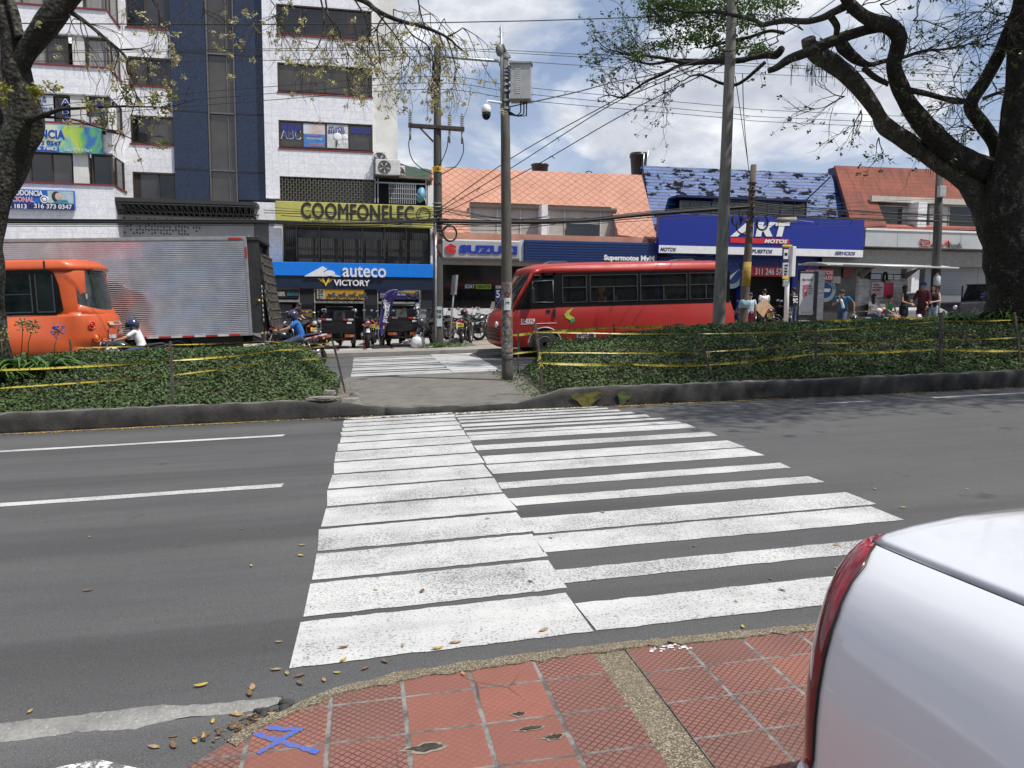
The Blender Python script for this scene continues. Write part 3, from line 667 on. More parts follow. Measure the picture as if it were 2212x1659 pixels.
b=MB();b.box(gx0,gx1,FY+.12,FY+.2,gz1-.1,gz1+.62);b.build('canopy_shade',DARKW,ob)  # dark box added to stand for the shade behind the truss
b=MB();b.box(gx0,gx1,FY-.3,FY+.1,gz0,gz1)
tri=MB();tx0=PX(243,FY-.3,490)
for i in range(34):
 for j in range(5):
  t=abs(i-15)/17
  if random.random()<t*t*1.2+(.25 if j in(0,4)else 0):continue
  x=tx0+i*.11;z=gz1-.17-j*.135;s_=.042
  if(i+j)%2:q=[(x-s_,z-s_),(x+s_,z-s_),(x,z+s_)]
  else:q=[(x-s_,z+s_),(x+s_,z+s_),(x,z-s_)]
  tri.prism(q,FY-.31,FY-.302)
b.build('gate_panel',mat('grey_panel',(.42,.43,.44),.5,var=.1,scale=1),ob);tri.build('perforation',DARKW,ob)
b=MB();X0_,X1_,Z0_,Z1_=rc(553,597,437,758,FY-.5);b.box(X0_,X1_,FY-.5,FY+.3,PZ(480,FY-.5,575),Z1_);b.box(PX(583,FY-.4,600),PX(611,FY-.4,600),FY-.4,FY+.3,PZ(567,FY-.4,597),PZ(480,FY-.4,597)-.002);b.build('tile_wall',TILEW,ob)
mx0,mx1,mz0,mz1=rc(611,930,482,570,FY)
b=MB();b.box(mx0,mx1,FY+.25,FY+.35,mz0-.1,mz1+.3,0)
for k in range(6):
 xa=mx0+(mx1-mx0)*(.09+.91*k/6);b.box(xa+.04,xa+(mx1-mx0)*.91/6-.06,FY+.2,FY+.24,mz0+.05,mz0+(mz1-mz0)*.62,1)
b.build('mezzanine_glass',[GLK,mat('dim_curtain',(.11,.11,.105),.8,c2=(.05,.05,.05),stretch=(16,1,.4),scale=1.5)],ob)
b=MB()
for i in range(80):
 x=mx0+(mx1-mx0)*i/79;b.box(x-.007,x+.007,FY+.05,FY+.065,mz0,mz1)
for t in(.0,.09,.24,.39,.53,.68,.83,.995):x=mx0+(mx1-mx0)*t;b.box(x-.03,x+.03,FY,FY+.049,mz0,mz1)
for t in(.33,.36,.0):z=mz0+(mz1-mz0)*t;b.box(mx0,mx1,FY+.07,FY+.1,z,z+.03)
b.build('window_grille',mat('dark_bronze_bars',(.045,.042,.04),.5,metal=.4),ob)
b=MB();b.box(mx1,mx1+.22,FY-.02,FY+.3,mz0-.2,mz1+.1);b.box(PX(924,FY,400),PX(937,FY,400),FY,FY+.3,mz1,PZ(400,FY,930));b.build('white_pier',WHITE,ob)
sx0,sx1,sz0_,sz1_=rc(560,936,624,745,FY);zfl=gz(2)+.1
CLAD=mat('dark_cladding',(.028,.032,.04),.4)
b=MB();b.box(sx0,sx1,FY+.9,FY+1.0,-.3,sz1_,0)
for a,c in((648,679),(789,815),(906,936)):X0_,X1_,_,_=rc(a,c,624,745,FY);b.box(X0_,X1_,FY,FY+.9,-.2,sz1_,0)
b.build('shop_front',[CLAD],ob)
FR=mat('brushed_frame',(.42,.41,.38),.4,metal=.4)
def bay(a,c,ysp):
 X0_,X1_,_,_=rc(a,c,624,745,FY);zsp=PZ(ysp,FY,(a+c)/2);b=MB()
 b.box(X0_,X0_+.05,FY-.03,FY+.08,-.1,sz1_);b.box(X1_-.05,X1_,FY-.03,FY+.08,-.1,sz1_);b.box(X0_+.05,X1_-.05,FY-.03,FY+.08,sz1_-.05,sz1_);b.box(X0_+.05,X1_-.05,FY-.03,FY+.08,zsp-.1,zsp)
 b.build('door_frame',FR,ob);return X0_,X1_,zsp
bay(582,648,647);bay(679,788,650);bay(815,908,652)
b=MB()
X0_,X1_,Z0_,Z1_=rc(582,648,628,642,FY);b.box(X0_+.05,X1_-.05,FY,FY+.03,Z0_,Z1_,0)
b.box(X0_+.05,X1_-.35,FY+.3,FY+.33,-.1,Z0_-.3,1)
X0_,X1_,_,_=rc(815,908,652,745,FY);b.box(X0_+.05,X1_-.05,FY+.1,FY+.12,-.1,PZ(653,FY,860),2)
b.build('shop_glass',[BLACK,mat('roller_shutter_dim',(.10,.10,.11),.6,stretch=(.1,1,12),scale=3,c2=(.05,.05,.055)),GLK],ob)
def sign(name,label,cat,x0,x1,z0,z1,y,d,m,bevel=.01,frame=None):
 t=thing(name,label,cat,((x0+x1)/2,y,z0));b=MB();b.box(x0,x1,y-d,y,z0,z1);b.build('panel',m,t,bevel=bevel)
 return t
X0_,X1_,Z0_,Z1_=rc(579,646,629,641,FY)
t=sign('sign_board','narrow black fascia with 100% and cyan lettering over the left shop bay','sign',X0_,X1_,Z0_-.06,Z1_+.06,FY-.035,.03,BLACK)
text('100%',WHITE,t,PX(601,FY,635),PX(616,FY,635),PZ(635,FY,608),.17,FY-.08);text('eléctricos',mat('cyan_letter',(.02,.3,.55),.5),t,PX(620,FY,635),PX(644,FY,635),PZ(635,FY,632),.15,FY-.08);text('s',WHITE,t,PX(582,FY,635),PX(585,FY,635),PZ(635,FY,583),.11,FY-.08)
YPAN=mat('mustard_panel',(.55,.33,.03),.55);NPAN=mat('navy_panel',(.02,.025,.14),.5)
X0_,X1_,Z0_,Z1_=rc(684,786,624,647,FY)
t=sign('sign_board','mustard banner over the shop door with 2027 and a row of dark motorbikes','sign',X0_,X1_,Z0_,Z1_,FY-.035,.03,YPAN)
b=MB();b.box(X0_+.02,X0_+.32,FY-.075,FY-.067,Z0_+.02,Z1_-.02);b.build('date_block',mat('pale_block',(.42,.42,.42),.5),t)
text('20\n27',BLACK,t,X0_+.07,X0_+.27,(Z0_+Z1_)/2,.34,FY-.085)
b=MB();zc=(Z0_+Z1_)/2-.04
for i in range(4):
 x=X0_+.62+i*.42
 for dx in(-.14,.14):b.ring((x+dx,FY-.075,zc-.09),.062,.014,12,5)
 b.prism([(x-.15,zc-.03),(x-.16,zc+.06),(x-.02,zc+.03),(x+.05,zc+.1),(x+.14,zc+.13),(x+.12,zc),(x+.03,zc-.08),(x-.08,zc-.08)],FY-.082,FY-.07)
b.build('motorbike_picture',mat('picture_ink',(.02,.022,.04),.5,c2=(.12,.12,.14),scale=8),t)
X0_,X1_,Z0_,Z1_=rc(819,904,628,647,FY)
t=sign('sign_board','navy and mustard banner with motorbike picture above the right shop window','sign',X0_,X1_,Z0_,Z1_,FY-.035,.03,NPAN)
b=MB();b.prism([(X0_+.9,Z1_-.01),(X1_-.01,Z1_-.01),(X1_-.01,Z1_-.14),(X0_+1.15,Z1_-.10)],FY-.075,FY-.068);b.build('banner_swoosh',YPAN,t)
text('MOTO',WHITE,t,X0_+.05,X0_+.3,Z0_+.2,.08,FY-.08);text('FERIA',mat('mustard_letter',(.7,.45,.05),.5),t,X0_+.05,X0_+.3,Z0_+.1,.07,FY-.08);text('TU MOTO\nCON $0.000',WHITE,t,X0_+.42,X0_+1.1,Z0_+.26,.2,FY-.08)
b=MB();x=X0_+1.45;zc=Z0_+.17
for dx in(-.2,.2):b.ring((x+dx,FY-.08,zc-.03),.09,.02,14,5)
b.prism([(x-.22,zc+.02),(x-.25,zc+.12),(x-.02,zc+.09),(x+.1,zc+.17),(x+.2,zc+.2),(x+.16,zc+.02),(x+.02,zc-.06),(x-.1,zc-.06)],FY-.088,FY-.075);b.build('motorbike_picture',MATS['picture_ink'],t)
X0_,X1_,Z0_,Z1_=rc(642,675,668,700,FY-.1)
t=sign('poster','navy and mustard sale poster on the pillar left of the shop door','poster',X0_,X1_,PZ(706,FY-.1,658),Z1_,FY-.06,.03,NPAN)
b=MB();b.prism([(X0_+.01,Z1_-.01),(X1_-.01,Z1_-.01),(X1_-.01,Z1_-.34),(X0_+.01,Z1_-.2)],FY-.1,FY-.092);b.build('poster_top',YPAN,t)
text('ENTRA Y\nJUEGATELA',WHITE,t,X0_+.06,X1_-.25,Z1_-.34,.18,FY-.105);text('BONO DE $1.000.000',WHITE,t,X0_+.06,X1_-.2,Z1_-.6,.07,FY-.105)
b=MB();X0_,X1_,Z0_,Z1_=rc(671,789,648,745,FY);b.box(X0_+.2,X1_-.05,FY+.6,FY+.62,-.1,Z1_);b.build('doorway_dark',DARKW,ob)
EMB=mat('emblem_blue',(.10,.12,.3),.4);EMG=mat('emblem_gold',(.10,.07,.01),.5)
def vemblem(parent,cx_,cz_,s,y,mw,mg):
 b=MB()
 for sg in(-1,1):
  for k in range(3):b.prism([(cx_+sg*s*(.28+.05*k),cz_+s*(.30-.22*k)),(cx_+sg*s*(1.25-.32*k),cz_+s*(.42-.24*k)),(cx_+sg*s*(1.12-.32*k),cz_+s*(.28-.24*k)),(cx_+sg*s*(.33+.05*k),cz_+s*(.16-.22*k))],y-.02,y)
  b.prism([(cx_+sg*s*.62,cz_+s*.48),(cx_+sg*s*.34,cz_+s*.48),(cx_,cz_-s*.35),(cx_,cz_-s*.75)],y-.03,y-.022,1)
 b.build('wing_emblem',[mw,mg],parent)
vemblem(ob,PX(730,FY,685),PZ(686,FY,730),.42,FY+.5,EMB,EMG)
b=MB();b.ring((PX(833,FY,712),FY-.05,PZ(712,FY,833)),.12,.0,4,4)if False else b.prism([(PX(833,FY,712)+.17*math.cos(k*.4),PZ(710,FY,833)+.17*math.sin(k*.4))for k in range(15)],FY+.09,FY+.098);b.build('round_sticker',mat('teal_sticker',(.25,.35,.36),.5),ob)
X0_,X1_,Z0_,Z1_=rc(896,907,653,715,FY)
t=sign('poster','tall navy poster with a big white 5 beside the right shop window','poster',X0_,X1_,PZ(712,FY,900),Z1_,FY-.06,.02,NPAN)
b=MB();b.box(X0_+.02,X1_-.02,FY-.09,FY-.082,Z1_-.25,Z1_-.05);b.build('logo_block',mat('pale_block',(.4,)*3),t)
text('5',WHITE,t,X0_+.05,X1_-.05,PZ(672,FY,900),.42,FY-.09,bold=.02);text('SIN',mat('pale_blue_letter',(.3,.4,.7),.5),t,X0_+.02,X1_-.02,PZ(688,FY,900),.18,FY-.09)
# --- big signs on the block
ys_=FY-.75
X0_,X1_,Z0_,Z1_=rc(597,934,441,489,ys_)
YSG=mat('faded_yellow',(.52,.50,.11),.5,c2=(.38,.36,.11),scale=.8,th=(.35,.75))
t=sign('sign_board','long faded yellow sign with large charcoal capitals above the shop mezzanine','sign',X0_,X1_,Z0_,Z1_,ys_,.25,YSG,.02)
ys_-=.25
[text('COOMFONELEC',mat('charcoal_letter',(.022,.022,.02),.6),t,PX(650,ys_,455)+q,PX(893,ys_,462)+q,PZ(458,ys_,770)+r_,PZ(442,ys_)-PZ(474,ys_),ys_-.015-k*.002,lean=-.004,space=1.04)for k,(q,r_)in enumerate(((0,0),(.035,0),(.018,.02),(.018,-.02)))]
text('Cooperativa Multiactiva de Ahorro y Crédito',mat('ghost_letter',(.33,.33,.09),.6),t,PX(655,ys_,475),PX(890,ys_,475),PZ(480,ys_,770),.17,ys_-.008)
b=MB();b.ring((PX(915,ys_,463),ys_-.02,PZ(463,ys_,915)),.28,.012,30,6);b.ring((PX(915,ys_,463)+.05,ys_-.03,PZ(463,ys_,915)+.02),.22,.012,30,6);tag(b.build('cable_loop',BLACK,cat='cable',label='thin black cable loop hanging over the right end of the yellow sign'))
ys_=FY-.6
X0_,X1_,Z0_,Z1_=rc(575,934,569,598,ys_)
AZ=mat('azure_panel',(.005,.19,.72),.4,var=.05);ND=mat('ink_panel',(.012,.022,.05),.35,var=.1)
t=sign('sign_board','bright azure fascia sign with white mountain logo and rounded lettering','sign',X0_,X1_,Z0_,Z1_,ys_,.35,AZ,.015)
ys_-=.35
text('auteco',WHITE,t,PX(740,ys_,588),PX(834,ys_,588),PZ(587,ys_,787),PZ(576,ys_)-PZ(599,ys_),ys_-.03,bold=.015,depth=.04)
L0=lambda x,y:(PX(x,ys_,y),PZ(y,ys_,x))
b=MB();b.prism([L0(657,597),L0(697,575),L0(707,581),L0(699,587),L0(703,594),L0(710,597)],ys_-.03,ys_-.002);b.prism([L0(717,597),L0(721,592),L0(737,598)],ys_-.03,ys_-.002)
cc=Vector((*L0(712,590),));b.prism([(cc.x+.21*math.cos(k*math.pi/12),cc.y+.11*math.sin(k*math.pi/12))for k in range(24)],ys_-.035,ys_-.002)
b.build('logo',WHITE,t)
X0_,X1_,Z0_,Z1_=rc(576,934,600,625,FY-.55)
Z1_=ORG[t].z-.003
t=sign('sign_board','ink-dark fascia with golden winged V emblem, below the azure fascia','sign',X0_,X1_,Z0_,Z1_,FY-.55,.35,ND,.015)
text('VICTORY',WHITE,t,PX(721,FY-.9,610),PX(799,FY-.9,610),PZ(611,FY-.9,760),.25,FY-.93,bold=.03,depth=.03)
vemblem(t,PX(704,FY-.9,610),PZ(609,FY-.9,704)+.02,.26,FY-.902,mat('emblem_gold_bright',(.75,.45,.03),.4),mat('emblem_yellow',(.8,.55,.05),.4))
ys_=YP-.06;X0_,X1_,Z0_,Z1_=rc(-60,222,270,328,ys_)
n=NT('dental_banner_print',.4);v=n.noise(.9,3,.5,dist=1.5);X=n.xyz()
pr=n.ramp(n.math('ADD',n.math('MULTIPLY',X[0],.22),n.math('MULTIPLY',v,.9)),(.28,(.62,.68,.68)),(.50,(.62,.66,.45)),(.60,(.10,.42,.48)),(.72,(.48,.58,.08)),(.85,(.12,.40,.12)),(.98,(.04,.16,.4)));n.done(pr)
t=sign('sign_board','large pale green dental clinic banner on the projecting bay','sign',X0_,X1_,Z0_,Z1_,ys_,.08,n.m,.01);ys_-=.08
BL=mat('royal_letter',(.01,.06,.42),.5);CY=mat('aqua_letter',(.03,.38,.5),.5);YL=mat('cream_letter',(.62,.52,.25),.5)
text('ODONTOLOGIA CLINICA',CY,t,PX(-60,ys_,275),PX(97,ys_,275),PZ(275,ys_,50),.17,ys_-.01,bold=.015)
text('ORTODONCIA',BL,t,PX(-12,ys_,288),PX(140,ys_,288),PZ(288,ys_,70),.32,ys_-.01,bold=.03)
text('UNIDAD DR. MILITAR',YL,t,PX(-30,ys_,298),PX(120,ys_,298),PZ(298.5,ys_,50),.11,ys_-.01,bold=.015)
text('3124        316 373 0347',BL,t,PX(-20,ys_,307),PX(132,ys_,307),PZ(307,ys_,60),.16,ys_-.01,bold=.02)
b=MB();X0_,X1_,Z0_,Z1_=rc(-30,128,314,326,ys_);b.box(X0_,X1_,ys_-.012,ys_-.002,Z0_,Z1_);b.build('phone_strip',mat('strip_blue',(.03,.12,.45),.5),t,bevel=.004)
text('(8) 51      315 486 7882',WHITE,t,PX(-28,ys_,320),PX(124,ys_,320),PZ(320,ys_,60),.15,ys_-.02,bold=.015)
text('Cra. 5 Nº 38-15 Piso 4',WHITE,t,PX(139,ys_,324),PX(198,ys_,324),PZ(324,ys_,170),.12,ys_-.01)
ys_=YP-.05;X0_,X1_,Z0_,Z1_=rc(-20,163,410,452,ys_)
t=sign('sign_board','royal blue dental banner with phone number under the lowest bay window','sign',X0_,X1_,Z0_,Z1_,ys_,.10,mat('banner_blue',(.02,.12,.45),.45),.01);ys_-=.10
b=MB();b.box(PX(103,ys_,420),X1_-.03,ys_-.01,ys_-.002,PZ(439,ys_,130),Z1_-.03,0);b.box(X0_,X1_-.03,ys_-.01,ys_-.002,Z0_+.02,PZ(440,ys_,80),1)
x,z=PX(122,ys_,425),PZ(425,ys_,122)
b.ball((x,ys_-.012,z),.2,12,2,(.8,.03,1));b.ball((x+.06,ys_-.02,z),.14,12,3,(.8,.04,1));b.prism([(x-.2,z-.25),(x+.45,z-.25),(x+.35,z-.1),(x+.1,z-.12)],ys_-.03,ys_-.012,4)
b.build('banner_picture',[mat('pale_teal',(.42,.56,.6),.5),NPAN,mat('dark_hair_print',(.03,.03,.035),.6),mat('skin_print',(.55,.42,.36),.6),mat('teal_cloth_print',(.06,.22,.32),.6)],t)
text('ORTODONCIA',WHITE,t,PX(8,ys_,416),PX(93,ys_,417),PZ(416.5,ys_,50),.2,ys_-.02,bold=.03);text('NACIONAL',mat('pink_white_letter',(.75,.35,.4),.5),t,PX(8,ys_,430),PX(74,ys_,430),PZ(430.5,ys_,45),.19,ys_-.02,bold=.03)
text('316 1813',WHITE,t,PX(4,ys_,445),PX(58,ys_,445),PZ(445,ys_,30),.16,ys_-.02,bold=.02);text('316 373 0347',WHITE,t,PX(74,ys_,445),PX(156,ys_,446),PZ(446,ys_,115),.17,ys_-.02,bold=.02)
b=MB();b.ring((PX(96,ys_,431),ys_-.015,PZ(431,ys_,96)),.12,.02,20,5);b.ball((PX(96,ys_,431),ys_-.015,PZ(431,ys_,96)),.075,10,0,(1,.1,1));b.build('tooth_badge',WHITE,t)
zc0,zc1=zb_[2]
b=MB();b.box(PX(60,YP,230),PX(115,YP,230),YP+.02,YP+.03,zc0+.06,zc1-.06);b.build('window_sheet',mat('pale_sheet',(.55,.58,.62),.6),ob)
text('IMPLANTES\nDISEÑO DE\nSONRISA\nORTOPEDIA DE\nMAXILARES\nPANORAMICA\nDIGITAL',MATS['navy_letter'],ob,PX(66,YP,230),PX(113,YP,230),(zc0+zc1)/2,(zc1-zc0)*.85,YP+.01)
text('A\nB\nC',WHITE,ob,PX(131.5,YP,230),PX(151.5,YP,230),(zc0+zc1)/2-.05,(zc1-zc0)*.85,YP+.025,bold=.01);text('A\nB\nC',BL,ob,PX(133,YP,230),PX(150,YP,230),(zc0+zc1)/2-.05,(zc1-zc0)*.78,YP+.02)
b=MB()
for x in(200,213):b.box(PX(x,YP,215),PX(x+11,YP,215),YP+.06,YP+.07,PZ(228,YP,x),PZ(216,YP,x))
b.build('window_sticker',MATS['navy_sticker'],ob);b=MB();b.box(PX(186,YP,260),PX(228,YP,260),YP+.055,YP+.065,PZ(265,YP,205),PZ(252,YP,205));b.build('window_sheet',MATS['pale_sheet'],ob)
def aircon(label,x,y,Y,w=.85,h=.62,yaw=0,sc=1):
 c=PW(x,y,Y);t=thing('air_conditioner',label,'air conditioner',(c.x,c.y,c.z-h/2),yaw,'air conditioners on the office block')
 b=MB();b.box(-w/2,w/2,0,.3,0,h);b.build('casing',mat('ac_casing',(.62,.62,.60),.5,var=.1),t,True,bevel=.02)
 b=MB();b.ring((-w*.14,-.012,h/2),h*.4,.012,24,6);b.build('fan_guard',DARK,t,True)
 b=MB();
 for k in range(5):
  a=k*1.257;b.prism([(-w*.14,h/2),(-w*.14+h*.36*math.cos(a),h/2+h*.36*math.sin(a)),(-w*.14+h*.36*math.cos(a+.8),h/2+h*.36*math.sin(a+.8))],-.01,-.004)
 for k in range(4):b.ring((-w*.14,-.016,h/2),h*.09*(k+1),.004,20,4)
 b.build('fan',mat('ac_fan',(.10,.10,.10),.6),t,True)
 b=MB();b.box(-w/2+.05,-w/2+.09,-.05,.35,-.12,0);b.box(w/2-.09,w/2-.05,-.05,.35,-.12,0);b.build('bracket',DARK,t,True)
aircon('air conditioner with dark round fan sitting on the balcony roof',838,361,FY-.35,1.0,.62)
aircon('small louvred air conditioner fixed high on the side wall above the others',823,346,FY-.25,.36,.72)
aircon('narrow air conditioner at the corner of the side wall near the hills',864,374,FY+.3,.42,.62)
aircon('air conditioner on the chamfered bay near the window letters',227,257,YP-.2,.55,.8,R(-50))
c=PW(910,421,FY-.9);t=thing('satellite_dish','pale blue satellite dish at the right end of the barred balcony','satellite dish',(c.x,c.y,c.z-.3))
rg=[]
for r_ in(.02,.12,.22,.30):rg.append([Vector(c)+Vector((math.cos(k*math.pi/10)*r_*.62-.12*(r_/.3)**2+.1,-.35*(r_/.3)**2*.5+.2,math.sin(k*math.pi/10)*r_+.25*math.cos(k*math.pi/10)*r_))for k in range(20)])
b=MB();b.loft(rg,0,True,True);d_=b.build('dish',mat('dish_blue',(.13,.33,.48),.4),t);
b=MB();b.tube([c+Vector((.1,.2,0)),c+Vector((.25,.3,-.35)),c+Vector((.25,.3,-.7))],.02,6);b.tube([c+Vector((.1,.2,-.2)),c+Vector((-.25,-.25,.0))],.01,5);b.build('mount',STEEL,t)
# salmon building
SALM=NT('salmon_scale_tile',.85);X=SALM.xyz();n=SALM
u=n.math('DIVIDE',n.math('ADD',X[0],0.0),.42);v=n.math('DIVIDE',X[2],.15);rowi=n.math('FLOOR',v);uo=n.math('ADD',u,n.math('MULTIPLY',n.math('MODULO',rowi,2.0),.5))
fu=n.math('SUBTRACT',n.math('FRACT',uo),.5);fv=n.math('FRACT',v);arc=n.math('ABSOLUTE',n.math('SUBTRACT',fv,n.math('MULTIPLY',n.math('ABSOLUTE',fu),2.0)))
zig=n.ramp(arc,(.06,1.0),(.16,0.0))
c=n.mix(n.ramp(n.noise(.8,6),(.35,0.0),(.7,1.0)),(.56,.29,.205),(.44,.215,.15));c=n.mix(n.math('MULTIPLY',zig,.36),c,(.28,.12,.085));c=n.mix(n.ramp(n.noise(9,2),(.66,0.0),(.70,.8)),c,(.22,.10,.07))
SALM=n.done(c,height=n.math('SUBTRACT',1.0,zig),bump=.7,dist=.03);SALP=mat('salmon_plaster',(.50,.25,.175),.85,var=.15,scale=1.5)
sb=thing('salmon_building','two-storey salmon building with scale-tiled mansard and grey curtained windows','building',(PX(1170,FY),FY,gz(10)))
def mansard(parent,name,m,topY,botY,TL,TR,BR,BL_,hole=None,thick=.15,extra=None):
 """sloped front: outer corners in photo units, hole = (x0,x1,yt,yb,x0b,x1b)"""
 Yf=lambda y:botY+(topY-botY)*max(0,min(1,(BL_[1]-y)/(BL_[1]-TL[1])))
 P=lambda x,y:PW(x,y,Yf(y))
 b=MB();
 def q(*pts):V=[P(*p)for p in pts];b.add(V,[tuple(range(len(V)))])
 if not hole:q(TL,TR,BR,BL_)
 else:
  (a,c_,d,e)=hole
  q(TL,TR,c_,a);q(TR,BR,d,c_);q(BR,BL_,e,d);q(BL_,TL,a,e)
 o=b.build(name,m,parent);s_=o.modifiers.new('t','SOLIDIFY');s_.thickness=thick;s_.offset=1 if False else-1;return P
P=mansard(sb,'mansard_wall',SALM,FY+2.2,FY-.1,(932,366),(1386,383),(1416,522),(934,514),((1014,441),(1318,452),(1334,512),(1014,506)))
b=MB();a=PW(932,366,FY+2.2);c=PW(1386,383,FY+2.2);b.box(a.x,c.x,FY+2.3,FY+9,gz(10),c.z-.1);b.build('body_wall',SALP,sb)
b=MB();q=[PW(1386,383,FY+2.15),PW(1416,525,FY-.12)];b.prism([(q[0].y,q[0].z),(q[1].y,q[1].z),(FY+2.4,q[1].z-.5),(FY+2.4,q[0].z)],q[0].x+.02,q[0].x+.14,0,'x');b.build('mansard_cheek',mat('rust_edge',(.30,.11,.06),.9,var=.3),sb)
b=MB();X0_,X1_,Z0_,Z1_=rc(936,1400,507,524,FY-.25);b.box(X0_,X1_,FY-.25,FY+.3,Z0_,Z1_+.0);b.build('ledge',SALP,sb)
YW=FY+.55
wx0_,wx1_,wz0_,wz1_=rc(1014,1333,447,510,YW)
GRG=mat('grey_blind',(.42,.41,.38),.35,var=.12,scale=1.2,spec=.8)
window(sb,wx0_,PX(1171,YW,480),wz0_,wz1_,YW,3,fm=mat('white_frame',(.6,.6,.6),.5),gm=[GRG,GLK],fw=.045,splits=[.38,.7])
window(sb,PX(1184,YW,480),wx1_,wz0_,wz1_,YW,3,fm=MATS['white_frame'],gm=[GRG,GLK],fw=.045,splits=[.24,.76],rows=1)
b=MB();X0_,X1_,Z0_,Z1_=rc(1223,1294,484,509,YW-.02);b.box(X0_,X1_,YW-.03,YW-.012,Z0_,Z1_);b.build('open_pane',GLK,sb)
b=MB();X0_,X1_,Z0_,Z1_=rc(1014,1333,443,452,YW-.05);
for k in range(5):z=Z0_+(Z1_-Z0_)*k/5;b.box(X0_,X1_,YW-.10+.02*k,YW-.03,z,z+.02)
b.build('vent_louvre',mat('louvre_brown',(.14,.12,.10),.7),sb)
b=MB();X0_,X1_,Z0_,Z1_=rc(1170,1183,442,512,FY-.1);b.box(X0_,X1_,FY-.1,YW+.1,Z0_,Z1_);b.build('white_pier',WHITE,sb)
X0_,X1_,Z0_,Z1_=rc(950,1095,568,667,FY);zf=gz(4)
b=MB();b.box(PX(938,FY,600),PX(1416,FY,600),FY+.8,FY+.9,zf-.2,PZ(520,FY,1100),0);b.build('showroom_back',DARKW,sb)
b=MB();b.box(PX(953,FY,700),PX(1100,FY,700),FY-.05,FY+.1,zf-.2,PZ(666,FY,1030));b.box(PX(937,FY,650),PX(953,FY,650),FY-.06,FY+.2,zf-.3,PZ(518,FY,945));b.build('white_plinth',mat('plinth_white',(.62,.63,.64),.7,var=.15),sb)
b=MB();b.box(PX(950,FY,560),PX(1270,FY,560),FY-.3,FY+.2,PZ(573,FY,1030),PZ(560,FY,1030));b.build('fascia_soffit',mat('soffit_grey',(.30,.29,.27),.7),sb)
b=MB();b.box(X0_,X1_,FY+.0,FY+.02,Z0_,Z1_);b.build('showroom_glass',GLK,sb)
b=MB();b.prism([(PX(1058,FY,667),PZ(667,FY)),(PX(1085,FY,667),PZ(667,FY)),(PX(1078,FY,655),PZ(653,FY)),(PX(1062,FY,655),PZ(652,FY))],FY-.04,FY-.004);b.build('sandbag_heap',mat('tarp_beige',(.22,.20,.17),.9),sb)
ys_=FY-.35;X0_,X1_,Z0_,Z1_=rc(952,1121,519,560,ys_)
t=sign('sign_board','silver fascia sign with blue capitals and a red zigzag emblem','sign',X0_,X1_,Z0_,Z1_,ys_,.3,mat('silver_panel',(.42,.42,.43),.4,metal=.2,var=.1,scale=1),.06);ys_-=.3
text('SUZUKI',mat('suzuki_blue',(.01,.04,.35),.4),t,PX(992,ys_,538),PX(1122-5,ys_,542),PZ(539,ys_,1045),PZ(531,ys_)-PZ(549,ys_),ys_-.02,bold=.055,depth=.04)
S0=lambda x,y:(PX(x,ys_,y),PZ(y,ys_,x))
b=MB();b.prism([S0(974,526),S0(962,533),S0(962,537),S0(976,544),S0(968,545),S0(962,541),S0(962,544),S0(974,549.5),S0(985,544),S0(985,540),S0(971,533),S0(979,531.5),S0(985,535),S0(985,532)],ys_-.05,ys_-.002);b.build('emblem',mat('emblem_red',(.6,.02,.02),.4),t)
ys_=FY-.35;X0_,X1_,Z0_,Z1_=rc(1131,1416,522,567,ys_)
t=sign('sign_board','long navy ribbed fascia with white lettering above the red bus','sign',X0_,X1_,Z0_,Z1_,ys_,.2,mat('navy_rib',(.012,.04,.16),.45,var=.1),.01)
b=MB()
for k in range(1,8):z=Z0_+(Z1_-Z0_)*k/8;b.box(X0_,X1_,ys_-.215,ys_-.202,z-.012,z+.012)
b.box(PX(1121,ys_,540),PX(1130,ys_,540),ys_-.1,ys_,Z0_,Z1_,1);b.build('rib',[mat('navy_rib_dark',(.008,.025,.10),.5),mat('white_slat',(.5,.55,.6),.5)],t)
text('Supermotos MyM',WHITE,t,PX(1304,ys_-.2,559),PX(1413,ys_-.2,559),PZ(559,ys_-.2,1358),.30,ys_-.23,bold=.05)
X0_,X1_,Z0_,Z1_=rc(1003,1061,614,624,FY-.05)
t=sign('poster','black and lime green window sticker in the dark showroom','poster',X0_,X1_,Z0_,Z1_,FY-.03,.01,BLACK)
text('SOAT',WHITE,t,X0_+.02,X0_+.45,(Z0_+Z1_)/2,.16,FY-.05,shear=.2);b=MB();b.box(X0_+.5,X1_,FY-.055,FY-.045,Z0_,Z1_);b.build('green_block',mat('lime_block',(.22,.4,.04),.5),t);text('GRATIS',BLACK,t,X0_+.54,X1_-.04,(Z0_+Z1_)/2,.13,FY-.065,bold=.02)
X0_,X1_,Z0_,Z1_=rc(1069,1084,615,668,FY-.05)
t=sign('poster','tall navy poster with a white 5 inside the showroom window under the silver sign','poster',X0_,X1_,Z0_,Z1_,FY-.03,.01,NPAN);b=MB();b.box(X0_+.03,X1_-.03,FY-.05,FY-.042,Z1_-.16,Z1_-.04);b.build('logo_block',MATS['pale_block'],t);text('5',WHITE,t,X0_+.05,X1_-.08,PZ(635,FY,1076),.32,FY-.05,bold=.02)
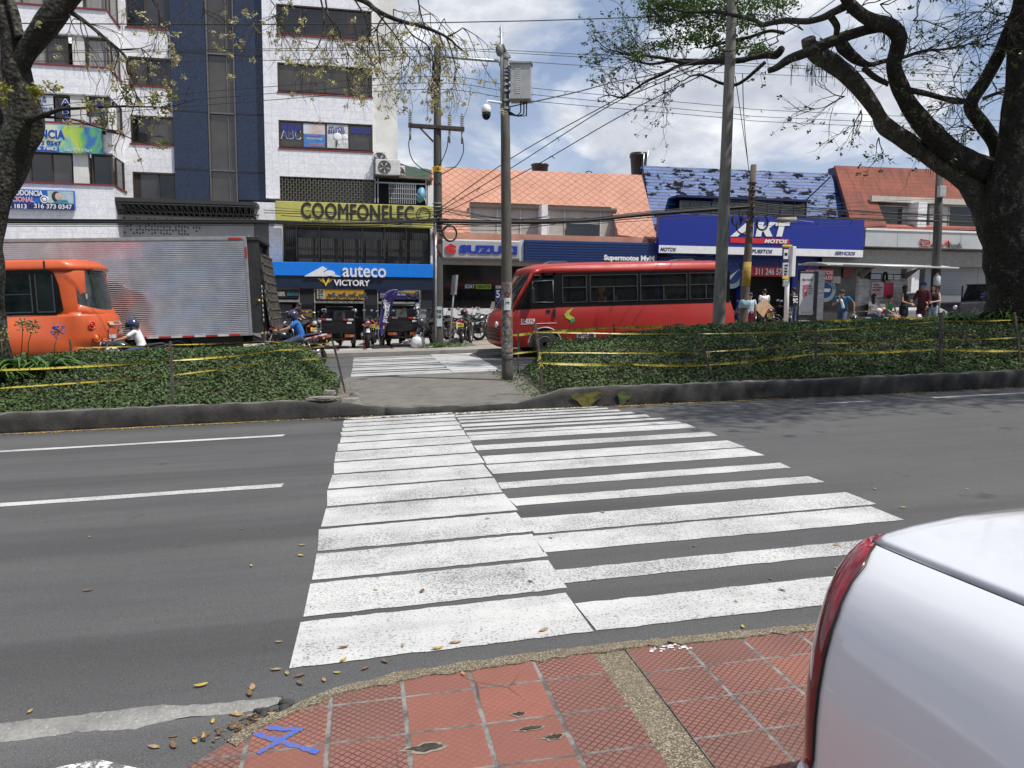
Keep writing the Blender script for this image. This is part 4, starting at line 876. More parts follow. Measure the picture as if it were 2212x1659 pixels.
def tank(label,x,yt,yb,Y,r,taper,lid):
 c=PW(x,yb,Y);h=PZ(yt,Y,x)-c.z;t=thing('water_tank',label,'water tank',c,0,'roof water tanks')
 rp=[(r*taper,-.6),(r*taper,0)];b=MB();b.loft([[Vector((c.x+rr*math.cos(k*math.pi/12),c.y+rr*math.sin(k*math.pi/12),c.z+z))for k in range(24)]for rr,z in((r*taper,-.8),(r*taper,0),(r*.98,h*.78),(r*1.0,h*.8),(r*1.06,h*.81),(r*1.06,h*.95),(r*.99,h*.96))]);b.build('barrel',mat('tank_black',(.018,.019,.02),.35,var=.3),t)
 b=MB()
 if lid:b.loft([[Vector((c.x+rr*math.cos(k*math.pi/4),c.y+rr*math.sin(k*math.pi/4),c.z+z))for k in range(8)]for rr,z in((r*1.14,h*.8),(r*1.14,h*.86),(r*.9,h*.96),(r*.35,h*1.0))],smooth=False)
 else:b.loft([[Vector((c.x+rr*math.cos(k*math.pi/12),c.y+rr*math.sin(k*math.pi/12),c.z+z))for k in range(24)]for rr,z in((r*1.0,h*.96),(r*.98,h*1.0),(r*.5,h*1.03))])
 b.build('lid',MATS['tank_black'],t)
 return t,c,h
tank('squat black water tank with octagonal lid on the salmon roof',1166,354,376,FY+4,.40,.95,True)
t,c,h=tank('tall tapered black water tank between salmon and blue roofs',1379,331,381,FY+3,.42,.8,False)
b=MB();b.tube([(c.x+.05,c.y-.45,c.z-.2),(c.x+.07,c.y-.5,c.z+h*.9)],.025,6);b.tube([(c.x+.15,c.y-.45,c.z-.2),(c.x+.28,c.y-.5,c.z+h*1.05)],.02,6);b.build('pipe',ALU,t)
b=MB();p0=PW(1272,382,FY+3);b.tube([p0+Vector((-.2+.2*(1-math.cos(k*.35)),0,.05+.22*math.sin(k*.35)))for k in range(9)],.025,6);b.build('roof_vent_pipe',DARK,cat='pipe',label='small dark bent pipe on the salmon roof edge')
# blue shingled building
n=NT('blue_shingle',.5);X=n.xyz();v=n.math('DIVIDE',n.math('ADD',X[2],n.math('MULTIPLY',n.math('SUBTRACT',n.noise(3,2,.5,stretch=(1,1,.2)),.5),.06)),.155);r_=n.math('FLOOR',v);u=n.math('ADD',n.math('DIVIDE',X[0],.5),n.math('MULTIPLY',n.math('MODULO',r_,2.0),.5));fv=n.math('FRACT',v);fu=n.math('FRACT',u)
rn=n.white(n.comb(n.math('FLOOR',u),r_));zg_=n.math('DIVIDE',n.math('SUBTRACT',1.7,X[2]),5.0)
zloc=X[2]
pe=n.ramp(n.math('ADD',n.noise(1.9,6,.7,stretch=(.8,1,1.6)),n.math('MULTIPLY',n.math('SUBTRACT',rn,.5),.10)),(.53,0.0),(.57,1.0))
c=n.mix(rn,(.022,.07,.24),(.05,.125,.34));c=n.mix(pe,c,(.014,.016,.02));n.put(n.b.inputs['Specular IOR Level'],n.math('MULTIPLY',n.math('SUBTRACT',1.0,pe),.22));
ln=n.math('MAXIMUM',n.ramp(fv,(.20,1.0),(.34,0.0)),n.ramp(fu,(.03,.7),(.06,0.0)));c=n.mix(ln,c,(.012,.016,.03))  # wide dark course lines paint in the shadow under each shingle row
SHG=n.done(c,height=n.math('SUBTRACT',1.0,fv),bump=.6,dist=.04)
bb2=thing('blue_roofed_building','building with peeling blue shingled mansard over the shop with the huge blue sign','building',(PX(1620,FY),FY,gz(19)))
P=mansard(bb2,'mansard_roof',SHG,FY+2.0,FY-.2,(1387,362),(1796,379),(1856,551),(1416,551),((1468,430),(1734,438),(1740,470),(1470,470)))
BLU=mat('royal_paint',(.012,.03,.22),.45,var=.08);
b=MB();a=PW(1387,362,FY+2.0);c=PW(1796,379,FY+2.0);b.box(a.x+.3,c.x-.1,FY+2.1,FY+9,gz(18),a.z-.15);b.build('body_wall',BLU,bb2)
b=MB();b.box(a.x,c.x,FY+1.93,FY+2.2,a.z-.03,a.z+.05);b.build('ridge_flashing',mat('ridge_blue',(.10,.19,.42),.4),bb2)
for(p,q,cols,gm)in((1470,1541,3,[GLK]),(1541,1690,5,[GLK,GLB]),(1690,1745,2,[GLK])):
 X0_,X1_,Z0_,Z1_=rc(p,q,434,462,FY+.35);window(bb2,X0_,X1_-.02,Z0_-.2,Z1_,FY+.35,cols,fm=mat('dim_white_frame',(.25,.27,.3),.5),gm=gm,fw=.04)
b=MB();X0_,X1_,Z0_,Z1_=rc(1464,1752,425,433,FY-.1);b.box(X0_,X1_,FY-.1,FY+1.0,Z0_+.05,Z1_-.02);b.build('dormer_roof',mat('dark_blue_trim',(.01,.015,.07),.5),bb2)
zf=gz(18);yb=FY
b=MB();b.box(PX(1422,FY,600),PX(1760,FY,600),FY+.85,FY+.95,zf-.3,PZ(556,FY,1640),0);b.build('shop_back',DARKW,bb2)
b=MB()
for p,q in((1422,1428),(1600,1612),(1712,1724),(1742,1766)):X0_,X1_,_,_=rc(p,q,600,620,FY-.1);b.box(X0_,X1_,FY-.1,FY+.4,zf-.3,PZ(570,FY,1640))
b.box(PX(1422,FY,600),PX(1766,FY,600),FY-.05,FY+.6,PZ(582,FY,1640),PZ(553,FY,1640));b.build('blue_pillar',BLU,bb2)
b=MB();b.box(PX(1428,FY,620),PX(1600,FY,620),FY+.3,FY+.32,zf-.2,PZ(583,FY,1520));b.box(PX(1724,FY,620),PX(1742,FY,620),FY+.2,FY+.22,zf-.2,PZ(583,FY,1733));b.build('shop_glass',GLK,bb2)
ys_=FY-.5;X0_,X1_,Z0_,Z1_=rc(1417,1856,469,553,ys_)
t=sign('sign_board','huge royal blue shop sign with slanted white capitals and a red bar','sign',X0_,X1_,Z0_,Z1_,ys_,.35,mat('akt_blue',(.008,.025,.26),.45,var=.05),.015);ys_-=.35
X0b,X1b,Z0b,Z1b=rc(1417,1855,535,551,ys_);b=MB();b.box(X0_+.01,X1_-.01,ys_-.01,ys_-.002,Z0_+.02,Z0_+.02+(Z1b-Z0b));b.build('white_band',WHITE,t)
A0=lambda x,y:(PX(x,ys_,y),PZ(y,ys_,x))
b=MB()
b.prism([A0(1577,511),A0(1612,481),A0(1628,481),A0(1626,511),A0(1613,511),A0(1613,505),A0(1599,505),A0(1592,511)],ys_-.04,ys_-.004)
b.prism([A0(1631,511),A0(1638,480),A0(1650,480),A0(1647,492),A0(1663,480),A0(1678,480),A0(1660,494),A0(1668,511),A0(1654,511),A0(1648,499),A0(1645,501),A0(1643,511)],ys_-.041,ys_-.005)
b.prism([A0(1676,480),A0(1706,480),A0(1704,488),A0(1694,488),A0(1688,511),A0(1676,511),A0(1682,488),A0(1674,488)],ys_-.042,ys_-.006)
b.build('lettering',WHITE,t)
b=MB();X0c,X1c,Z0c,Z1c=rc(1577,1704,515,526,ys_);b.box(X0c,X1c,ys_-.03,ys_-.003,Z0c,Z1c);b.build('red_bar',mat('akt_red',(.6,.02,.03),.45),t)
text('MOTOS',WHITE,t,PX(1650,ys_,520),PX(1700,ys_,520),(Z0c+Z1c)/2,.17,ys_-.045,shear=.25,bold=.04)
zz0=Z0_+.02+(Z1b-Z0b)/2;NV=mat('navy_word',(.02,.03,.14),.5)
text('MOTOS',NV,t,PX(1426,ys_,540),PX(1460,ys_,540),zz0-.01,.16,ys_-.02,shear=.25,bold=.02);text('REPUESTOS',NV,t,PX(1612,ys_,545),PX(1668,ys_,545),zz0,.16,ys_-.02,shear=.25,bold=.02);text('SERVICIOS',NV,t,PX(1803,ys_,548),PX(1847,ys_,548),zz0,.16,ys_-.02,shear=.25,bold=.02)
RP=mat('banner_red',(.45,.02,.03),.5)
X0_,X1_,Z0_,Z1_=rc(1619,1690,576,597,FY-.15);t=sign('sign_board','red banner with a white phone number over the motorbike shop entrance','sign',X0_,X1_,Z0_,Z1_,FY-.12,.04,RP)
text('311 246 57',WHITE,t,PX(1631,FY-.17,587),PX(1689,FY-.17,587),(Z0_+Z1_)/2,.30,FY-.18,bold=.02)
X0_,X1_,Z0_,Z1_=rc(1752,1800,581,606,FY-.15);X0_=PX(1735,FY,590);t=sign('sign_board','small red spare-parts board behind the bus shelter roof','sign',X0_,X1_,Z0_,Z1_,FY-.12,.04,RP)
text('REPUESTOS',WHITE,t,X0_+.06,X1_-.05,Z1_-.16,.17,FY-.18,bold=.02);text('ORIGINALES',WHITE,t,X0_+.06,X1_-.05,Z0_+.14,.17,FY-.18,bold=.02)
def roundel(label,x,y,w,top_,mk_):
 c=PW(x,y,FY-.05);t=thing('sign_board',label,'sign',c);b=MB();b.prism([(c.x+w*math.cos(k*math.pi/16),c.z+w*math.sin(k*math.pi/16))for k in range(32)],FY-.03,FY-.0,0);b.prism([(c.x+w*.66*math.cos(k*math.pi/16),c.z+w*.66*math.sin(k*math.pi/16))for k in range(32)],FY-.038,FY-.031,1);b.build('disc',[mat('pale_teal_disc',(.32,.42,.44),.5),mat('disc_blue',(.01,.06,.22),.5)],t)
 n_=len(top_)
 for i,ch in enumerate(top_):
  if ch==' ':continue
  a=R(170-160*i/(n_-1));M=rmat(0,-(a-math.pi/2),0);cc=Vector((c.x+w*.83*math.cos(a),FY-.05,c.z+w*.83*math.sin(a)))
  tx=text(ch,mat('disc_letter',(.05,.12,.2),.5),t,cc.x-.035,cc.x+.035,cc.z,.1,FY-.05,rot=lambda v,cc=cc,M=M:cc+M@(v-cc))
 b=MB();mk_(b,c);b.build('disc_mark',WHITE,t)
roundel('round pale badge with a tick on the glass left of the shop entrance',1581,594,.62,'SERVICIO TECNICO',lambda b,c:b.prism([(c.x-.25,c.z+.05),(c.x-.1,c.z-.25),(c.x+.32,c.z+.25),(c.x-.08,c.z-.03)],FY-.05,FY-.04))
roundel('round blue parts badge behind the bus shelter advert',1783,627,.55,'PARTES ORIGINALES',lambda b,c:b.prism([(c.x-.3,c.z-.08),(c.x+.22,c.z-.08),(c.x+.28,c.z+.08),(c.x-.22,c.z+.08)],FY-.05,FY-.04))
# red-roofed bank
n=NT('red_roof_tile',.85);X=n.xyz();fv=n.math('FRACT',n.math('DIVIDE',X[2],.2));c=n.mix(n.ramp(n.noise(1.1,6,.7),(.35,0.0),(.65,1.0)),(.27,.075,.045),(.16,.05,.035));c=n.mix(n.ramp(n.noise(1,5,.6,stretch=(6,1,.4)),(.52,0.0),(.7,.7)),c,(.06,.035,.03));c=n.mix(n.ramp(fv,(.08,.5),(.16,0.0)),c,(.07,.03,.02))
RRT=n.done(c,height=fv,bump=.5,dist=.03)
bk=thing('bank_building','red-roofed bank with white fascia and closed grey shutters','building',(PX(2000,FY),FY,gz(29)))
P=mansard(bk,'mansard_roof',RRT,FY+2.0,FY-.1,(1800,362),(2440,386),(2440,504),(1838,496),((1888,433),(2400,448),(2400,499),(1912,492)))
b=MB();a=PW(1800,362,FY+2.0);c=PW(2440,386,FY+2.0);b.box(a.x+.2,c.x,FY+2.1,FY+9,gz(28),a.z-.1);b.build('body_wall',STUC,bk)
b=MB();q=[PW(1800,362,FY+2.0),PW(1838,496,FY-.1)];b.prism([(q[0].y,q[0].z),(q[1].y,q[1].z),(FY+2.4,q[1].z),(FY+2.4,q[0].z)],q[0].x-.02,q[0].x+.1,0,'x');b.build('mansard_cheek',mat('blue_edge',(.03,.05,.14),.7),bk)
YW=FY+.6
for p,q,k in((1890,1988,[.62]),(2008,2150,[.3]),(2150,2380,[.5])):
 X0_,X1_,Z0_,Z1_=rc(p,q,440,492,YW);window(bk,X0_,X1_,Z0_,Z1_-.1,YW,2,fm=FLR,gm=[GLK,GRG]if p!=2008 else[GRG,GLK],fw=.05,splits=k,mixg=[0,1])
b=MB();X0_,X1_,Z0_,Z1_=rc(1880,2430,434,446,YW);b.box(X0_,X1_,YW-.1,YW+.05,Z0_,Z1_);b.build('lintel',mat('cream_wall',(.50,.47,.42),.8),bk)
b=MB();X0_,X1_,Z0_,Z1_=rc(1983,2002,436,495,FY-.05);b.box(X0_,X1_,FY-.05,YW+.1,Z0_,Z1_);b.build('white_pier',WHITE,bk)
b=MB();X0_,X1_,Z0_,Z1_=rc(1868,2430,489,506,FY-.15);b.prism([(FY+.3,Z1_),(FY-.35,Z0_+.02),(FY+.3,Z0_)],X0_,X1_,0,'x');b.build('tiled_ledge',mat('ledge_red',(.36,.09,.06),.8,var=.2),bk)
ys_=FY-.3;X0_,X1_,Z0_,Z1_=rc(1857,2440,505,541,ys_)
t=sign('sign_board','long pale grey fascia of the bank with red curved lettering','sign',X0_,X1_,Z0_,Z1_,ys_,.4,mat('fascia_grey',(.46,.48,.49),.5,var=.08,scale=1),.015);ys_-=.4
b=MB()
for k in range(1,9):x=X0_+(X1_-X0_)*k/9;b.box(x-.01,x+.01,ys_-.006,ys_-.001,Z0_+.02,Z1_-.02)
b.box(X0_-.02,X1_,ys_-.04,ys_-.001,Z1_-.05,Z1_+.04,1);b.build('panel_joint',[FLR,WHITE],t)
D0=lambda x,y:Vector((PX(x,ys_,y),ys_-.05,PZ(y,ys_,x)))
b=MB();r_=.035
b.tube([D0(1987,518),D0(1998,518.5),D0(2006,521),D0(2007,527),D0(2001,532),D0(1989,532),D0(1990,524)],r_,8)
b.tube([D0(2009,532),D0(2016,525),D0(2023,519),D0(2026,521),D0(2027,532)],r_,8);b.tube([D0(2030,522),D0(2033,531),D0(2037,531),D0(2044,520),D0(2047,520),D0(2048,533)],r_,8)
b.build('lettering',mat('davi_red',(.55,.03,.02),.4),t)
text('bank',mat('bank_grey',(.16,.17,.18),.5),t,PX(2050,ys_,530),PX(2078,ys_,530),PZ(530,ys_,2064),.26,ys_-.04,bold=.02,depth=.04)
zf=gz(28)
b=MB();b.box(PX(1768,FY,560),PX(2440,FY,560),FY-.3,FY+.3,PZ(575,FY,1980),PZ(543,FY,1980));b.box(PX(1768,FY,560),PX(1857,FY,560),FY-.31,FY+.3,PZ(574,FY,1810),PZ(548,FY,1810));b.build('lintel',mat('lintel_grey',(.30,.30,.28),.7),bk)
n=NT('shutter_slats',.45);X=n.xyz();fv=n.math('FRACT',n.math('DIVIDE',X[2],.085));c=n.mix(n.ramp(fv,(.1,1.0),(.3,0.0)),(.33,.35,.39),(.17,.18,.20));SHT=n.done(c,height=fv,bump=.6,dist=.02)
for p,q in((1880,1962),(1996,2110),(2110,2440)):
 X0_,X1_,Z0_,Z1_=rc(p,q,574,700,FY+.1);b=MB();b.box(X0_,X1_-.02,FY+.1,FY+.15,zf-.2,Z1_);b.build('roller_shutter',SHT,bk)
b=MB()
for p,q in((1969,1985),):X0_,X1_,_,_=rc(p,q,600,620,FY-.2);b.box(X0_,X1_,FY-.2,FY+.3,zf-.2,PZ(543,FY,1977))
b.build('white_pier',WHITE,bk)
b=MB();X0_,X1_,Z0_,Z1_=rc(1770,1880,577,700,FY+.4);b.box(X0_,X1_,FY+.4,FY+.5,zf-.2,Z1_,0);X0_,X1_,Z0_,Z1_=rc(1772,1816,597,612,FY+.3);b.box(X0_,X1_,FY+.3,FY+.39,Z0_,Z1_,1);X0_,X1_,Z0_,Z1_=rc(1834,1842,577,600,FY+.3);b.box(X0_-.3,X1_,FY+.3,FY+.39,Z0_,Z1_,2)
b.build('entrance_front',[mat('dim_entrance',(.07,.07,.07),.4,scale=1,var=.4),GRG,mat('entrance_red',(.15,.02,.02),.5)],bk)
# -- vehicles
GR=-math.atan(.036)
def paint(name,c,rough=.3,dirt=None,coat=.6):
 n=NT(name,rough);n.b.inputs['Coat Weight'].default_value=coat;n.b.inputs['Coat Roughness'].default_value=.1
 X=n.xyz();f=n.noise(1.4,6,.65,stretch=(1,1,.5));g=n.noise(9,4,.6)
 cc=n.mix(n.ramp(f,(.35,0.0),(.7,1.0)),c,tuple(q*.78 for q in c))
 d=dirt or(.16,.10,.08)
 low=n.math('MULTIPLY',n.ramp(X[2],(.35,.55),(1.2,.0)),n.ramp(g,(.3,.5),(.7,1.0)))
 cc=n.mix(low,cc,d);return n.done(cc,rough=n.ramp(f,(.3,rough),(.7,min(1,rough+.2))))
TINT=mat('tinted_glass',(.02,.025,.025),.04,alpha=.26,spec=.35,var=.2)
def wheel(parent,c,r,w,hub=STEEL,name='wheel',axis='y',thin=False):
 c=Vector(c);b=MB()
 def ringat(rr,o):return[c+(Vector((math.cos(a)*rr,o,math.sin(a)*rr))if axis=='y' else Vector((o,math.cos(a)*rr,math.sin(a)*rr)))for a in[2*math.pi*k/24 for k in range(24)]]
 if thin:b.ring(c,r-w*.45,w*.5,26,8,rmat(0,0,R(90))if axis=='x' else None);return b.build(name,RUBBER,parent,True)
 b.loft([ringat(r*.6,-w/2),ringat(r*.93,-w/2),ringat(r,-w*.32),ringat(r,w*.32),ringat(r*.93,w/2),ringat(r*.6,w/2)])
 wo=b.build(name,RUBBER,parent,True)
 b=MB();b.loft([ringat(r*.62,-w*.42),ringat(r*.6,-w*.52),ringat(r*.52,-w*.38),ringat(r*.2,-w*.3),ringat(r*.17,-w*.5)]);b.loft([ringat(r*.62,w*.42),ringat(r*.6,w*.52),ringat(r*.52,w*.38),ringat(r*.2,w*.3),ringat(r*.17,w*.5)]);b.build('rim',hub,wo,True)
 return wo
def bulge(t,p=4):return(1-abs(2*t-1)**p)
def body_loft(b,ys,outline,w,m=0,smooth=True):
 """outline(t) -> [(x, z)] for a section at t (0 near side .. 1 far side)"""
 rings=[]
 for y in ys:
  rings.append([Vector((x,y,z))for x,z in outline(y/w)])
 b.loft(rings,m,smooth,True)
# red minibus
RB=paint('bus_red',(.40,.018,.012),.38,(.26,.05,.035),.3)
X0=7.4;rb=thing('minibus','red minibus with number EI-0329 passing behind the median hedge','bus',(X0,21,gz(X0)),rot=(0,GR,0))
Wd=2.1;YS=[0,.05,.15,.35,.7,1.05,1.4,1.75,1.95,2.05,2.1]
def low(t):
 k=bulge(t,3.2)**.8;fx=4.12-X0
 return[(fx+.02-.30*k,.30),(fx-.50*k,.42),(fx-.52*k,.75),(fx-.50*k,1.05),(fx+.0-.42*k,1.22),(fx+.06-.36*k,1.36),(5.6-X0,1.42),(9-X0,1.45),(10.60-X0+.07*k,1.48),(10.74-X0+.10*k,1.1),(10.76-X0+.08*k,.6),(10.70-X0+.05*k,.34),(7-X0,.32)]
b=MB();body_loft(b,YS,low,Wd);b.build('body',RB,rb,True,bevel=.02)
def top_(t):
 k=bulge(t,3)**.8;c=.13*bulge(t,2.2)**.6
 return[(4.70-X0-.25*k,2.33),(4.78-X0-.22*k,2.44+c*.6),(5.2-X0-.2*k,2.50+c),(6-X0,2.53+c),(8-X0,2.54+c),(10.3-X0,2.52+c),(10.50-X0+.04*k,2.44+c*.8),(10.56-X0+.04*k,2.33),(7.6-X0,2.345)]
b=MB();body_loft(b,YS,top_,Wd);b.build('roof',RB,rb,True)
BB=mat('bus_band_black',(.008,.008,.009),.35,var=.3,spec=.3)
wins=[(5.54,6.28),(6.34,7.78),(7.83,9.28),(9.33,10.38)]
def band(y0,y1,yn):
 b=MB();b.box(4.95-X0,10.56-X0,y0,y1,2.28,2.345);b.box(5.36-X0,10.60-X0,y0,y1,1.40,1.49)
 for a,c in((5.36,5.54),(6.28,6.34),(7.78,7.83),(9.28,9.33),(10.38,10.60)):b.box(a-X0,c-X0,y0,y1,1.49,2.28)
 b.prism([(4.20-X0,1.36),(4.98-X0,2.345),(5.08-X0,2.345),(4.98-X0,2.22),(4.56-X0,1.72),(4.40-X0,1.50),(5.36-X0,1.50),(5.36-X0,1.38)],y0,y1)
 b.box(5.30-X0,5.36-X0,y0,y1,1.50,2.345)
 b.build('window_band',BB,rb,True)
 for i,(a,c)in enumerate(wins):
  f=MB();z0,z1=1.50,2.28
  for q in((a+.01,a+.035),(c-.035,c-.01)):f.box(q[0]-X0,q[1]-X0,yn-.012,yn+.02,z0+.01,z1-.01)
  f.box(a+.035-X0,c-.035-X0,yn-.012,yn+.02,z0+.01,z0+.03);f.box(a+.035-X0,c-.035-X0,yn-.012,yn+.02,z1-.03,z1-.01);f.box(a+.035-X0,c-.035-X0,yn-.01,yn+.02,1.92,1.945)
  if c-a>1:m_=(a+c)/2;f.box(m_-.015-X0,m_+.015-X0,yn-.01,yn+.02,z0+.03,1.92)
  o=f.build('window',mat('bus_window_frame',(.07,.075,.08),.4,metal=.4),rb,True)
  g=MB();g.box(a-X0,c-X0,yn+.022,yn+.03,z0,z1);g.build('pane',TINT,o,True)
band(-.008,.03,-.01);band(2.07,2.108,2.1)
f=MB();f.prism([(4.50-X0,1.53),(4.62-X0,1.75),(4.93-X0,2.2),(5.29-X0,2.2),(5.29-X0,1.53)],.0,.01);f.build('door_pane',TINT,rb,True)
f=MB();
for p,q in(((4.70,1.55),(4.70,2.12)),((4.70,2.12),(5.30,2.14)),((4.70,1.55),(5.30,1.53)),((5.29,1.53),(5.29,2.14))):f.tube([(p[0]-X0,-.012,p[1]),(q[0]-X0,-.012,q[1])],.015,6)
f.build('door_trim',mat('trim_grey',(.10,.11,.12),.4),rb,True)
rings=[]
for t in[i/10 for i in range(11)]:
 k=bulge(.04+.92*t,3)**.8;y=.06+1.98*t
 rings.append([Vector((4.16-X0-.36*k,y,1.36)),Vector((4.40-X0-.30*k,y,1.85)),Vector((4.72-X0-.24*k,y,2.34))])
b=MB();b.loft(rings,0,True,False,False);b.build('windscreen',mat('windscreen_glass',(.02,.024,.026),.03,alpha=.6,spec=.8),rb,True)
for y in(.03,2.07):b=MB();b.tube([(4.13-X0,y,1.34),(4.42-X0,y,1.85),(4.74-X0,y,2.36),(4.95-X0,y,2.44)],[.07,.06,.06,.07],8);b.build('front_pillar',RB,rb,True)
b=MB();b.box(4.5-X0,10.5-X0,.1,2.0,.66,.70);
for i in range(7):
 for y in(.15,1.15):x=5.6+.75*i-X0;b.box(x,x+.12,y,y+.75,.7,1.68);b.box(x-.45,x,y,y+.75,.7,1.05)
b.build('seats',mat('seat_cloth',(.03,.04,.09),.9,var=.4),rb,True)
b=MB();b.box(4.6-X0,4.9-X0,.2,.8,.7,1.9);b.box(4.3-X0,4.55-X0,.1,2,1.1,1.3);b.build('dashboard',BLACK,rb,True)
def arch(x,parent,r=.46,zc=.36,y=-.006):
 b=MB();b.prism([(x+r*math.cos(a),zc+r*math.sin(a))for a in[math.pi*k/16 for k in range(17)]]+[(x-r,.30),(x+r,.30)],y,y+.35);b.build('wheel_arch',RUBBER,parent,True)
for x in(5.02,9.0):arch(x-X0,rb)
for x in(5.02,9.0):
 for y in(.09,2.0):wheel(rb,(x-X0,y,.37),.37,.22,ALU)
b=MB();b.tube([(5.02-X0+.48*math.cos(a),-.015,.36+.48*math.sin(a))for a in[math.pi*k/14 for k in range(15)]],.022,6);b.build('arch_lip',mat('dull_silver',(.35,.33,.32),.5,metal=.4),rb,True)
b=MB();b.box(4.15-X0,10.74-X0,-.012,.0,.66,.685);b.box(4.34-X0,5.37-X0,-.014,.0,.948,.962,1);b.box(10.2-X0,10.5-X0,-.016,0,.6,.64);b.build('side_moulding',[RB,WHITE],rb,True)
def ltext(body,m,parent,x0,x1,z0,h,y,**k):
 """lettering in the local frame of a rotated thing"""
 old=ORG[parent];ORG[parent]=Vector((0,0,0));o=text(body,m,parent,x0,x1,z0,h,y,**k);ORG[parent]=old;return o
ltext('EI-0329',WHITE,rb,4.36-X0,4.75-X0,1.04,.12,-.012,bold=.02)
S=lambda x,z:((5.60+.36*x-X0),.90+.46*z)
b=MB();b.prism([S(.75,1),S(.25,.85),S(0,.62),S(.10,.42),S(.42,.28),S(.55,.12),S(.42,.0),S(.85,.22),S(.8,.4),S(.38,.6),S(.45,.75)],-.012,-.002,0);b.prism([S(.42,.28),S(.55,.12),S(.42,.0),S(.85,.22),S(.8,.4)],-.016,-.012,1);b.build('side_emblem',[mat('lime_decal',(.45,.5,.05),.5),mat('green_decal',(.03,.3,.12),.5)],rb,True)
b=MB();b.box(5.95-X0,6.5-X0,-.014,-.002,.50,.66);b.build('number_plate',mat('white_plate',(.5,.5,.47),.6,var=.3),rb,True);ltext('WTO-580',BLACK,rb,5.98-X0,6.46-X0,.58,.11,-.02,bold=.02)
b=MB();b.box(5.28-X0,5.34-X0,-.05,-.01,1.12,1.34);b.box(5.08-X0,5.2-X0,-.02,-.01,1.25,1.33);b.build('door_handle',BLACK,rb,True)
b=MB();b.box(4.62-X0,4.72-X0,-.22,-.06,1.5,1.95);b.build('mirror',BLACK,rb,True,bevel=.03);b=MB();b.tube([(4.66-X0,-.14,1.95),(4.7-X0,-.05,2.1),(4.75-X0,.02,2.15)],.015,6);b.tube([(4.66-X0,-.14,1.5),(4.62-X0,0,1.42)],.012,6);b.build('mirror_arm',BLACK,rb,True)
b=MB()
for k in range(4):
 z=.52+.1*k;pts=[]
 for i in range(9):
  t=.12+.42*i/8;kk=bulge(t,3.2)**.8;pts.append((4.12-X0-.525*kk-.01,2.1*t,z+.03*math.sin(i*.4)))
 b.tube(pts,.03,6)
b.build('grille',BLACK,rb,True)
for t in(.17,.83):
 kk=bulge(t,3.2)**.8;x=4.12-X0-.50*kk
 b=MB();b.ball((x-.005,2.1*t,.95),.11,12,0,(.5,1.2,.9));b.build('headlight',mat('headlamp_glass',(.5,.5,.5),.1,var=.1,coat=1),rb,True)
b=MB()
for x in(5.3,9.2):b.prism([(x-X0,2.64),(x+.12-X0,2.71),(x+.55-X0,2.71),(x+.68-X0,2.64)],.7,1.4)
b.build('roof_hatch',mat('hatch_grey',(.12,.11,.11),.6),rb,True)
b=MB();b.box(4.5-X0,4.6-X0,-.012,-.004,.42,.55);b.box(5.65-X0,5.8-X0,-.012,-.004,.42,.52);b.box(4.2-X0,4.28-X0,-.02,-.004,.5,.7);b.build('side_marker',REDL,rb,True)
# orange minibus (seen from behind)
OB_=paint('bus_orange',(.60,.10,.024),.36,(.45,.11,.05),.35)
X0=-9.5;og=thing('minibus','orange minibus seen from behind at the left, in front of the box truck','bus',(X0,19.3,gz(X0)),rot=(0,GR,0))
W2=2.15;YS2=[0,.06,.16,.35,.7,1.07,1.45,1.8,1.99,2.09,2.15]
def k2(t,p=2.6):return bulge(t,p)**.75
def low2(t):
 k=k2(t);r=-6.56-X0
 return[(-13.5-X0,.5),(-13.6-X0,1.0),(-13.4-X0,1.50),(-8-X0,1.50),(r-.02,1.52),(r+.06+.50*k,1.56),(r+.08+.60*k,1.45),(r+.06+.66*k,1.2),(r+.04+.70*k,1.0),(r+.02+.68*k,.80),(r+.0+.60*k,.77),(r+.0+.66*k,.70),(r-.02+.62*k,.46),(-8-X0,.44)]
b=MB();body_loft(b,YS2,low2,W2);b.build('body',OB_,og,True)
def top2(t):
 k=k2(t);c=.10*bulge(t,2.2)**.6;r=-6.62-X0
 return[(-13.2-X0,2.50),(-13.0-X0,2.64+c),(-8-X0,2.72+c),(r-.1,2.72+c),(r+.02+.3*k,2.70+c*.9),(r+.04+.52*k,2.60+c*.5),(r+.05+.54*k,2.50+.05*k),(r-.04,2.50),(-8-X0,2.50)]
b=MB();body_loft(b,YS2,top2,W2);b.build('roof',OB_,og,True)
for y,s in((.03,1),(2.12,-1)):
 b=MB();b.loft([[Vector((x0-X0,y+s*dy,z))for x0,dy in((-7.0,-.01),(-6.60,-.01),(-6.42,.06),(-6.33,.13),(-6.23,.26),(-6.6,.27))]for z in(1.48,1.8,2.2,2.52)],0,True);b.build('rear_pillar',OB_,og,True,bevel=.02)
rings=[]
for i in range(13):
 t=.05+.90*i/12;k=k2(t);y=W2*t;r=-6.56-X0
 zb_2=1.60+.22*(1-k)
 rings.append([Vector((r+.03+.50*k,y,zb_2-.05)),Vector((r+.01+.50*k,y,zb_2+.3)),Vector((r-.02+.48*k,y,2.2)),Vector((r-.02+.44*k,y,2.52))])
b=MB();b.loft(rings,0,True,False,False);b.build('rear_window',mat('rear_glass',(.022,.03,.028),.05,spec=.9,var=.4,scale=3),og,True)
rings=[]
for i in range(13):
 t=.05+.90*i/12;k=k2(t);y=W2*t;r=-6.56-X0;zb_2=1.60+.22*(1-k)
 rings.append([Vector((r+.0+.50*k,y,zb_2+.01)),Vector((r+.07+.52*k,y,zb_2-.03)),Vector((r+.07+.56*k,y,1.42)),Vector((r+.02,y,1.42))])
b=MB();b.loft(rings,0,True,True);b.build('rear_panel',OB_,og,True)
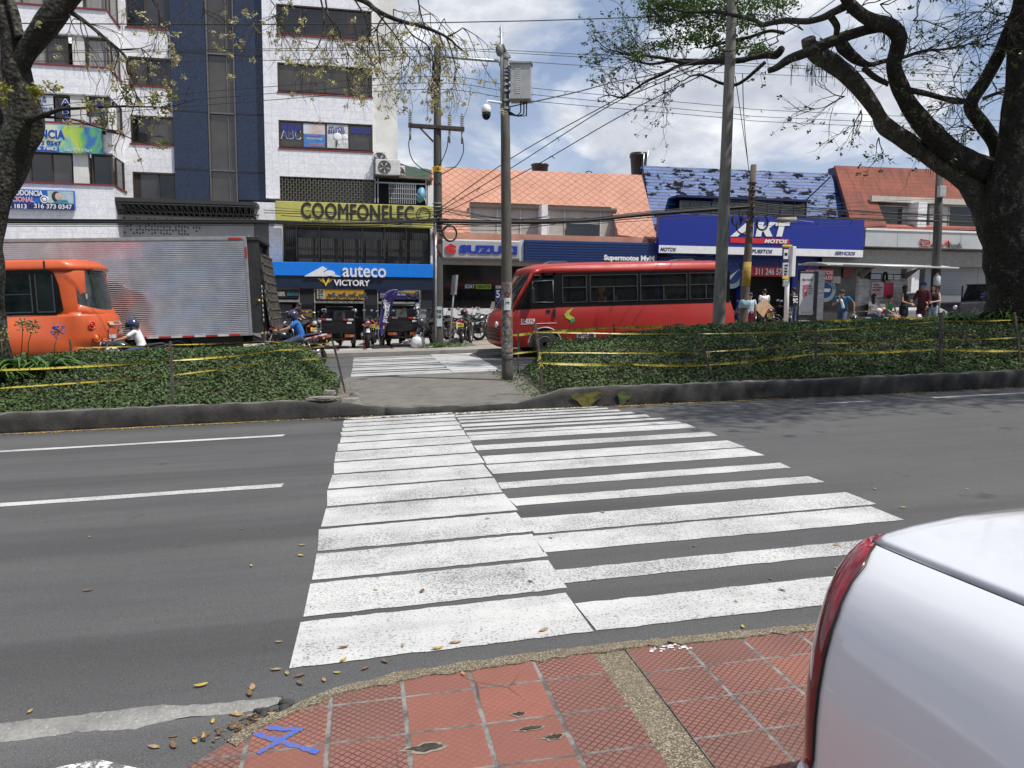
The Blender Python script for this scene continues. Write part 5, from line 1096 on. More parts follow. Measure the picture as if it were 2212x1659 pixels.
b=MB();b.prism([(-13.2-X0,1.50),(-6.80-X0,1.52),(-6.66-X0,1.62),(-6.72-X0,2.2),(-6.80-X0,2.47),(-6.92-X0,2.54),(-13.2-X0,2.52)],-.01,.03);b.build('window_band',BB,og,True)
for a,c in((-9.6,-8.35),(-8.25,-7.28),(-7.2,-6.82)):
 f=MB();z0,z1=1.57,2.44
 for q in((a,a+.025),(c-.025,c)):f.box(q[0]-X0,q[1]-X0,-.022,-.01,z0,z1)
 f.box(a+.025-X0,c-.025-X0,-.022,-.01,z0,z0+.03);
 if c-a>.5:f.box(a+.025-X0,c-.025-X0,-.022,-.01,1.98,2.0)
 o=f.build('window',mat('rubber_grey',(.05,.055,.06),.5),og,True)
 g=MB();g.box(a+.02-X0,c-.02-X0,-.016,-.011,z0+.02,z1);g.build('pane',mat('deep_glass',(.004,.005,.006),.05,c2=(.014,.024,.024),scale=1.8,spec=.35),o,True)
b=MB();b.box(-6.985-X0,-6.955-X0,-.014,-.002,2.5,2.74);b.build('body_seam',DARK,og,True)
def rearx(t,z):
 k=k2(t);r=-6.56-X0;return r+.05+(.66 if z>1.1 else .70)*k
for side in(0,1):
 for(t,z,rr,m)in((.10,1.25,.075,REDL),(.12,.95,.085,ORANGEL),(.20,.84,.075,mat('dim_lens',(.35,.12,.08),.2,coat=.6))):
  tt=t if side==0 else 1-t;x=rearx(tt,z)-.0;y=W2*tt;b=MB();b.ball((x+.0,y,z),rr,12,0,(.6,1.0,1.0));lo=b.build('tail_light',m,og,True)
  b=MB();b.ring((x+.01,y-(.02 if side==0 else-.02),z),rr+.01,.014,16,5,rmat(0,0,R(60 if side==0 else 120)));b.build('lamp_bezel',OB_,lo,True)
def onrear(body,m,t0,t1,z,h,bold=.02,off=.02):
 old=ORG[og];ORG[og]=Vector((0,0,0))
 def rot(v):
  t=v.x;k=k2(t);r=-6.56-X0;return Vector((r+.06+off+(.63 if v.z>1.25 else .69)*k+(v.z-1)*0,W2*t,v.z))
 text(body,m,og,t0,t1,z,h,0,bold=bold,rot=rot,depth=.004);ORG[og]=old
GRM=mat('sticker_grey',(.42,.33,.28),.5);onrear('CORONA',GRM,.34,.60,1.28,.10);onrear('EI-0357',MATS['sticker_grey'],.44,.60,1.06,.10);onrear('COOTRANS',mat('faint_letter',(.48,.16,.08),.5),.42,.62,.88,.05)
def patch(name,t0,t1,z0,z1,m,off=.015,n=5):
 rings=[]
 for i in range(n+1):
  t=t0+(t1-t0)*i/n;k=k2(t);r=-6.56-X0;rings.append([Vector((r+.06+off+(.63 if z>1.25 else .69)*k,W2*t,z))for z in(z0,z1)])
 b=MB();b.loft(rings,0,True,False,False);o=b.build(name,m,og,True);return o
patch('bumper_sticker',.24,.38,.92,1.01,mat('pale_sticker',(.5,.52,.56),.5));patch('emblem_base',.27,.36,1.235,1.32,GRM,.012)
patch('number_plate',.40,.54,.52,.68,mat('white_plate',(.5,)*3),.03)
b=MB();
for i in range(1):b.box(0,0,0,0,0,0)if False else None
k=k2(.17);b.box(-6.56-X0+.5*k2(.13)-.0,-6.56-X0+.5*k2(.13)+.02,W2*.11,W2*.19,1.86,1.98);b.build('window_sticker',mat('pale_sticker',(.5,)*3),og,True)
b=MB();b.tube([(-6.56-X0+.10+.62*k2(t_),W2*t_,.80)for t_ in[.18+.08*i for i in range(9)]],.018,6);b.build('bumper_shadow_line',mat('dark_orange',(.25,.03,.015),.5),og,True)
for x in(-8.6,-12.4):
 for y in(.12,2.0):wheel(og,(x-X0,y,.38),.38,.22,ALU)
# box truck with polished corrugated body
X0=-8.0;tk=thing('box_truck','box truck with polished corrugated steel body parked behind the orange bus','truck',(X0,22.2,gz(X0)),rot=(0,GR,0))
n=NT('polished_steel_sheet',.07);n.b.inputs['Metallic'].default_value=1;f=n.noise(1.2,4,.6);g=n.noise(5,3,.6)
CORR=n.done(n.mix(n.ramp(f,(.35,0.0),(.7,1.0)),(.82,.82,.84),(.62,.62,.64)),rough=n.ramp(g,(.3,.10),(.7,.15)),height=n.noise(1.6,2,.5,stretch=(1.2,1,.4)),bump=.12,dist=.03)
h0_,h1_=.86,3.40;xa,xb=-15.0-X0,-3.02-X0
b=MB();NR=50;prof=[]
for i in range(NR):
 z=h0_+(h1_-h0_)*i/NR;dz=(h1_-h0_)/NR
 prof+=[(-.0045,z+dz*.02),(.0,z+dz*.44),(-.030,z+dz*.50),(-.032,z+dz*.56),(-.003,z+dz*.98)]
prof.append((0,h1_))
xsn=46;rings=[]
for j in range(xsn+1):
 x=xa+(xb-xa)*j/xsn;sag=(.003 if j%2 else 0)
 rings.append([Vector((x,y+sag*.5+.003*noise.noise(Vector((x*2,z*3,0))),z))for y,z in prof])
b.loft(rings,0,False,False,False)
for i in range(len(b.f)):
 if i%5==3:b.m[i]=1  # upward rib slopes get a lighter metal that paints in the reflected sky
b.build('side_sheet',[CORR,mat('sky_lit_rib',(.66,.66,.68),.34,metal=.6,var=.15,scale=2)],tk,True)
b=MB();b.box(xa,xb,.04,2.4,h0_,h1_);b.build('box_core',mat('box_grey',(.25,.25,.26),.5),tk,True)
b=MB();b.box(xa,xb+.06,-.035,.03,h1_,h1_+.09);b.box(xb,xb+.07,-.04,.06,.80,h1_+.02);b.box(xa,xb+.0,-.035,.03,.80,.865);b.box(xa,xb,.03,2.4,h1_+.02,h1_+.07);b.build('edge_rail',mat('rail_grey',(.36,.36,.36),.5,metal=.4),tk,True,bevel=.006)
b=MB();x=xb-.25;k=0
while x>xa:b.box(x-.28,x,-.045,-.037,.805,.855,k%2);x-=.30;k+=1
b.box(xb+.005,xb+.06,-.048,-.042,2.9,3.2,0);b.box(xb-.4,xb-.05,-.045,-.037,h1_+.02,h1_+.06,0)
b.build('reflector_tape',[mat('tape_red',(.45,.03,.03),.4),mat('tape_white',(.6,.6,.6),.4)],tk,True)
b=MB();b.box(xb+.07,xb+.36,.0,.16,.62,h1_-.02);b.box(xb+.07,xb+.36,2.24,2.4,.62,h1_-.02);b.box(xb+.05,xb+.40,-.03,2.43,h1_-.02,h1_+.08);b.box(xb+.07,xb+.22,.16,2.24,.75,h1_-.05);b.build('rear_frame',mat('black_frame',(.03,.03,.03),.5,var=.3),tk,True,bevel=.01)
b=MB()
zt,zb2=3.0,1.0;xt,xb2=xb+.42,xb+.62
for i in range(9):
 y=.02+2.3*i/8;b.obox(((xt+xb2)/2,y,(zt+zb2)/2),(.025,.02,1.01),rmat(0,-math.atan2(xb2-xt,zt-zb2),0))
for i in range(9):
 t=i/8;x=xt+(xb2-xt)*t;z=zt+(zb2-zt)*t;b.box(x-.035,x+.04,.0,2.36,z-.02,z+.02)
b.obox(((xt+xb2)/2-.03,1.17,(zt+zb2)/2-.45),(.006,1.1,.5),rmat(0,-math.atan2(xb2-xt,zt-zb2),0),1)
b.build('tailgate_rack',[mat('worn_rack',(.13,.115,.10),.7,c2=(.05,.045,.04)),mat('plank',(.22,.20,.17),.8)],tk,True)
b=MB();b.box(xb2-.1,xb2+.05,0,2.36,.93,.99);b.build('ramp_lip',mat('rust_red',(.22,.04,.03),.7,var=.4),tk,True)
b=MB();
for i in range(8):b.ball((xb+.39,-.02,1.2+.13*i),.05,6,0,(.4,.4,1.2))
b.build('chain',STEEL,tk,True)
b=MB();b.box(xa,xb+.2,.5,1.9,.55,.82);b.box(xb-1.6,xb-.2,.05,.1,.42,.8);b.build('chassis',BLACK,tk,True)
for x in(xb-1.9,xb-2.95,xb-7.6):
 for y in(.2,2.15):wheel(tk,(x,y,.45),.45,.3)
b=MB();b.prism([(xb+.0,.86),(xb+.3,.86),(xb+.3,.72)],-.02,.02);b.ball((xb+.33,-.02,.85),.03,6,1);b.ball((xb+.3,-.02,1.75),.04,6,1);b.build('marker_lamp',[STEEL,YELLOWP],tk,True)
# white saloon, rear end beside the camera
CW=NT('pearl_white_paint',.22);CW.b.inputs['Coat Weight'].default_value=1;CW.b.inputs['Coat Roughness'].default_value=.03
f=CW.noise(3,4,.5);g=CW.noise(60,4,.7);cc=CW.mix(CW.ramp(f,(.3,0.0),(.7,1.0)),(.71,.715,.735),(.67,.68,.705));cc=CW.mix(CW.ramp(g,(.62,0.0),(.8,.12)),cc,(.40,.38,.35));CARW=CW.done(cc)
XC=1.075;car=thing('white_car','white saloon parked with its tail to the crosswalk, red tail lamp at its corner','car',(XC+.88,0,gz(1.9)))
HW=.86;YR_=1.93
def levels():
 """(height, inset side, inset rear) rings from sill to boot-lid line"""
 return[(.22,.10,.16),(.30,.03,.06),(.40,.005,.0),(.46,.0,-.005),(.50,.0,.0),(.60,-.004,.0),(.68,.0,.0),(.76,.012,.003),(.83,.032,.008),(.89,.062,.012),(.935,.095,.018),(.968,.135,.025),(.990,.175,.034),(1.000,.205,.045)]
def contour(si,ri,z,rad=.085,n=64,grade=.06,flat=0):
 """closed plan contour; the rear face is strongly bowed, its corners tight"""
 X=HW-si;y0=-2.35+ri*.6;r=rad*(1-min(.6,flat));pts=[]
 ry=lambda x:YR_-ri-(.30*(abs(x)/X)**2.3)*(X/HW)**2.3*(1-flat*.5)
 yc=ry(X-r)-r*.9
 side=[(-X,y0+.4+(yc-y0-.4)*i/30)for i in range(31)]
 cor=[]
 for i in range(1,11):
  a=math.pi/2*i/10;cor.append((-X+r-r*math.cos(a),yc+(ry(X-r)-yc)*math.sin(a)))
 rear=[(-X+r+(2*X-2*r)*i/16,ry(-X+r+(2*X-2*r)*i/16))for i in range(1,17)]
 P=side+cor+rear+[(-x,y)for x,y in reversed(side+cor[:-1])]+[(X-.2,y0+.1),(X-.45,y0),(-X+.45,y0),(-X+.2,y0+.1)]
 return[Vector((XC+HW+x,y,z+(grade*max(0,1.64-y)*(.7 if z>.9 else 0))))for x,y in P]
LV=levels();rings=[contour(si,ri,z)for z,si,ri in LV]
b=MB();b.loft(rings,0,True,False);bo=b.build('body',CARW,car)
last=LV[-1];gr=MB();ga=contour(last[1],last[2],last[0]);gb=contour(last[1]+.0015,last[2]+.0015,last[0]-.012);gc=contour(last[1]+.003,last[2]+.003,last[0]-.012);gd=contour(last[1]+.0042,last[2]+.0042,last[0]+.001)
gr.loft([ga,gb,gc,gd],0,True,False);gr.build('shut_line',mat('shut_gap',(.06,.06,.07),.6),car)
dk=[]
for(z,si,ri)in((last[0]+.001,last[1]+.0042,last[2]+.0042),(1.016,.235,.07),(1.036,.30,.11),(1.066,.40,.18),(1.105,.55,.32),(1.135,.72,.6)):dk.append(contour(si,ri,z))
b=MB();b.loft(dk,0,True,True);b.build('boot_lid',CARW,car)
def lamp(mirror):
 V=[];rr=[i for i,l in enumerate(LV)if .455<l[0]]
 for ri_ in range(len(rr)):
  z,si,ri=LV[rr[ri_]];c=contour(si-.004,ri-.004,z+.002);t=ri_/(len(rr)-1);c2=[]
  a_=29.95-.35*t+(.7*max(0,t-.85)/.15);zed=43.0
  for k in range(15):
   u=a_+(zed-a_)*k/14;i0=int(math.floor(u));fr=u-i0;p=c[i0].lerp(c[i0+1],fr)
   if mirror:p=Vector((2*(XC+HW)-p.x,p.y,p.z))
   c2.append(p)
  V.append(c2)
 b=MB();b.loft(V,0,True,False,False);o=b.build('tail_lamp',TL,car);s_=o.modifiers.new('t','SOLIDIFY');s_.thickness=.008;s_.offset=0
 e=MB();e.tube([r[0]+Vector((-.001,-.002,0))for r in V],.0035,6);e.build('lamp_seal',BLACK,o)
n=NT('tail_lamp_red',.12);n.b.inputs['Coat Weight'].default_value=1;X=n.xyz();st=n.math('FRACT',n.math('MULTIPLY',X[2],22.0));f=n.noise(7,3,.6)
n.done(n.mix(n.ramp(f,(.35,0.0),(.65,1.0)),(.30,.005,.012),(.10,.002,.006)),height=st,bump=.08,dist=.004);TL=n.m
lamp(False);lamp(True)
b=MB();b.loft([contour(.03,.03,.462),contour(-.010,-.015,.455),contour(-.018,-.025,.44),contour(-.016,-.025,.40),contour(.0,-.02,.33)],0,True,False);b.build('bumper',CARW,car)
gh=[]
for z,si,y1,y0 in((1.045,.22,1.15,-1.25),(1.2,.27,.98,-1.0),(1.38,.36,.62,-.55),(1.44,.44,.35,-.3),(1.46,.6,.2,-.1)):
 X=HW-si;gh.append([Vector((XC+HW+x,y,z))for x,y in((-X,y0+.15),(-X,y1-.2),(-X+.15,y1),(X-.15,y1),(X,y1-.2),(X,y0+.15),(X-.15,y0),(-X+.15,y0))])
b=MB();b.loft(gh[:3],0,True,False);b.build('glasshouse',GLASSD,car);b=MB();b.loft(gh[2:],0,True,True);b.build('roof',CARW,car)
for y in(1.02,-1.55):
 for x in(XC+.07,XC+2*HW-.07):
  o=ORG[car];c=Vector((x,y,.3+gz(x)+.035))-o;wheel(car,c,.30,.2,ALU,axis='x')
b=MB()
for y in(1.02,-1.55):b.prism([(y+.36*math.cos(a),.36+.36*math.sin(a))for a in[math.pi*k/16 for k in range(17)]],XC-.002,XC+.25,0,'x')
b.build('wheel_arch',RUBBER,car)
# dark jeep and a red-and-white car beyond the shelter
def simple_car(name,label,cat,X,Y,L,Wd,H,paintm,boxy,ry=0,glassm=GLASSD,lampside=None):
 t=thing(name,label,cat,(X,Y,gz(X)+.09),ry);b=MB();hb=H*.55
 side=[(-L/2,.32),(-L/2+.02,hb*.9),(-L/2+.1,hb),(L/2-1.3,hb),(L/2-.1,hb*.93),(L/2,hb*.7),(L/2,.32)]if boxy else[(-L/2,.3),(-L/2+.02,hb*.85),(-L/2+.2,hb),(L/2-1,hb*.98),(L/2-.1,hb*.8),(L/2,.4),(L/2-.1,.25)]
 b.prism(side,-Wd/2,Wd/2);b.build('body',paintm,t,True,bevel=.06)
 b=MB();g=[(-L/2+.08,hb),(-L/2+.14,H-.04),(L/2-1.75,H-.04),(L/2-1.45,hb)]if boxy else[(-L/2+.3,hb),(-L/2+1.0,H-.05),(L/2-1.9,H-.05),(L/2-1.1,hb)]
 b.prism(g,-Wd/2+.08,Wd/2-.08);b.build('windows',glassm,t,True,bevel=.04)
 b=MB();xs_=[p[0]for p in g];b.box(g[1][0]-.03,g[2][0]+.03,-Wd/2+.05,Wd/2-.05,H-.05,H+.02)
 for x in(g[0][0]+.05,(g[1][0]+g[2][0])/2,g[3][0]-.05):
  tx=x+(.1 if x<0 and not boxy else 0);b.box(x-.04,x+.04,-Wd/2+.07,-Wd/2+.1,hb,H-.04);b.box(x-.04,x+.04,Wd/2-.1,Wd/2-.07,hb,H-.04)
 b.build('roof',paintm,t,True,bevel=.03)
 for x in(-L/2+.75,L/2-.8):
  for y in(-Wd/2+.08,Wd/2-.08):wheel(t,(x,y,.34),.34,.2,ALU)
 b=MB()
 for y in(-Wd/2+.1,Wd/2-.1):b.box(-L/2-.02,-L/2+.25,y-.13,y+.13,hb*.62,hb*.9)
 b.build('tail_lamp',REDL,t,True,bevel=.02)
 for y in(-Wd/2+.25,Wd/2-.25):b=MB();b.ball((L/2-.02,y,hb*.7),.11,10);b.build('headlight',mat('headlamp_glass',(.5,)*3),t,True)
 return t
jp=PX(2080,31,650)
t=simple_car('jeep','boxy black off-road car parked beyond the hedge beside the big tree','car',jp+.9,31,3.6,1.7,1.75,mat('jeep_black',(.006,.007,.011),.35,var=.3,coat=.3),True,math.pi)
b=MB();b.cyl((-1.85,0,.95),(-2.02,0,.95),.34,16);b.build('spare_wheel',RUBBER,t,True)
b=MB();b.prism([(-1.2,.55),(-.9,.82),(-.4,.82),(-.15,.55),(-.3,.5),(-.45,.7),(-.85,.7),(-1.05,.5)],-.95,-.8);b.prism([(1.75,.55),(1.5,.84),(1.0,.84),(.75,.55),(.9,.5),(1.05,.7),(1.45,.7),(1.6,.5)],-.95,-.8);b.build('wheel_flare',BLACK,t,True)
simple_car('small_car','pale grey car with big red tail lamps half hidden behind the people at the shelter','car',PX(1975,30.5,660),30.4,3.9,1.65,1.42,mat('car_silver_white',(.5,.51,.53),.3,coat=.6),False,R(35))
# -- motorcycles (local frame: wheels on z=0, nose towards -y)
HLG=mat('headlamp_glass',(.5,.5,.5),.1,var=.1,coat=1);MIRG=mat('mirror_glass',(.75,.78,.82),.05,metal=1,var=.03)
def motorcycle(label,loc,rotz,body=(.02,.02,.022),accent=None,plate=True,sport=False,lean=0,group='motorcycles parked on the forecourts',scooter=False,screen=False,mirr=True,seat2=None,wbox=False):
 key='bike_paint_%d_%d_%d'%tuple(int(q*100)for q in body);pm=mat('bike_paint_'+{0:'dark',1:'mid',2:'bright'}[min(2,int(sum(body)*1.5))]+'_'+str(abs(hash(body))%97),body,.25,coat=.8,var=.15)
 am=accent or pm
 t=thing('motorcycle',label,'motorcycle',(loc[0],loc[1],loc[2]),rot=(0,lean,rotz),group=group)
 for y,w_ in((-.66,.10),(.66,.13)):
  wo=wheel(t,(0,y,.31),.31,w_,mat('alloy_dark',(.06,.06,.06),.4,metal=.5),'wheel','x',True)
  b=MB();b.ring((0,y,.31),.215,.014,22,6,rmat(0,0,R(90)));b.cyl((-.04,y,.31),(.04,y,.31),.045,10)
  for k in range(5):
   a=k*1.2566;b.tube([(0,y+.03*math.cos(a),.31+.03*math.sin(a)),(0,y+.22*math.cos(a),.31+.22*math.sin(a))],.011,5)
  b.ring((0,y,.31),.11,.008,16,5,rmat(0,0,R(90)));b.build('spokes',ALU,wo,True)
 b=MB()
 for s in(-1,1):
  b.tube([(s*.08,-.66,.31),(s*.075,-.50,.62),(s*.07,-.38,.92)],.024,8,1);b.tube([(s*.09,.66,.31),(s*.10,.22,.36)],.02,6);b.tube([(s*.10,.64,.34),(s*.12,.5,.72)],.02,6,1)
 b.tube([(0,-.38,.90),(0,-.15,.78),(0,.2,.72),(0,.6,.78)],.03,6);b.tube([(0,-.36,.85),(0,-.25,.5),(0,.1,.3),(0,.3,.45),(0,.35,.72)],.022,6)
 b.build('frame',[DARK,mat('fork_steel',(.25,.25,.26),.3,metal=.8)],t,True)
 b=MB();b.obox((0,-.02,.42),(.14,.17,.12),rmat(R(-12)));b.obox((0,-.12,.58),(.085,.09,.12),rmat(R(-25)),1)
 for k in range(5):b.obox((0,-.12-.012*k,.50+.035*k),(.10,.105,.006),rmat(R(-25)))
 b.ball((.13,.04,.40),.085,10,1,(.35,1,1));b.ball((-.13,.04,.40),.085,10,1,(.35,1,1));b.build('engine',[mat('engine_dark',(.04,.04,.042),.4,metal=.5),mat('engine_alloy',(.22,.22,.22),.35,metal=.8)],t,True,bevel=.008)
 b=MB();rg=[]
 for y,w_,z0,z1 in((-.40,.05,.86,.93),(-.34,.12,.78,1.0),(-.2,.155,.74,1.03),(-.05,.145,.74,.98),(.08,.09,.76,.88),(.12,.06,.78,.85)):
  rg.append([Vector((w_*math.cos(a),y,(z0+z1)/2+(z1-z0)/2*math.sin(a)))for a in[2*math.pi*k/12 for k in range(12)]])
 b.loft(rg);b.build('fuel_tank',pm,t,True)
 b=MB();rg=[]
 for y,w_,z,h in((.02,.07,.82,.05),(.1,.13,.82,.07),(.35,.15,.83,.08),(.5,.13,.89,.08),(.78,.09,.93,.06),(.86,.05,.93,.03)):
  rg.append([Vector((w_*math.cos(a),y,z+h/2*math.sin(a)))for a in[2*math.pi*k/10 for k in range(10)]])
 b.loft(rg);b.build('seat',mat('seat_vinyl',(.02,.02,.021),.6,var=.2),t,True)
 b=MB();rg=[]
 for y,w_,z,h in((.25,.10,.74,.12),(.5,.13,.78,.13),(.8,.09,.86,.10),(.98,.05,.90,.06)):
  rg.append([Vector((w_*math.cos(a),y,z+h/2*math.sin(a)))for a in[2*math.pi*k/10 for k in range(10)]])
 b.loft(rg);
 if sport or screen:
  rg=[]
  for y,w_,z0,z1 in((-.74,.05,.78,.86),(-.66,.13,.66,.98),(-.5,.19,.55,1.02),(-.3,.19,.42,.92),(-.1,.17,.38,.74)):
   rg.append([Vector((w_*math.cos(a),y,(z0+z1)/2+(z1-z0)/2*math.sin(a)))for a in[2*math.pi*k/12 for k in range(12)]])
  b.loft(rg)
 b.build('fairing',am,t,True)
 for y0,s0,s1,hh in((-.66,25,150,.35),(.66,40,170,.36)):
  rg=[]
  for i in range(9):
   a=R(s0+(s1-s0)*i/8);rg.append([Vector((dx,y0+hh*math.cos(a)*(1 if y0>0 else 1),.31+(hh+dz)*math.sin(a)+(0)))for dx,dz in((-.075,-.02),(-.05,.012),(.05,.012),(.075,-.02),(.05,0),(-.05,0))])
  b=MB();b.loft(rg,0,True,True);b.build('mudguard',am,t,True)
 b=MB();b.tube([(-.36,-.20,1.04),(-.22,-.28,1.02),(-.07,-.37,.98),(.07,-.37,.98),(.22,-.28,1.02),(.36,-.20,1.04)],.014,8);b.tube([(-.37,-.19,1.04),(-.26,-.26,1.03)],.02,8);b.tube([(.37,-.19,1.04),(.26,-.26,1.03)],.02,8)
 for s in(-1,1):b.tube([(s*.22,-.31,1.0),(s*.36,-.27,1.0)],.008,5)
 b.build('handlebar',DARK,t,True)
 if mirr:
  for s in(-1,1):
   b=MB();b.tube([(s*.25,-.28,1.03),(s*.30,-.31,1.14),(s*.36,-.28,1.22)],.007,5);b.ball((s*.38,-.27,1.25),.062,10,0,(1.1,.3,.75));mo=b.build('mirror',DARK,t,True);b=MB();b.ball((s*.38,-.255,1.25),.055,10,0,(1.1,.15,.72));b.build('mirror_glass',MIRG,mo,True)
 b=MB();b.ball((0,-.50,.90),.10,12,0,(1,.8,.9));h_=b.build('headlight',DARK,t,True);b=MB();b.ball((0,-.545,.90),.085,12,0,(1,.55,.9));b.build('lens',HLG,h_,True)
 b=MB();b.tube([(.12,-.1,.42),(.15,.1,.28),(.16,.35,.30),(.18,.62,.42)],[.02,.022,.03,.05],8);b.tube([(.18,.60,.41),(.185,.82,.5)],[.055,.05],10);b.build('exhaust',mat('exhaust_chrome',(.5,.5,.5),.25,metal=1),t,True)
 b=MB();b.ball((0,.97,.86),.06,10,0,(1.4,.5,.7));b.build('tail_light',REDL,t,True)
 for s in(-1,1):
  b=MB();b.tube([(s*.05,.88,.82),(s*.14,.90,.80)],.006,5);b.ball((s*.16,.90,.80),.03,8,1,(1.2,1,.8));b.build('indicator',[DARK,ORANGEL],t,True)
 if plate:
  b=MB();b.obox((0,.99,.70),(.11,.006,.06),rmat(R(15)));b.build('number_plate',YELLOWP,t,True)
  b=MB();
  for k in range(5):b.obox((-.07+.035*k,.999,.70),(.010,.002,.03),rmat(R(15)))
  b.build('plate_number',BLACK,t,True)
 if screen:
  b=MB();rg=[]
  for i in range(5):
   t_=i/4;rg.append([Vector((w_*(1-.35*t_),-.66+.22*t_+abs(w_)*.5,.98+.30*t_))for w_ in(-.17,-.1,0,.1,.17)])
  b.loft(rg,0,True,False,False);b.build('windscreen',mat('screen_plastic',(.25,.27,.29),.08,alpha=.5),t,True)
 b=MB();b.tube([(-.1,.1,.25),(-.24,.14,.02)],.012,6);b.build('kickstand',DARK,t,True)
 return t
def gp(x,y,Y=None,h=.10):
 """stand on the forecourt where the photograph shows the foot of a thing"""
 p=GD(x,y,h);return(p.x,p.y,p.z)if Y is None else(PX(x,Y,y),Y,gz(PX(x,Y,y))+h)
REDP=mat('bike_red_part',(.35,.02,.02),.3,coat=.8);BLUP=mat('bike_blue_part',(.02,.04,.22),.3,coat=.8);WHP=mat('bike_white_part',(.55,.55,.55),.3,coat=.6);GRP=mat('bike_green_part',(.16,.32,.03),.3,coat=.6);DGP=mat('bike_dark_green',(.03,.04,.035),.35,coat=.6)
F1='motorcycles outside the azure shop'
motorcycle('naked motorbike with blue tank facing the street, leftmost beside the truck tailgate',gp(606,738,28.6),R(25),(.03,.05,.16),group=F1)
motorcycle('dark motorbike standing side-on just behind the rider in the blue shirt',gp(634,738,29.6),R(70),(.04,.04,.045),BLUP,group=F1)
motorcycle('motorbike with red side panels between the blue-shirt rider and the first cargo trike',gp(661,746,28.0),R(-160),(.02,.02,.022),REDP,group=F1)
motorcycle('motorbike facing out with chrome headlamp, against the first cargo trike',gp(678,748,27.6),R(8),(.03,.03,.03),WHP,group=F1)
motorcycle('black motorbike seen from behind with white rear mudguard, between the two cargo trikes',gp(793,748,27.4),R(182),(.02,.02,.022),WHP,plate=False,group=F1)
motorcycle('dark motorbike seen from behind, hidden behind the purple feather flag',gp(826,748,27.5),R(176),(.02,.02,.03),REDP,group=F1)
motorcycle('grey sport motorbike with clear windscreen beside the second cargo trike',gp(922,751,27.0),R(-24),(.04,.04,.045),sport=True,screen=True,group=F1)
motorcycle('motorbike peeking out to the right of the wired utility pole',gp(956,745,27.5),R(-30),(.02,.02,.022),group=F1)
motorcycle('small motorbike on display inside the azure shop beside the sale poster',gp(667,720,31.6),R(70),(.03,.03,.035),group=F1,plate=False)
for x,y,Y,a,c,lb in((590,738,28.9,10,(.03,.03,.035),'black motorbike half hidden behind the truck tailgate rack'),(622,741,27.9,35,(.02,.02,.022),'black motorbike with chrome parts just left of the blue-shirt rider'),(650,744,29.2,-150,(.05,.012,.012),'dark red motorbike right behind the blue-shirt rider'),(689,738,30.2,5,(.03,.03,.03),'motorbike at the shop doorway behind the first cargo trike'),(808,741,29.6,175,(.02,.02,.022),'motorbike in the second row behind the flag'),(897,740,29.6,-10,(.02,.02,.022),'motorbike in the second row behind the second cargo trike'),(1000,733,30.2,60,(.03,.03,.035),'black motorbike against the white plinth of the showroom')):motorcycle(lb,gp(x,y,Y),R(a),c,group=F1)
F2='motorcycles outside the silver-sign shop'
motorcycle('large dark motorbike with helmet on its tank and yellow plate, left of the red bus',gp(1008,741,27.2),R(160),(.02,.025,.022),DGP,group=F2)
motorcycle('second dark motorbike with yellow plate nearest the nose of the red bus',gp(1036,728,29.5),R(132),(.02,.02,.022),sport=False,group=F2)
motorcycle('blue display motorbike inside the showroom window beside the plinth',(PX(1000,33.6,640),33.55,PZ(672,33.5,1000)),R(75),(.02,.05,.3),group=F2,plate=False)
F3='motorcycles outside the shop with the huge blue sign'
motorcycle('leaning blue and white motorbike left of the taped wooden pole',gp(1596,701,29.5),R(20),(.05,.08,.2),WHP,group=F3)
motorcycle('black motorbike with cardboard over its seat, right of the taped wooden pole',gp(1632,703,27.8),R(140),(.02,.02,.022),group=F3)
motorcycle('black motorbike with white tank and yellow plate in the middle of the row',gp(1664,703,28.0),R(150),(.03,.03,.03),WHP,group=F3)
motorcycle('black and green motorbike with yellow plate beside the bus stop sign',gp(1700,702,28.2),R(152),(.02,.02,.022),GRP,group=F3)
motorcycle('dark motorbike parked behind the others at the shop entrance',gp(1640,692,31.0),R(60),(.03,.03,.035),group=F3)
p=gp(1008,741,27.2)
t=thing('helmet','red and black helmet resting on the tank of the large dark motorbike','helmet',(p[0]-.07,p[1]+.15,p[2]+1.0));b=MB();b.ball((0,0,.12),.15,14,0,(.9,1.05,.95));b.build('shell',mat('helmet_red',(.2,.02,.03),.2,coat=1,c2=(.02,.02,.025),scale=8,th=(.45,.55)),t,True);b=MB();b.ball((-.03,-.06,.13),.13,12,0,(.85,.95,.5));b.build('visor',GLASSD,t,True)
p=gp(1632,703,27.8);tag((lambda b:b.build('cardboard_sheet',mat('cardboard',(.42,.28,.17),.9,var=.15)))(MB().obox((p[0]+.18,p[1]-.25,p[2]+1.0),(.30,.01,.26),rmat(R(-25),R(-35),R(10)))),'tilted brown cardboard sheet covering a motorbike seat','cardboard')
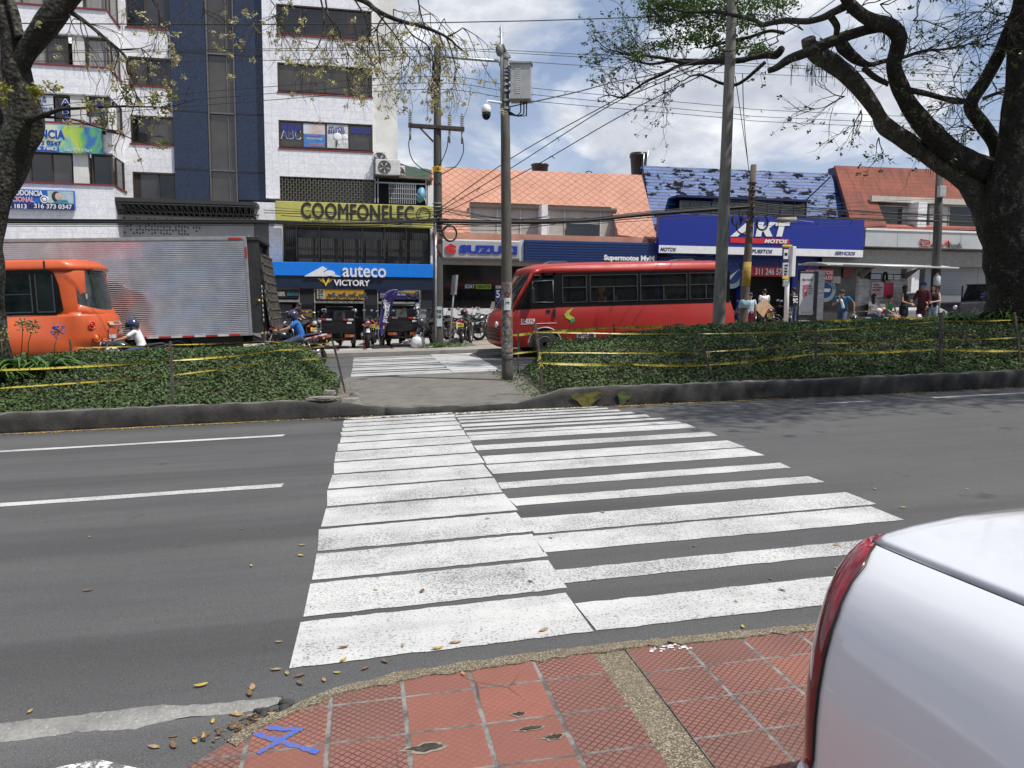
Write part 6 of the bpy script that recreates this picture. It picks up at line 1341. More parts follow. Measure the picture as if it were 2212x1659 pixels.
# -- cargo trikes
def trike(label,x,y):
 p=gp(x,y,26.9);t=thing('cargo_trike',label,'cargo tricycle',p,0,'black cargo tricycles outside the azure shop')
 BK=mat('trike_black',(.012,.013,.016),.3,coat=.5,var=.2);W_=.56
 b=MB();b.box(-W_,W_,0,.04,.55,1.0);b.box(-W_,-W_+.03,.04,1.6,.55,1.0);b.box(W_-.03,W_,.04,1.6,.55,1.0);b.box(-W_,W_,1.57,1.6,.55,1.3);b.box(-W_,W_,.04,1.57,.53,.57)
 b.box(-W_,W_,-.02,.0,.97,1.02);b.box(-W_,W_,-.02,.0,.54,.60);b.box(-W_+.1,W_-.1,-.012,.0,.82,.84);b.box(-W_+.1,-.15,-.012,0,.72,.82);b.build('cargo_bed',BK,t,True,bevel=.008)
 b=MB()
 for s in(-1,1):b.tube([(s*(W_-.02),.02,1.0),(s*(W_-.02),.02,1.12),(s*(W_-.02),1.5,1.12),(s*(W_-.02),1.58,1.3)],.016,6)
 b.tube([(-W_,1.58,1.3),(-W_+.1,1.58,1.42),(W_-.1,1.58,1.42),(W_,1.58,1.3)],.018,6);b.build('bed_rail',BK,t,True)
 for s in(-1,1):
  b=MB();b.box(s*.36-.19,s*.36-.02*1,-.035,-.022,.975,1.03,0);b.box(s*.36-.02,s*.36+.15,-.035,-.022,.975,1.03,1);b.build('reflector_tape',[mat('tape_red',(.45,)*3),mat('tape_white',(.6,)*3)],t,True)
  b=MB();b.box(s*.38-.16,s*.38+.16,-.05,0,.40,.50,0);b.box(s*.38+.02,s*.38+.12,-.058,-.05,.42,.48,1);b.build('tail_light',[ORANGEL,mat('white_lens',(.6,.6,.6),.2)],t,True,bevel=.01)
  wheel(t,(s*.50,.55,.27),.27,.13,DARK,'wheel','x')
  b=MB();b.box(s*.50-.09,s*.50+.09,.22,.24,.18,.45);b.build('mud_flap',RUBBER,t,True)
 wheel(t,(0,2.3,.28),.28,.11,DARK,'wheel','x')
 b=MB();b.box(-.42,.42,.5,.6,.26,.34);b.box(-.06,.06,.5,1.9,.38,.46);b.box(-.3,.3,.02,.06,.30,.36);b.ball((0,.56,.28),.12,10);b.build('chassis',DARK,t,True)
 b=MB();b.ball((0,1.85,.85),.2,10,0,(.8,1.4,.5));b.build('fuel_tank',REDP,t,True)
 b=MB();b.box(-.2,.2,1.45,1.52,1.0,1.28);b.build('seat_backrest',mat('clear_wrap',(.12,.12,.12),.15,var=.4),t,True)
 b=MB();b.tube([(-.42,1.7,1.25),(-.15,1.95,1.2),(.15,1.95,1.2),(.42,1.7,1.25)],.015,6);b.tube([(0,2.3,.28),(0,1.95,1.2)],.03,6);b.build('handlebar',DARK,t,True)
 for s in(-1,1):b=MB();b.tube([(s*.3,1.8,1.22),(s*.48,1.7,1.30)],.008,5);b.ball((s*.54,1.7,1.30),.08,10,1,(1.3,.3,.8));b.build('mirror',[DARK,MIRG],t,True)
 b=MB();b.box(.30,.45,-.03,-.021,.86,.92);b.build('maker_badge',WHITE,t,True)
 return t
trike('black cargo tricycle, the one nearer the shop doorway, left of the purple flag',731,750);trike('black cargo tricycle to the right of the purple flag, beside the white sack',872,749)
# -- poles, cables and street furniture
def polem(name,c,patches=False):
 n=NT(name,.85);f=n.noise(3,6,.65,stretch=(3,3,.6));g=n.noise(60,4,.7)
 col=n.mix(n.ramp(f,(.35,0.0),(.68,1.0)),c,tuple(q*.55 for q in c));col=n.mix(.4,col,n.ramp(g,(.3,.5),(.7,1.1)),'MULTIPLY')
 if patches:
  X=n.xyz();zone=n.math('MULTIPLY',n.math('GREATER_THAN',X[2],.55),n.math('LESS_THAN',X[2],1.95))
  p=n.noise(6,5,.65);q=n.noise(4.5,3,.6,stretch=(1,1,1.7));r=n.noise(9,5,.7)
  pc=n.ramp(p,(.40,(.30,.31,.30)),(.47,(.34,.12,.06)),(.53,(.22,.32,.34)),(.58,(.05,.05,.05)),(.64,(.40,.38,.34)))
  col=n.mix(n.math('MULTIPLY',zone,n.ramp(r,(.46,0.0),(.52,.9))),col,pc)
 return n.done(col,height=n.math('ADD',f,n.math('MULTIPLY',g,.4)),bump=.5,dist=.01)
PCON=polem('pole_concrete',(.20,.19,.17));PCONP=polem('pole_concrete_painted',(.125,.115,.10),True);PLIGHT=polem('pole_pale_concrete',(.23,.22,.195));PWOOD=polem('pole_wood',(.13,.10,.08));PDARK=polem('pole_dark_concrete',(.085,.08,.072))
CER=mat('brown_insulator',(.12,.05,.04),.25,coat=.6);CERG=mat('grey_insulator',(.38,.38,.38),.35)
def pole(name,label,pts,Y,radii,m,cat='pole',h0=.0,n=14):
 P=[PW(x,y,Y)for x,y in pts];base=P[-1].copy();d=(P[-1]-P[-2]);zt_=gz(base.x)+h0;k=(zt_-P[-1].z)/d.z;P.append(P[-1]+d*k)
 radii=list(radii)+[radii[-1]*1.02]
 t=thing(name,label,cat,P[-1]);b=MB();b.tube(P,radii,n,jit=.02);b.build('shaft',m,t);return t,P
def at(P,y_photo,Y,x):return PW(x,y_photo,Y)
# --- centre pole in the median
YC=14.55
t,P=pole('utility_pole','concrete pole with grey cabinet and dome camera, at the hedge end by the crossing',[(1089,114),(1092,300),(1094,560),(1096,800)],YC,(.075,.088,.10,.11),PCONP,'utility pole')
b=MB();q=[PW(1082.5,58,YC-.1),PW(1083,120,YC-.1),PW(1084,236,YC-.12)];b.tube(q,.026,8);b.build('conduit',STEEL,t)
b=MB();b.ball(PW(1079,108,YC-.12),.085,10,0,(.9,.9,1.4));b.tube([PW(1079,100,YC-.12),PW(1086,96,YC-.1),PW(1091,112,YC-.05)],.03,8);b.build('photocell_hood',mat('hood_grey',(.20,.20,.20),.5),t)
b=MB()
for i in range(26):p=PW(1082+random.uniform(-3,3),62+random.random()*20,YC-.1);b.tube([p,p+Vector((random.uniform(-.07,.07),random.uniform(-.05,.05),random.uniform(-.03,.07)))],.003,3)
b.build('air_plant',mat('dry_tuft',(.10,.08,.06),.9),t)
b=MB();b.tube([PW(946,141,YC-.1),PW(950,131,YC-.1),PW(964,122,YC-.1),PW(1000,126,YC-.1),PW(1078,132,YC-.1),PW(1081,142,YC-.08)],.028,8);b.build('lamp_arm',STEEL,t)
for y in(122,146,155,163,171,184,198,218,235):b=MB();c=PW(1092,y,YC);b.loft([[c+Vector((math.cos(a)*.098,math.sin(a)*.098,dz))for a in[2*math.pi*k/14 for k in range(14)]]for dz in(-.018,.018)],cap=False);b.build('steel_strap',STEEL,t)
cbx=PW(1100,180,YC-.1);b=MB();z0,z1=PZ(219,YC,1120),PZ(142,YC,1120);x0,x1=PX(1100,YC,180),PX(1143,YC,180)
M=rmat(0,0,R(-14));c=Vector(((x0+x1)/2+.03,YC-.02,(z0+z1)/2));b.obox(c,((x1-x0)/2,.17,(z1-z0)/2),M);b.obox(c+Vector((0,0,(z1-z0)/2+.025)),((x1-x0)/2+.025,.2,.02),M@rmat(R(6)))
cb=b.build('cabinet',mat('cabinet_grey',(.40,.41,.41),.5,var=.12),t,bevel=.008)
b=MB()
for k in range(14):b.obox(c+M@Vector((-.05,-.172,.22-.033*k)),(.05,.004,.007),M)
for k in range(4):b.obox(c+M@Vector(((x1-x0)/2+.002,-.08,-.18-.03*k)),(.004,.05,.006),M);b.obox(c+M@Vector(((x1-x0)/2+.002,.08,-.20-.03*k)),(.004,.05,.006),M)
b.build('louvre',mat('louvre_grey',(.62,.62,.62),.5),cb)
b=MB()
for k,dx in enumerate((.0,.06,.11)):p=c+Vector((dx,0,-(z1-z0)/2));b.tube([p,p+Vector((.0,0,-.2-.03*k)),p+Vector((-.08-.04*k,0,-.27)),Vector((PX(1098,YC,240),YC-.05,p.z-.2-.03*k))],.013,6)
b.build('cabinet_cable',BLACK,t)
q=PW(1082,222,YC-.15);b=MB();b.tube([q,PW(1068,220,YC-.3),PW(1054,218,YC-.4),PW(1051,221,YC-.4),PW(1051,230,YC-.4)],.022,8);b.build('camera_bracket',WHITE,t)
cd=PW(1050.5,242,YC-.4);k=thing('dome_camera','white dome security camera with black lens ball hanging from its bracket','camera',cd-Vector((0,0,.14)))
b=MB();b.loft([[cd+Vector((math.cos(a)*r_,math.sin(a)*r_,z))for a in[2*math.pi*j/18 for j in range(18)]]for r_,z in((.03,.135),(.065,.11),(.083,.06),(.087,.0),(.078,-.012))]);b.build('housing',WHITE,k);b=MB();b.loft([[cd+Vector((math.cos(a)*r_,math.sin(a)*r_,z))for a in[2*math.pi*j/18 for j in range(18)]]for r_,z in((.080,-.010),(.080,-.06),(.066,-.10),(.035,-.132),(.01,-.14))]);b.build('lens_dome',GLASSD,k)
b=MB();c2_=PW(1094,655,YC-.125);b.loft([[Vector((PX(1094,YC,655)+math.cos(a)*.116,YC+math.sin(a)*.116,c2_.z+dz))for a in[R(-125+70*j/8)for j in range(9)]]for dz in(-.13,.10)],closed=False,cap=False);pp=b.build('paper_notice',mat('paper',(.55,.57,.58),.8,var=.1),t)
text('SE VENDE',BLACK,t,PX(1089,YC,650),PX(1099,YC,650),c2_.z+.02,.02,YC-.122,name='notice_print')
b=MB();b.loft([[Vector((PX(1093,YC,630)+math.cos(a)*.1135,YC+math.sin(a)*.1135,PZ(y,YC,1093)))for a in[R(-110+50*j/6)for j in range(7)]]for y in(622,640)],closed=False,cap=False)if False else None
b=MB();c3=(PX(1093,YC,630),YC-.119,PZ(632,YC,1093));b.tube([Vector(c3)+Vector((dx,0,dz))for dx,dz in((-.05,-.08),(0,.07),(.04,-.08))],.005,4);b.tube([Vector(c3)+Vector((-.05,0,-.02)),Vector(c3)+Vector((.05,0,-.02))],.005,4);b.ring(c3,.065,.005,18,4);b.build('spray_mark',BLACK,t)
for y in(760,774):b=MB();c=PW(1096,y,YC);b.ring(c,.118,.005,20,4,rmat(R(90)));b.build('wire_loop',DARK,t)
# --- pale lighting pole in the right hedge
pole('lighting_pole','tall pale octagonal concrete lighting pole leaning right, in front of the red bus',[(1592,-240),(1582,0),(1562,490),(1552,711)],15.6,(.085,.105,.13,.145),PLIGHT,'lighting pole',n=8)
# --- wired pole on the far pavement
YL=25.7
tw,P=pole('utility_pole','slim concrete power pole carrying a crossarm and a tangle of cables',[(944,105),(945,300),(946,500),(947,740)],YL,(.10,.125,.15,.17),PDARK,'utility pole')
b=MB();b.tube([PW(941,480,YL-.18),PW(942,748,YL-.18)],.035,8);b.build('conduit',STEEL,tw)
b=MB();a,c=PW(882,270,YL-.15),PW(1003,278,YL-.15);b.obox((a+c)/2,((c-a).length/2,.04,.05),rmat(0,math.atan2(a.z-c.z,c.x-a.x),0));a,c=PW(882,272,YL+.15),PW(1003,281,YL+.15);b.obox((a+c)/2,((c-a).length/2,.04,.05),rmat(0,math.atan2(a.z-c.z,c.x-a.x),0));b.tube([PW(907,276,YL-.15),PW(936,306,YL-.12)],.03,6);b.build('crossarm',mat('crossarm_rust',(.05,.035,.03),.7,var=.4),tw)
for x,y in((886,250),(971,257),(998,259)):
 b=MB();c=PW(x,y+28,YL-.1)
 for k in range(8):b.loft([[c+Vector((math.cos(a)*r_,math.sin(a)*r_,.12+k*.055+dz))for a in[2*math.pi*j/10 for j in range(10)]]for r_,dz in((.03,0),(.075,.01),(.03,.03))])
 b.cyl(c+Vector((0,0,-.35)),c+Vector((0,0,.12)),.035,8);b.cyl(c+Vector((0,0,.55)),c+Vector((0,0,.66)),.02,6);b.build('cutout_insulator',CERG,tw)
for y in(168,183,198):b=MB();c=PW(938,y,YL-.18);b.ball(c,.09,8,0,(1,1,1.1));b.build('insulator',CER,tw)
b=MB();b.ball(PW(944,109,YL),.1,8,0,(1,1,1.6));b.ball(PW(947,99,YL),.07,8,0,(1,1,1.5));b.build('top_insulator',CER,tw)
b=MB();b.tube([PW(952,120,YL-.1),PW(951,150,YL-.12),PW(948,180,YL-.15)],.03,6);b.tube([PW(935,210,YL-.15),PW(933,245,YL-.12)],.03,6);b.build('bracket_arm',DARK,tw)
b=MB();c=PW(945,366,YL);b.loft([[c+Vector((math.cos(a)*.15,math.sin(a)*.15,dz))for a in[2*math.pi*k/14 for k in range(14)]]for dz in(-.09,.09)],cap=False);b.build('number_band',YELLOWP,tw);text('3034',BLACK,tw,c.x-.09,c.x+.09,c.z,.1,YL-.155)
b=MB();c=PW(944,400,YL);
for k in range(9):yy=440+8*k;b.ring(PW(945,yy,YL),.16,.012,16,4,rmat(R(90)))
b.build('cable_strap',STEEL,tw)
b=MB();c=PW(947,682,YL-.1);b.box(c.x-.12,c.x+.12,YL-.19,YL-.18,c.z-.35,c.z+.3);b.build('paper_notice',mat('blue_paper',(.42,.50,.52),.8),tw);text('AFILIESE\n$75.000',BLACK,tw,c.x-.1,c.x+.1,c.z+.05,.3,YL-.195,name='notice_print')
b=MB();c=PW(944,528,YL-.17);b.box(c.x-.04,c.x+.04,YL-.18,YL-.16,c.z-.35,c.z+.35);b.build('orange_mark',mat('orange_mark',(.45,.13,.05),.8),tw)
# --- wooden pole outside the big blue sign
YK=25.4
tk_,P=pole('utility_pole','leaning wooden cable pole with a yellow painted stretch and blue cloth wrap',[(1628,356),(1622,450),(1612,600),(1605,700)],YK,(.10,.12,.14,.155),PWOOD,'utility pole')
b=MB();b.tube([PW(1614.5,566,YK),PW(1611,618,YK)],[.142,.15],14);b.build('yellow_band',mat('old_yellow',(.36,.25,.03),.8,c2=(.20,.13,.03),scale=5),tk_)
b=MB();b.tube([PW(1609,648,YK),PW(1608.5,652,YK),PW(1607,666,YK)],[.155,.19,.185],14,jit=.15);b.build('cloth_wrap',mat('cloth_blue',(.28,.42,.50),.9,c2=(.15,.25,.32),scale=9),tk_)
b=MB()
for y in(395,412,428):b.obox(PW(1624.5,y,YK-.1),(.16,.04,.025))
for y in(405,420,438,450,468):b.ball(PW(1627,y,YK-.15),.05,6)
b.build('pole_hardware',DARK,tk_)
# --- pole outside the bank with a grey box
YD=25.2
td,P=pole('utility_pole','brown pole with a small grey meter box, standing behind the red-haired woman',[(2030,369),(2026,480),(2020,640)],YD,(.12,.145,.165),PDARK,'utility pole')
b=MB();c=PW(2034,414,YD-.18);b.obox(c,(.13,.08,.2));b.build('meter_box',mat('box_pale',(.42,.43,.42),.5),td,bevel=.02)
b=MB();c=PW(2024,604,YD-.25);k=thing('plastic_bottle','clear plastic jug tied to the brown pole above the people','bottle',c-Vector((0,0,.25)));b=MB();b.loft([[c+Vector((math.cos(a)*r_,math.sin(a)*r_,z))for a in[2*math.pi*j/12 for j in range(12)]]for r_,z in((.10,-.22),(.12,-.2),(.12,.1),(.05,.18),(.04,.24))]);b.build('jug',mat('cloudy_plastic',(.5,.53,.55),.3),k);b=MB();b.cyl(c+Vector((0,0,.24)),c+Vector((0,0,.27)),.045,10);b.build('cap',BLACK,k)
# --- sign post seen edge-on beside the wired pole
c=gp(970,753,25.6);t=thing('sign_post','thin leaning steel post with an edge-on sign beside the power pole','sign post',c);top=PW(983,597,25.6);b=MB();b.tube([c,top],.028,8);b.build('post',STEEL,t);b=MB();m_=(Vector(c)*.12+top*.88);b.obox(m_+Vector((0,-.02,0)),(.035,.3,.32),rmat(0,R(5),R(6)));b.build('sign_plate',mat('sign_back',(.33,.33,.32),.5,metal=.4,var=.2),t)
# --- cables
CBL=mat('cable_black',(.012,.012,.012),.6,var=.2)
def cable(pts,r,label,Y0=YL-.2,Y1=None,group='overhead cables',cat='cable',m=None,tufts=0,sub=10):
 Y1=Y0 if Y1 is None else Y1;n=len(pts);W_=[PW(x,y,Y0+(Y1-Y0)*(x-pts[0][0])/((pts[-1][0]-pts[0][0])or 1))for x,y in pts];out_=[]
 for i in range(n-1):
  p0,p1,p2,p3=W_[max(i-1,0)],W_[i],W_[i+1],W_[min(i+2,n-1)]
  for k in range(sub):
   t=k/sub;out_.append(.5*((2*p1)+(-p0+p2)*t+(2*p0-5*p1+4*p2-p3)*t*t+(-p0+3*p1-3*p2+p3)*t**3))
 out_.append(W_[-1]);b=MB();b.tube(out_,r,5)
 for k in range(tufts):
  p=out_[random.randrange(len(out_))]+Vector((random.uniform(-.3,.3),0,0))*0
  for j in range(5):b.tube([p,p+Vector((random.uniform(-.09,.09),random.uniform(-.05,.05),random.uniform(-.13,.05)))],.006,3)
 return tag(b.build('overhead_cable',m or CBL),label,cat,group)
GRP1,GRP2,GRP3='black cables bundled low across the shop fronts','thin power lines high across the sky','slack service wires near the wired pole'
LB1='thick black cable in the bundle strung across the truck and shop fronts'
for k in range(6):
 dy=(-5,-3,0,2,5,10)[k]+random.uniform(-1,1);cable([(-120,478+dy),(200,480+dy*.9),(548,480+dy*.7),(760,484+dy*.6+random.uniform(-2,2)),(944,478+dy*.9)],(.03,.02,.035,.016,.014,.012)[k],LB1,group=GRP1)
for k in range(6):
 dy=(-6,-3,0,3,7,13)[k];cable([(946,478+dy),(1070,480+dy*.6),(1250,477+dy*.6),(1400,463+dy),(1620,446+dy*1.2)],(.014,.02,.045,.018,.016,.01)[k],'thick black cable in the bundle between the slim power pole and the wooden pole',YL-.2,YK-.2,group='black cables between the two far poles')
for k in range(5):
 dy=(0,4,10,22,26)[k];cable([(1624,436+dy),(1690,444+dy*.9),(1850,455+dy*.75),(2026,464+dy*.6),(2330,474+dy*.8)],(.02,.016,.014,.022,.018)[k],'thick black cable running past the bank from the wooden pole',YK-.2,YD-.2,group='black cables outside the bank')
for(a,c)in(((430,9),(446,6)),((452,20),(470,10)),((465,24),(440,-6))):
 cable([(560,a+10),(700,a+a*0+6),(850,c+8 if isinstance(c,int)else a+4),(944,a)],.008,'thin slack wire crossing the yellow sign',group='thin wires over the yellow sign')if False else None
for k in range(9):
 ya=random.uniform(448,492);yb_=440+random.uniform(0,62);cable([(random.uniform(560,700),ya),(820,(ya+yb_)/2+random.uniform(3,10)),(944,yb_)],random.choice((.007,.009,.012)),'thin slack wire crossing the yellow sign',group='thin wires over the yellow sign')
for k in range(9):
 yb_=440+random.uniform(0,60);x1=random.uniform(1060,1330);cable([(946,yb_),((946+x1)/2,(yb_+480)/2+random.uniform(0,12)),(x1,466+random.uniform(-6,14))],random.choice((.007,.009,.012)),'thin slack wire over the salmon facade',group='thin wires over the salmon facade')
for k in range(7):
 cable([(1626,430+k*9),(1680+k*9,446+k*7+random.uniform(-4,4)),(1800,440+k*8),(2026,430+k*9)],.007,'thin slack wire crossing the roofs of the blue building and the bank',YK-.2,YD-.2,group='thin wires over the blue building',tufts=6 if k in(3,5)else 0)
cable([(-60,50),(600,53),(1100,46),(1400,37),(1640,32)],.012,'single dark wire highest across the sky',17.5,17.5,group=None)
LB2='thin power line crossing the sky behind both trees'
for pts in([(-60,112),(548,106),(860,103),(1097,109),(1560,134),(2300,166)],[(-60,116),(548,110),(944,108),(1097,114),(1560,140),(2300,172)],[(-60,132),(548,131),(944,121),(1097,131),(1300,144),(1560,157),(2300,186)]):cable(pts,.010,LB2,YL,YL,group=GRP2)
for pts in([(0,236),(548,190),(938,165),(1147,190),(1562,229),(1700,240),(2300,266)],[(0,250),(548,205),(934,179),(1147,204),(1562,244),(1700,255),(2300,280)],[(0,262),(548,219),(934,193),(1147,218),(1561,254),(1700,265),(2300,290)]):cable(pts,.010,'thin power line fixed to the three brown insulators of the power pole',YL-.2,YL-.2,group='power lines on the pole insulators',tufts=9)
for pts in([(948,452),(1109,339),(1299,232),(1394,184),(1578,112)],[(948,458),(1109,360),(1297,240),(1400,190),(1578,120)],[(948,466),(1109,385),(1333,255),(1500,170),(1576,132)]):cable(pts,.013,'black service cable rising from the power pole to the lighting pole',YL-.2,15.6,group='cables rising to the lighting pole',tufts=4)
cable([(1100,231),(1237,201),(1335,175),(1424,158),(1578,108)],.011,'black cable from the cabinet pole to the lighting pole',YC,15.5,group=None)
for pts,Y0 in(([(1588,165),(1605,280),(1622,395)],20),([(1604,160),(1608,270),(1618,372)],22)):cable(pts,.010,'steep wire dropping from the lighting pole to the wooden pole',15.8,YK,group='drop wires at the wooden pole')
for pts in([(886,293),(883,315),(891,345),(914,366),(940,378)],[(999,298),(1001,327),(989,354),(970,368),(950,378)],[(968,295),(965,321),(950,357)]):cable(pts,.016,'curved black lead hanging under the crossarm',YL-.25,group='leads under the crossarm')
for pts in([(887,206),(891,232),(887,250)],[(975,190),(976,223),(971,257)],[(1018,180),(1012,226),(999,259)]):cable(pts,.007,'thin jumper wire above the crossarm',YL-.2,group='jumper wires above the crossarm')
cable([(1845,-30),(1700,68),(1576,112)],.011,'black cable slanting up from the lighting pole through the leaves',15.4,15.4,group=None)
for x,y,r_,Y,lb in((972,504,.24,YL-.3,'coil of black cable hanging right of the power pole'),(1591+12,438.8+50,.25,YK-.25,'coil of black cable left of the wooden pole'),(1647,481,.26,YK-.25,'thick coil of black cable just right of the wooden pole'),(1612,466,.16,YK-.3,'small coil of black cable high on the wooden pole'),(1592,476,.2,YK-.3,'coil of black cable farthest left at the wooden pole')):
 c=PW(x,y,Y);b=MB()
 for k in range(5):b.ring(c+Vector((random.uniform(-.02,.02),k*.012,random.uniform(-.02,.02))),r_*random.uniform(.92,1.06),.013,26,5,rmat(0,0,R(15)))
 tag(b.build('cable_coil',CBL),lb,'cable coil','cable coils')
b=MB();c=PW(1702,475,YK-.3);b.cyl(c+Vector((-.4,0,-.02)),c+Vector((.3,0,.02)),.09,12);b.tube([c+Vector((.3,0,0)),c+Vector((1,0,-.05))],.015,5);tag(b.build('splice_box',mat('splice_grey',(.25,.24,.22),.6)),'grey cylindrical cable splice hanging beside the A K T letters'.replace('A K T letters','big white letters'),'cable splice')
# -- feather flag and sack
YF=26.5;zB=lambda x,y:(795.4+.124*x,614.4+.124*y)
base=gp(825,751,YF);t=thing('feather_flag','purple feather flag with white lettering between the two cargo tricycles','flag',base)
L_=[(172,880),(185,760),(205,600),(225,430),(242,300),(275,200),(320,140),(380,105),(440,94)];R_=[(262,905),(275,860),(300,760),(330,650),(370,520),(415,390),(450,260),(490,170),(512,98)]
rings=[]
for i,(l,r_)in enumerate(zip(L_,R_)):
 row=[]
 for k in range(9):
  u=k/8;x=l[0]+(r_[0]-l[0])*u;y=l[1]+(r_[1]-l[1])*u;p=PW(*zB(x,y),YF);p.y+=.045*math.sin(u*7+i*1.3)+.02*math.sin(u*15+i);row.append(p)
 rings.append(row)
b=MB();b.loft(rings,0,True,False,False);fo=b.build('banner',mat('flag_purple',(.055,.035,.20),.7,var=.15),t);s_=fo.modifiers.new('s','SOLIDIFY');s_.thickness=.006
b=MB();b.tube([base]+[PW(*zB(*l),YF+.02)for l in L_]+[PW(*zB(512,96),YF)],.012,6);b.build('flag_pole',mat('flag_pole_grey',(.3,.3,.35),.4),t)
b=MB();b.loft([[Vector(base)+Vector((sx*w_,sy*w_,z))for sx,sy in((-1,-1),(1,-1),(1,1),(-1,1))]for w_,z in((.33,.0),(.33,.03),(.24,.08))],smooth=False);b.build('base',BLACK,t)
a=PW(*zB(282,655),YF);e_=PW(*zB(352,300),YF);dirv=(e_-a);dirv.y=0;L0_=dirv.length;dirv.normalize();nv=Vector((-dirv.z,0,dirv.x))
old=ORG[t];text('progreSER',WHITE,t,0,L0_,0,.26,YF-.09,rot=lambda v:a+dirv*v.x+nv*(v.z)+Vector((0,-.09,0)),depth=.004,bold=.02)
b=MB();c=PW(*zB(290,298),YF-.09);b.prism([(c.x+(.11 if k%2==0 else .045)*math.sin(k*math.pi/5),c.z+(.11 if k%2==0 else .045)*math.cos(k*math.pi/5))for k in range(10)],YF-.10,YF-.09);b.tube([PW(*zB(*q),YF-.1)for q in((292,320),(300,420),(290,520),(262,620))],.014,6);b.build('star_mark',WHITE,t)
b=MB();c=Vector(gp(903,757,26.0));rg=[]
for z,rx,ry in((0,.16,.13),(.04,.22,.18),(.16,.25,.2),(.28,.22,.18),(.36,.15,.12),(.39,.07,.06),(.42,.11,.07),(.45,.04,.03)):
 rg.append([c+Vector((math.cos(a)*rx*(1+.16*noise.noise(Vector((math.cos(a)*2,math.sin(a)*2,z*7)))),math.sin(a)*ry*(1+.2*noise.noise(Vector((math.cos(a)*2.5,math.sin(a)*2,z*6+5)))),z))for a in[2*math.pi*k/20 for k in range(20)]])
b.loft(rg);tag(b.build('white_sack',mat('sack_plastic',(.66,.66,.68),.45,var=.12,bump=.6,bscale=9)),'knotted white plastic sack on the kerb before the second cargo tricycle','sack')
b=MB();c=Vector(gp(986,742,26.4));b.quad(c+Vector((-.9,.9,.0)),c+Vector((.1,-1.0,.02)),c+Vector((.7,-.9,.02)),c+Vector((.1,.9,.25)));b.quad(c+Vector((-.9,.9,.0)),c+Vector((.1,.9,.25)),c+Vector((.1,.9,-.05)),c+Vector((-.9,.9,-.05)));tag(b.build('loading_ramp',CONC),'small tilted concrete ramp right of the power pole','ramp')
# -- bus stop
zD=lambda x,y:(1782.8+.1364*x,570.5+.1364*y);zC=lambda x,y:(1563.4+.124*x,548.5+.124*y);z8=lambda x,y:(1590.8+.2975*x,438.8+.2975*y)
YS_=25.6
c=Vector((PX(1698,YS_,700),YS_,gz(PX(1698,YS_,700))+.09));t=thing('bus_stop_sign','white pole bus stop sign with black and yellow header and route list','bus stop sign',c)
b=MB();b.cyl(c,Vector((PX(1700,YS_,600),YS_,PZ(560,YS_,1700))),.08,14);b.build('post',WHITE,t)
def sb_(name,x0,x1,y0,y1,yy,m,th=.05,pr=None):b=MB();X0_,X1_,Z0_,Z1_=rc(x0,x1,y0,y1,yy);b.box(X0_,X1_,yy-th,yy,Z0_,Z1_);o=b.build(name,m,t,bevel=.015);return X0_,X1_,Z0_,Z1_
sb_('side_box',1703,1711,533,598,YS_,WHITE,.25);f=sb_('header_panel',1689,1702,534,567,YS_-.2,NPAN,.06);g=sb_('route_panel',1689,1702,568,597,YS_-.2,mat('panel_white',(.55,.56,.58),.5),.06)
sb_('footer',1689,1702,597.2,603,YS_-.2,YELLOWP,.06);sb_('top_cap',1689,1710,529,533.8,YS_-.2,YELLOWP,.06);sb_('map_box',1690,1701,605,619,YS_-.2,mat('panel_grey',(.30,.34,.34),.5),.06)
b=MB();b.box(f[0]+.03,f[1]-.03,YS_-.27,YS_-.262,f[3]-.42,f[3]-.08);b.build('bus_icon_plate',WHITE,t);b=MB();b.box(f[0]+.06,f[1]-.06,YS_-.276,YS_-.271,f[3]-.30,f[3]-.20);b.build('bus_icon',BLACK,t)
text('Guabinal\nCentro\nAmbalá\nSalado',BLACK,t,g[0]+.06,g[1]-.04,(g[2]+g[3])/2,(g[3]-g[2])*.8,YS_-.266)
YSH=25.9;X0_=PX(1853,YSH,640)
base=Vector((PX(1853,YSH,700),YSH,gz(X0_)+.09));t=thing('bus_shelter','grey steel bus shelter with curved translucent roof and plastic-wrapped back panel','bus shelter',base)
SG=mat('shelter_grey',(.20,.20,.20),.45,metal=.3)
xl,xr=PX(1745,YSH,575),PX(2024,YSH,575);zf_=PZ(574,YSH-1.0,1900)
def roofz(v,x):return zf_+.16*math.sin(v*math.pi*.75)-.02*v+(x-xl)*(-.006)
b=MB();rings=[]
for i in range(2):
 x=xl+.15 if i==0 else xr-.05;rings.append([Vector((x,YSH-1.1+1.9*v,roofz(v,x)))for v in[k/8 for k in range(9)]])
b.loft(rings,0,True,False,False);rf=b.build('roof_sheet',mat('translucent_roof',(.55,.57,.57),.4,var=.1),t);s_=rf.modifiers.new('s','SOLIDIFY');s_.thickness=.012
b=MB();b.tube([Vector((xl+.7,YSH-1.1,roofz(0,xl)+.0)),Vector((xr,YSH-1.1,roofz(0,xr)))],.035,8);b.tube([Vector((xl+.1,YSH+.8,roofz(1,xl))),Vector((xr,YSH+.8,roofz(1,xr)))],.03,8)
for k in range(8):
 x=xl+.15+(xr-xl-.25)*k/7;b.tube([Vector((x,YSH-1.1+1.9*v,roofz(v,x)-.02))for v in[q/8 for q in range(9)]],.022,6)
b.build('roof_frame',mat('rail_pale',(.5,.5,.5),.4,metal=.4),t)
for x in(X0_,PX(1949,YSH,640)):
 zb4=gz(x)+.09;b=MB();b.box(x-.08,x+.08,YSH-.05,YSH+.05,zb4,zf_-.05);b.prism([(YSH-.05,zf_-.55),(YSH-.05,zf_-.2),(YSH-.95,zf_-.02),(YSH-.2,zf_-.4)],x-.03,x+.03,0,'x');b.build('post',SG,t,bevel=.01)
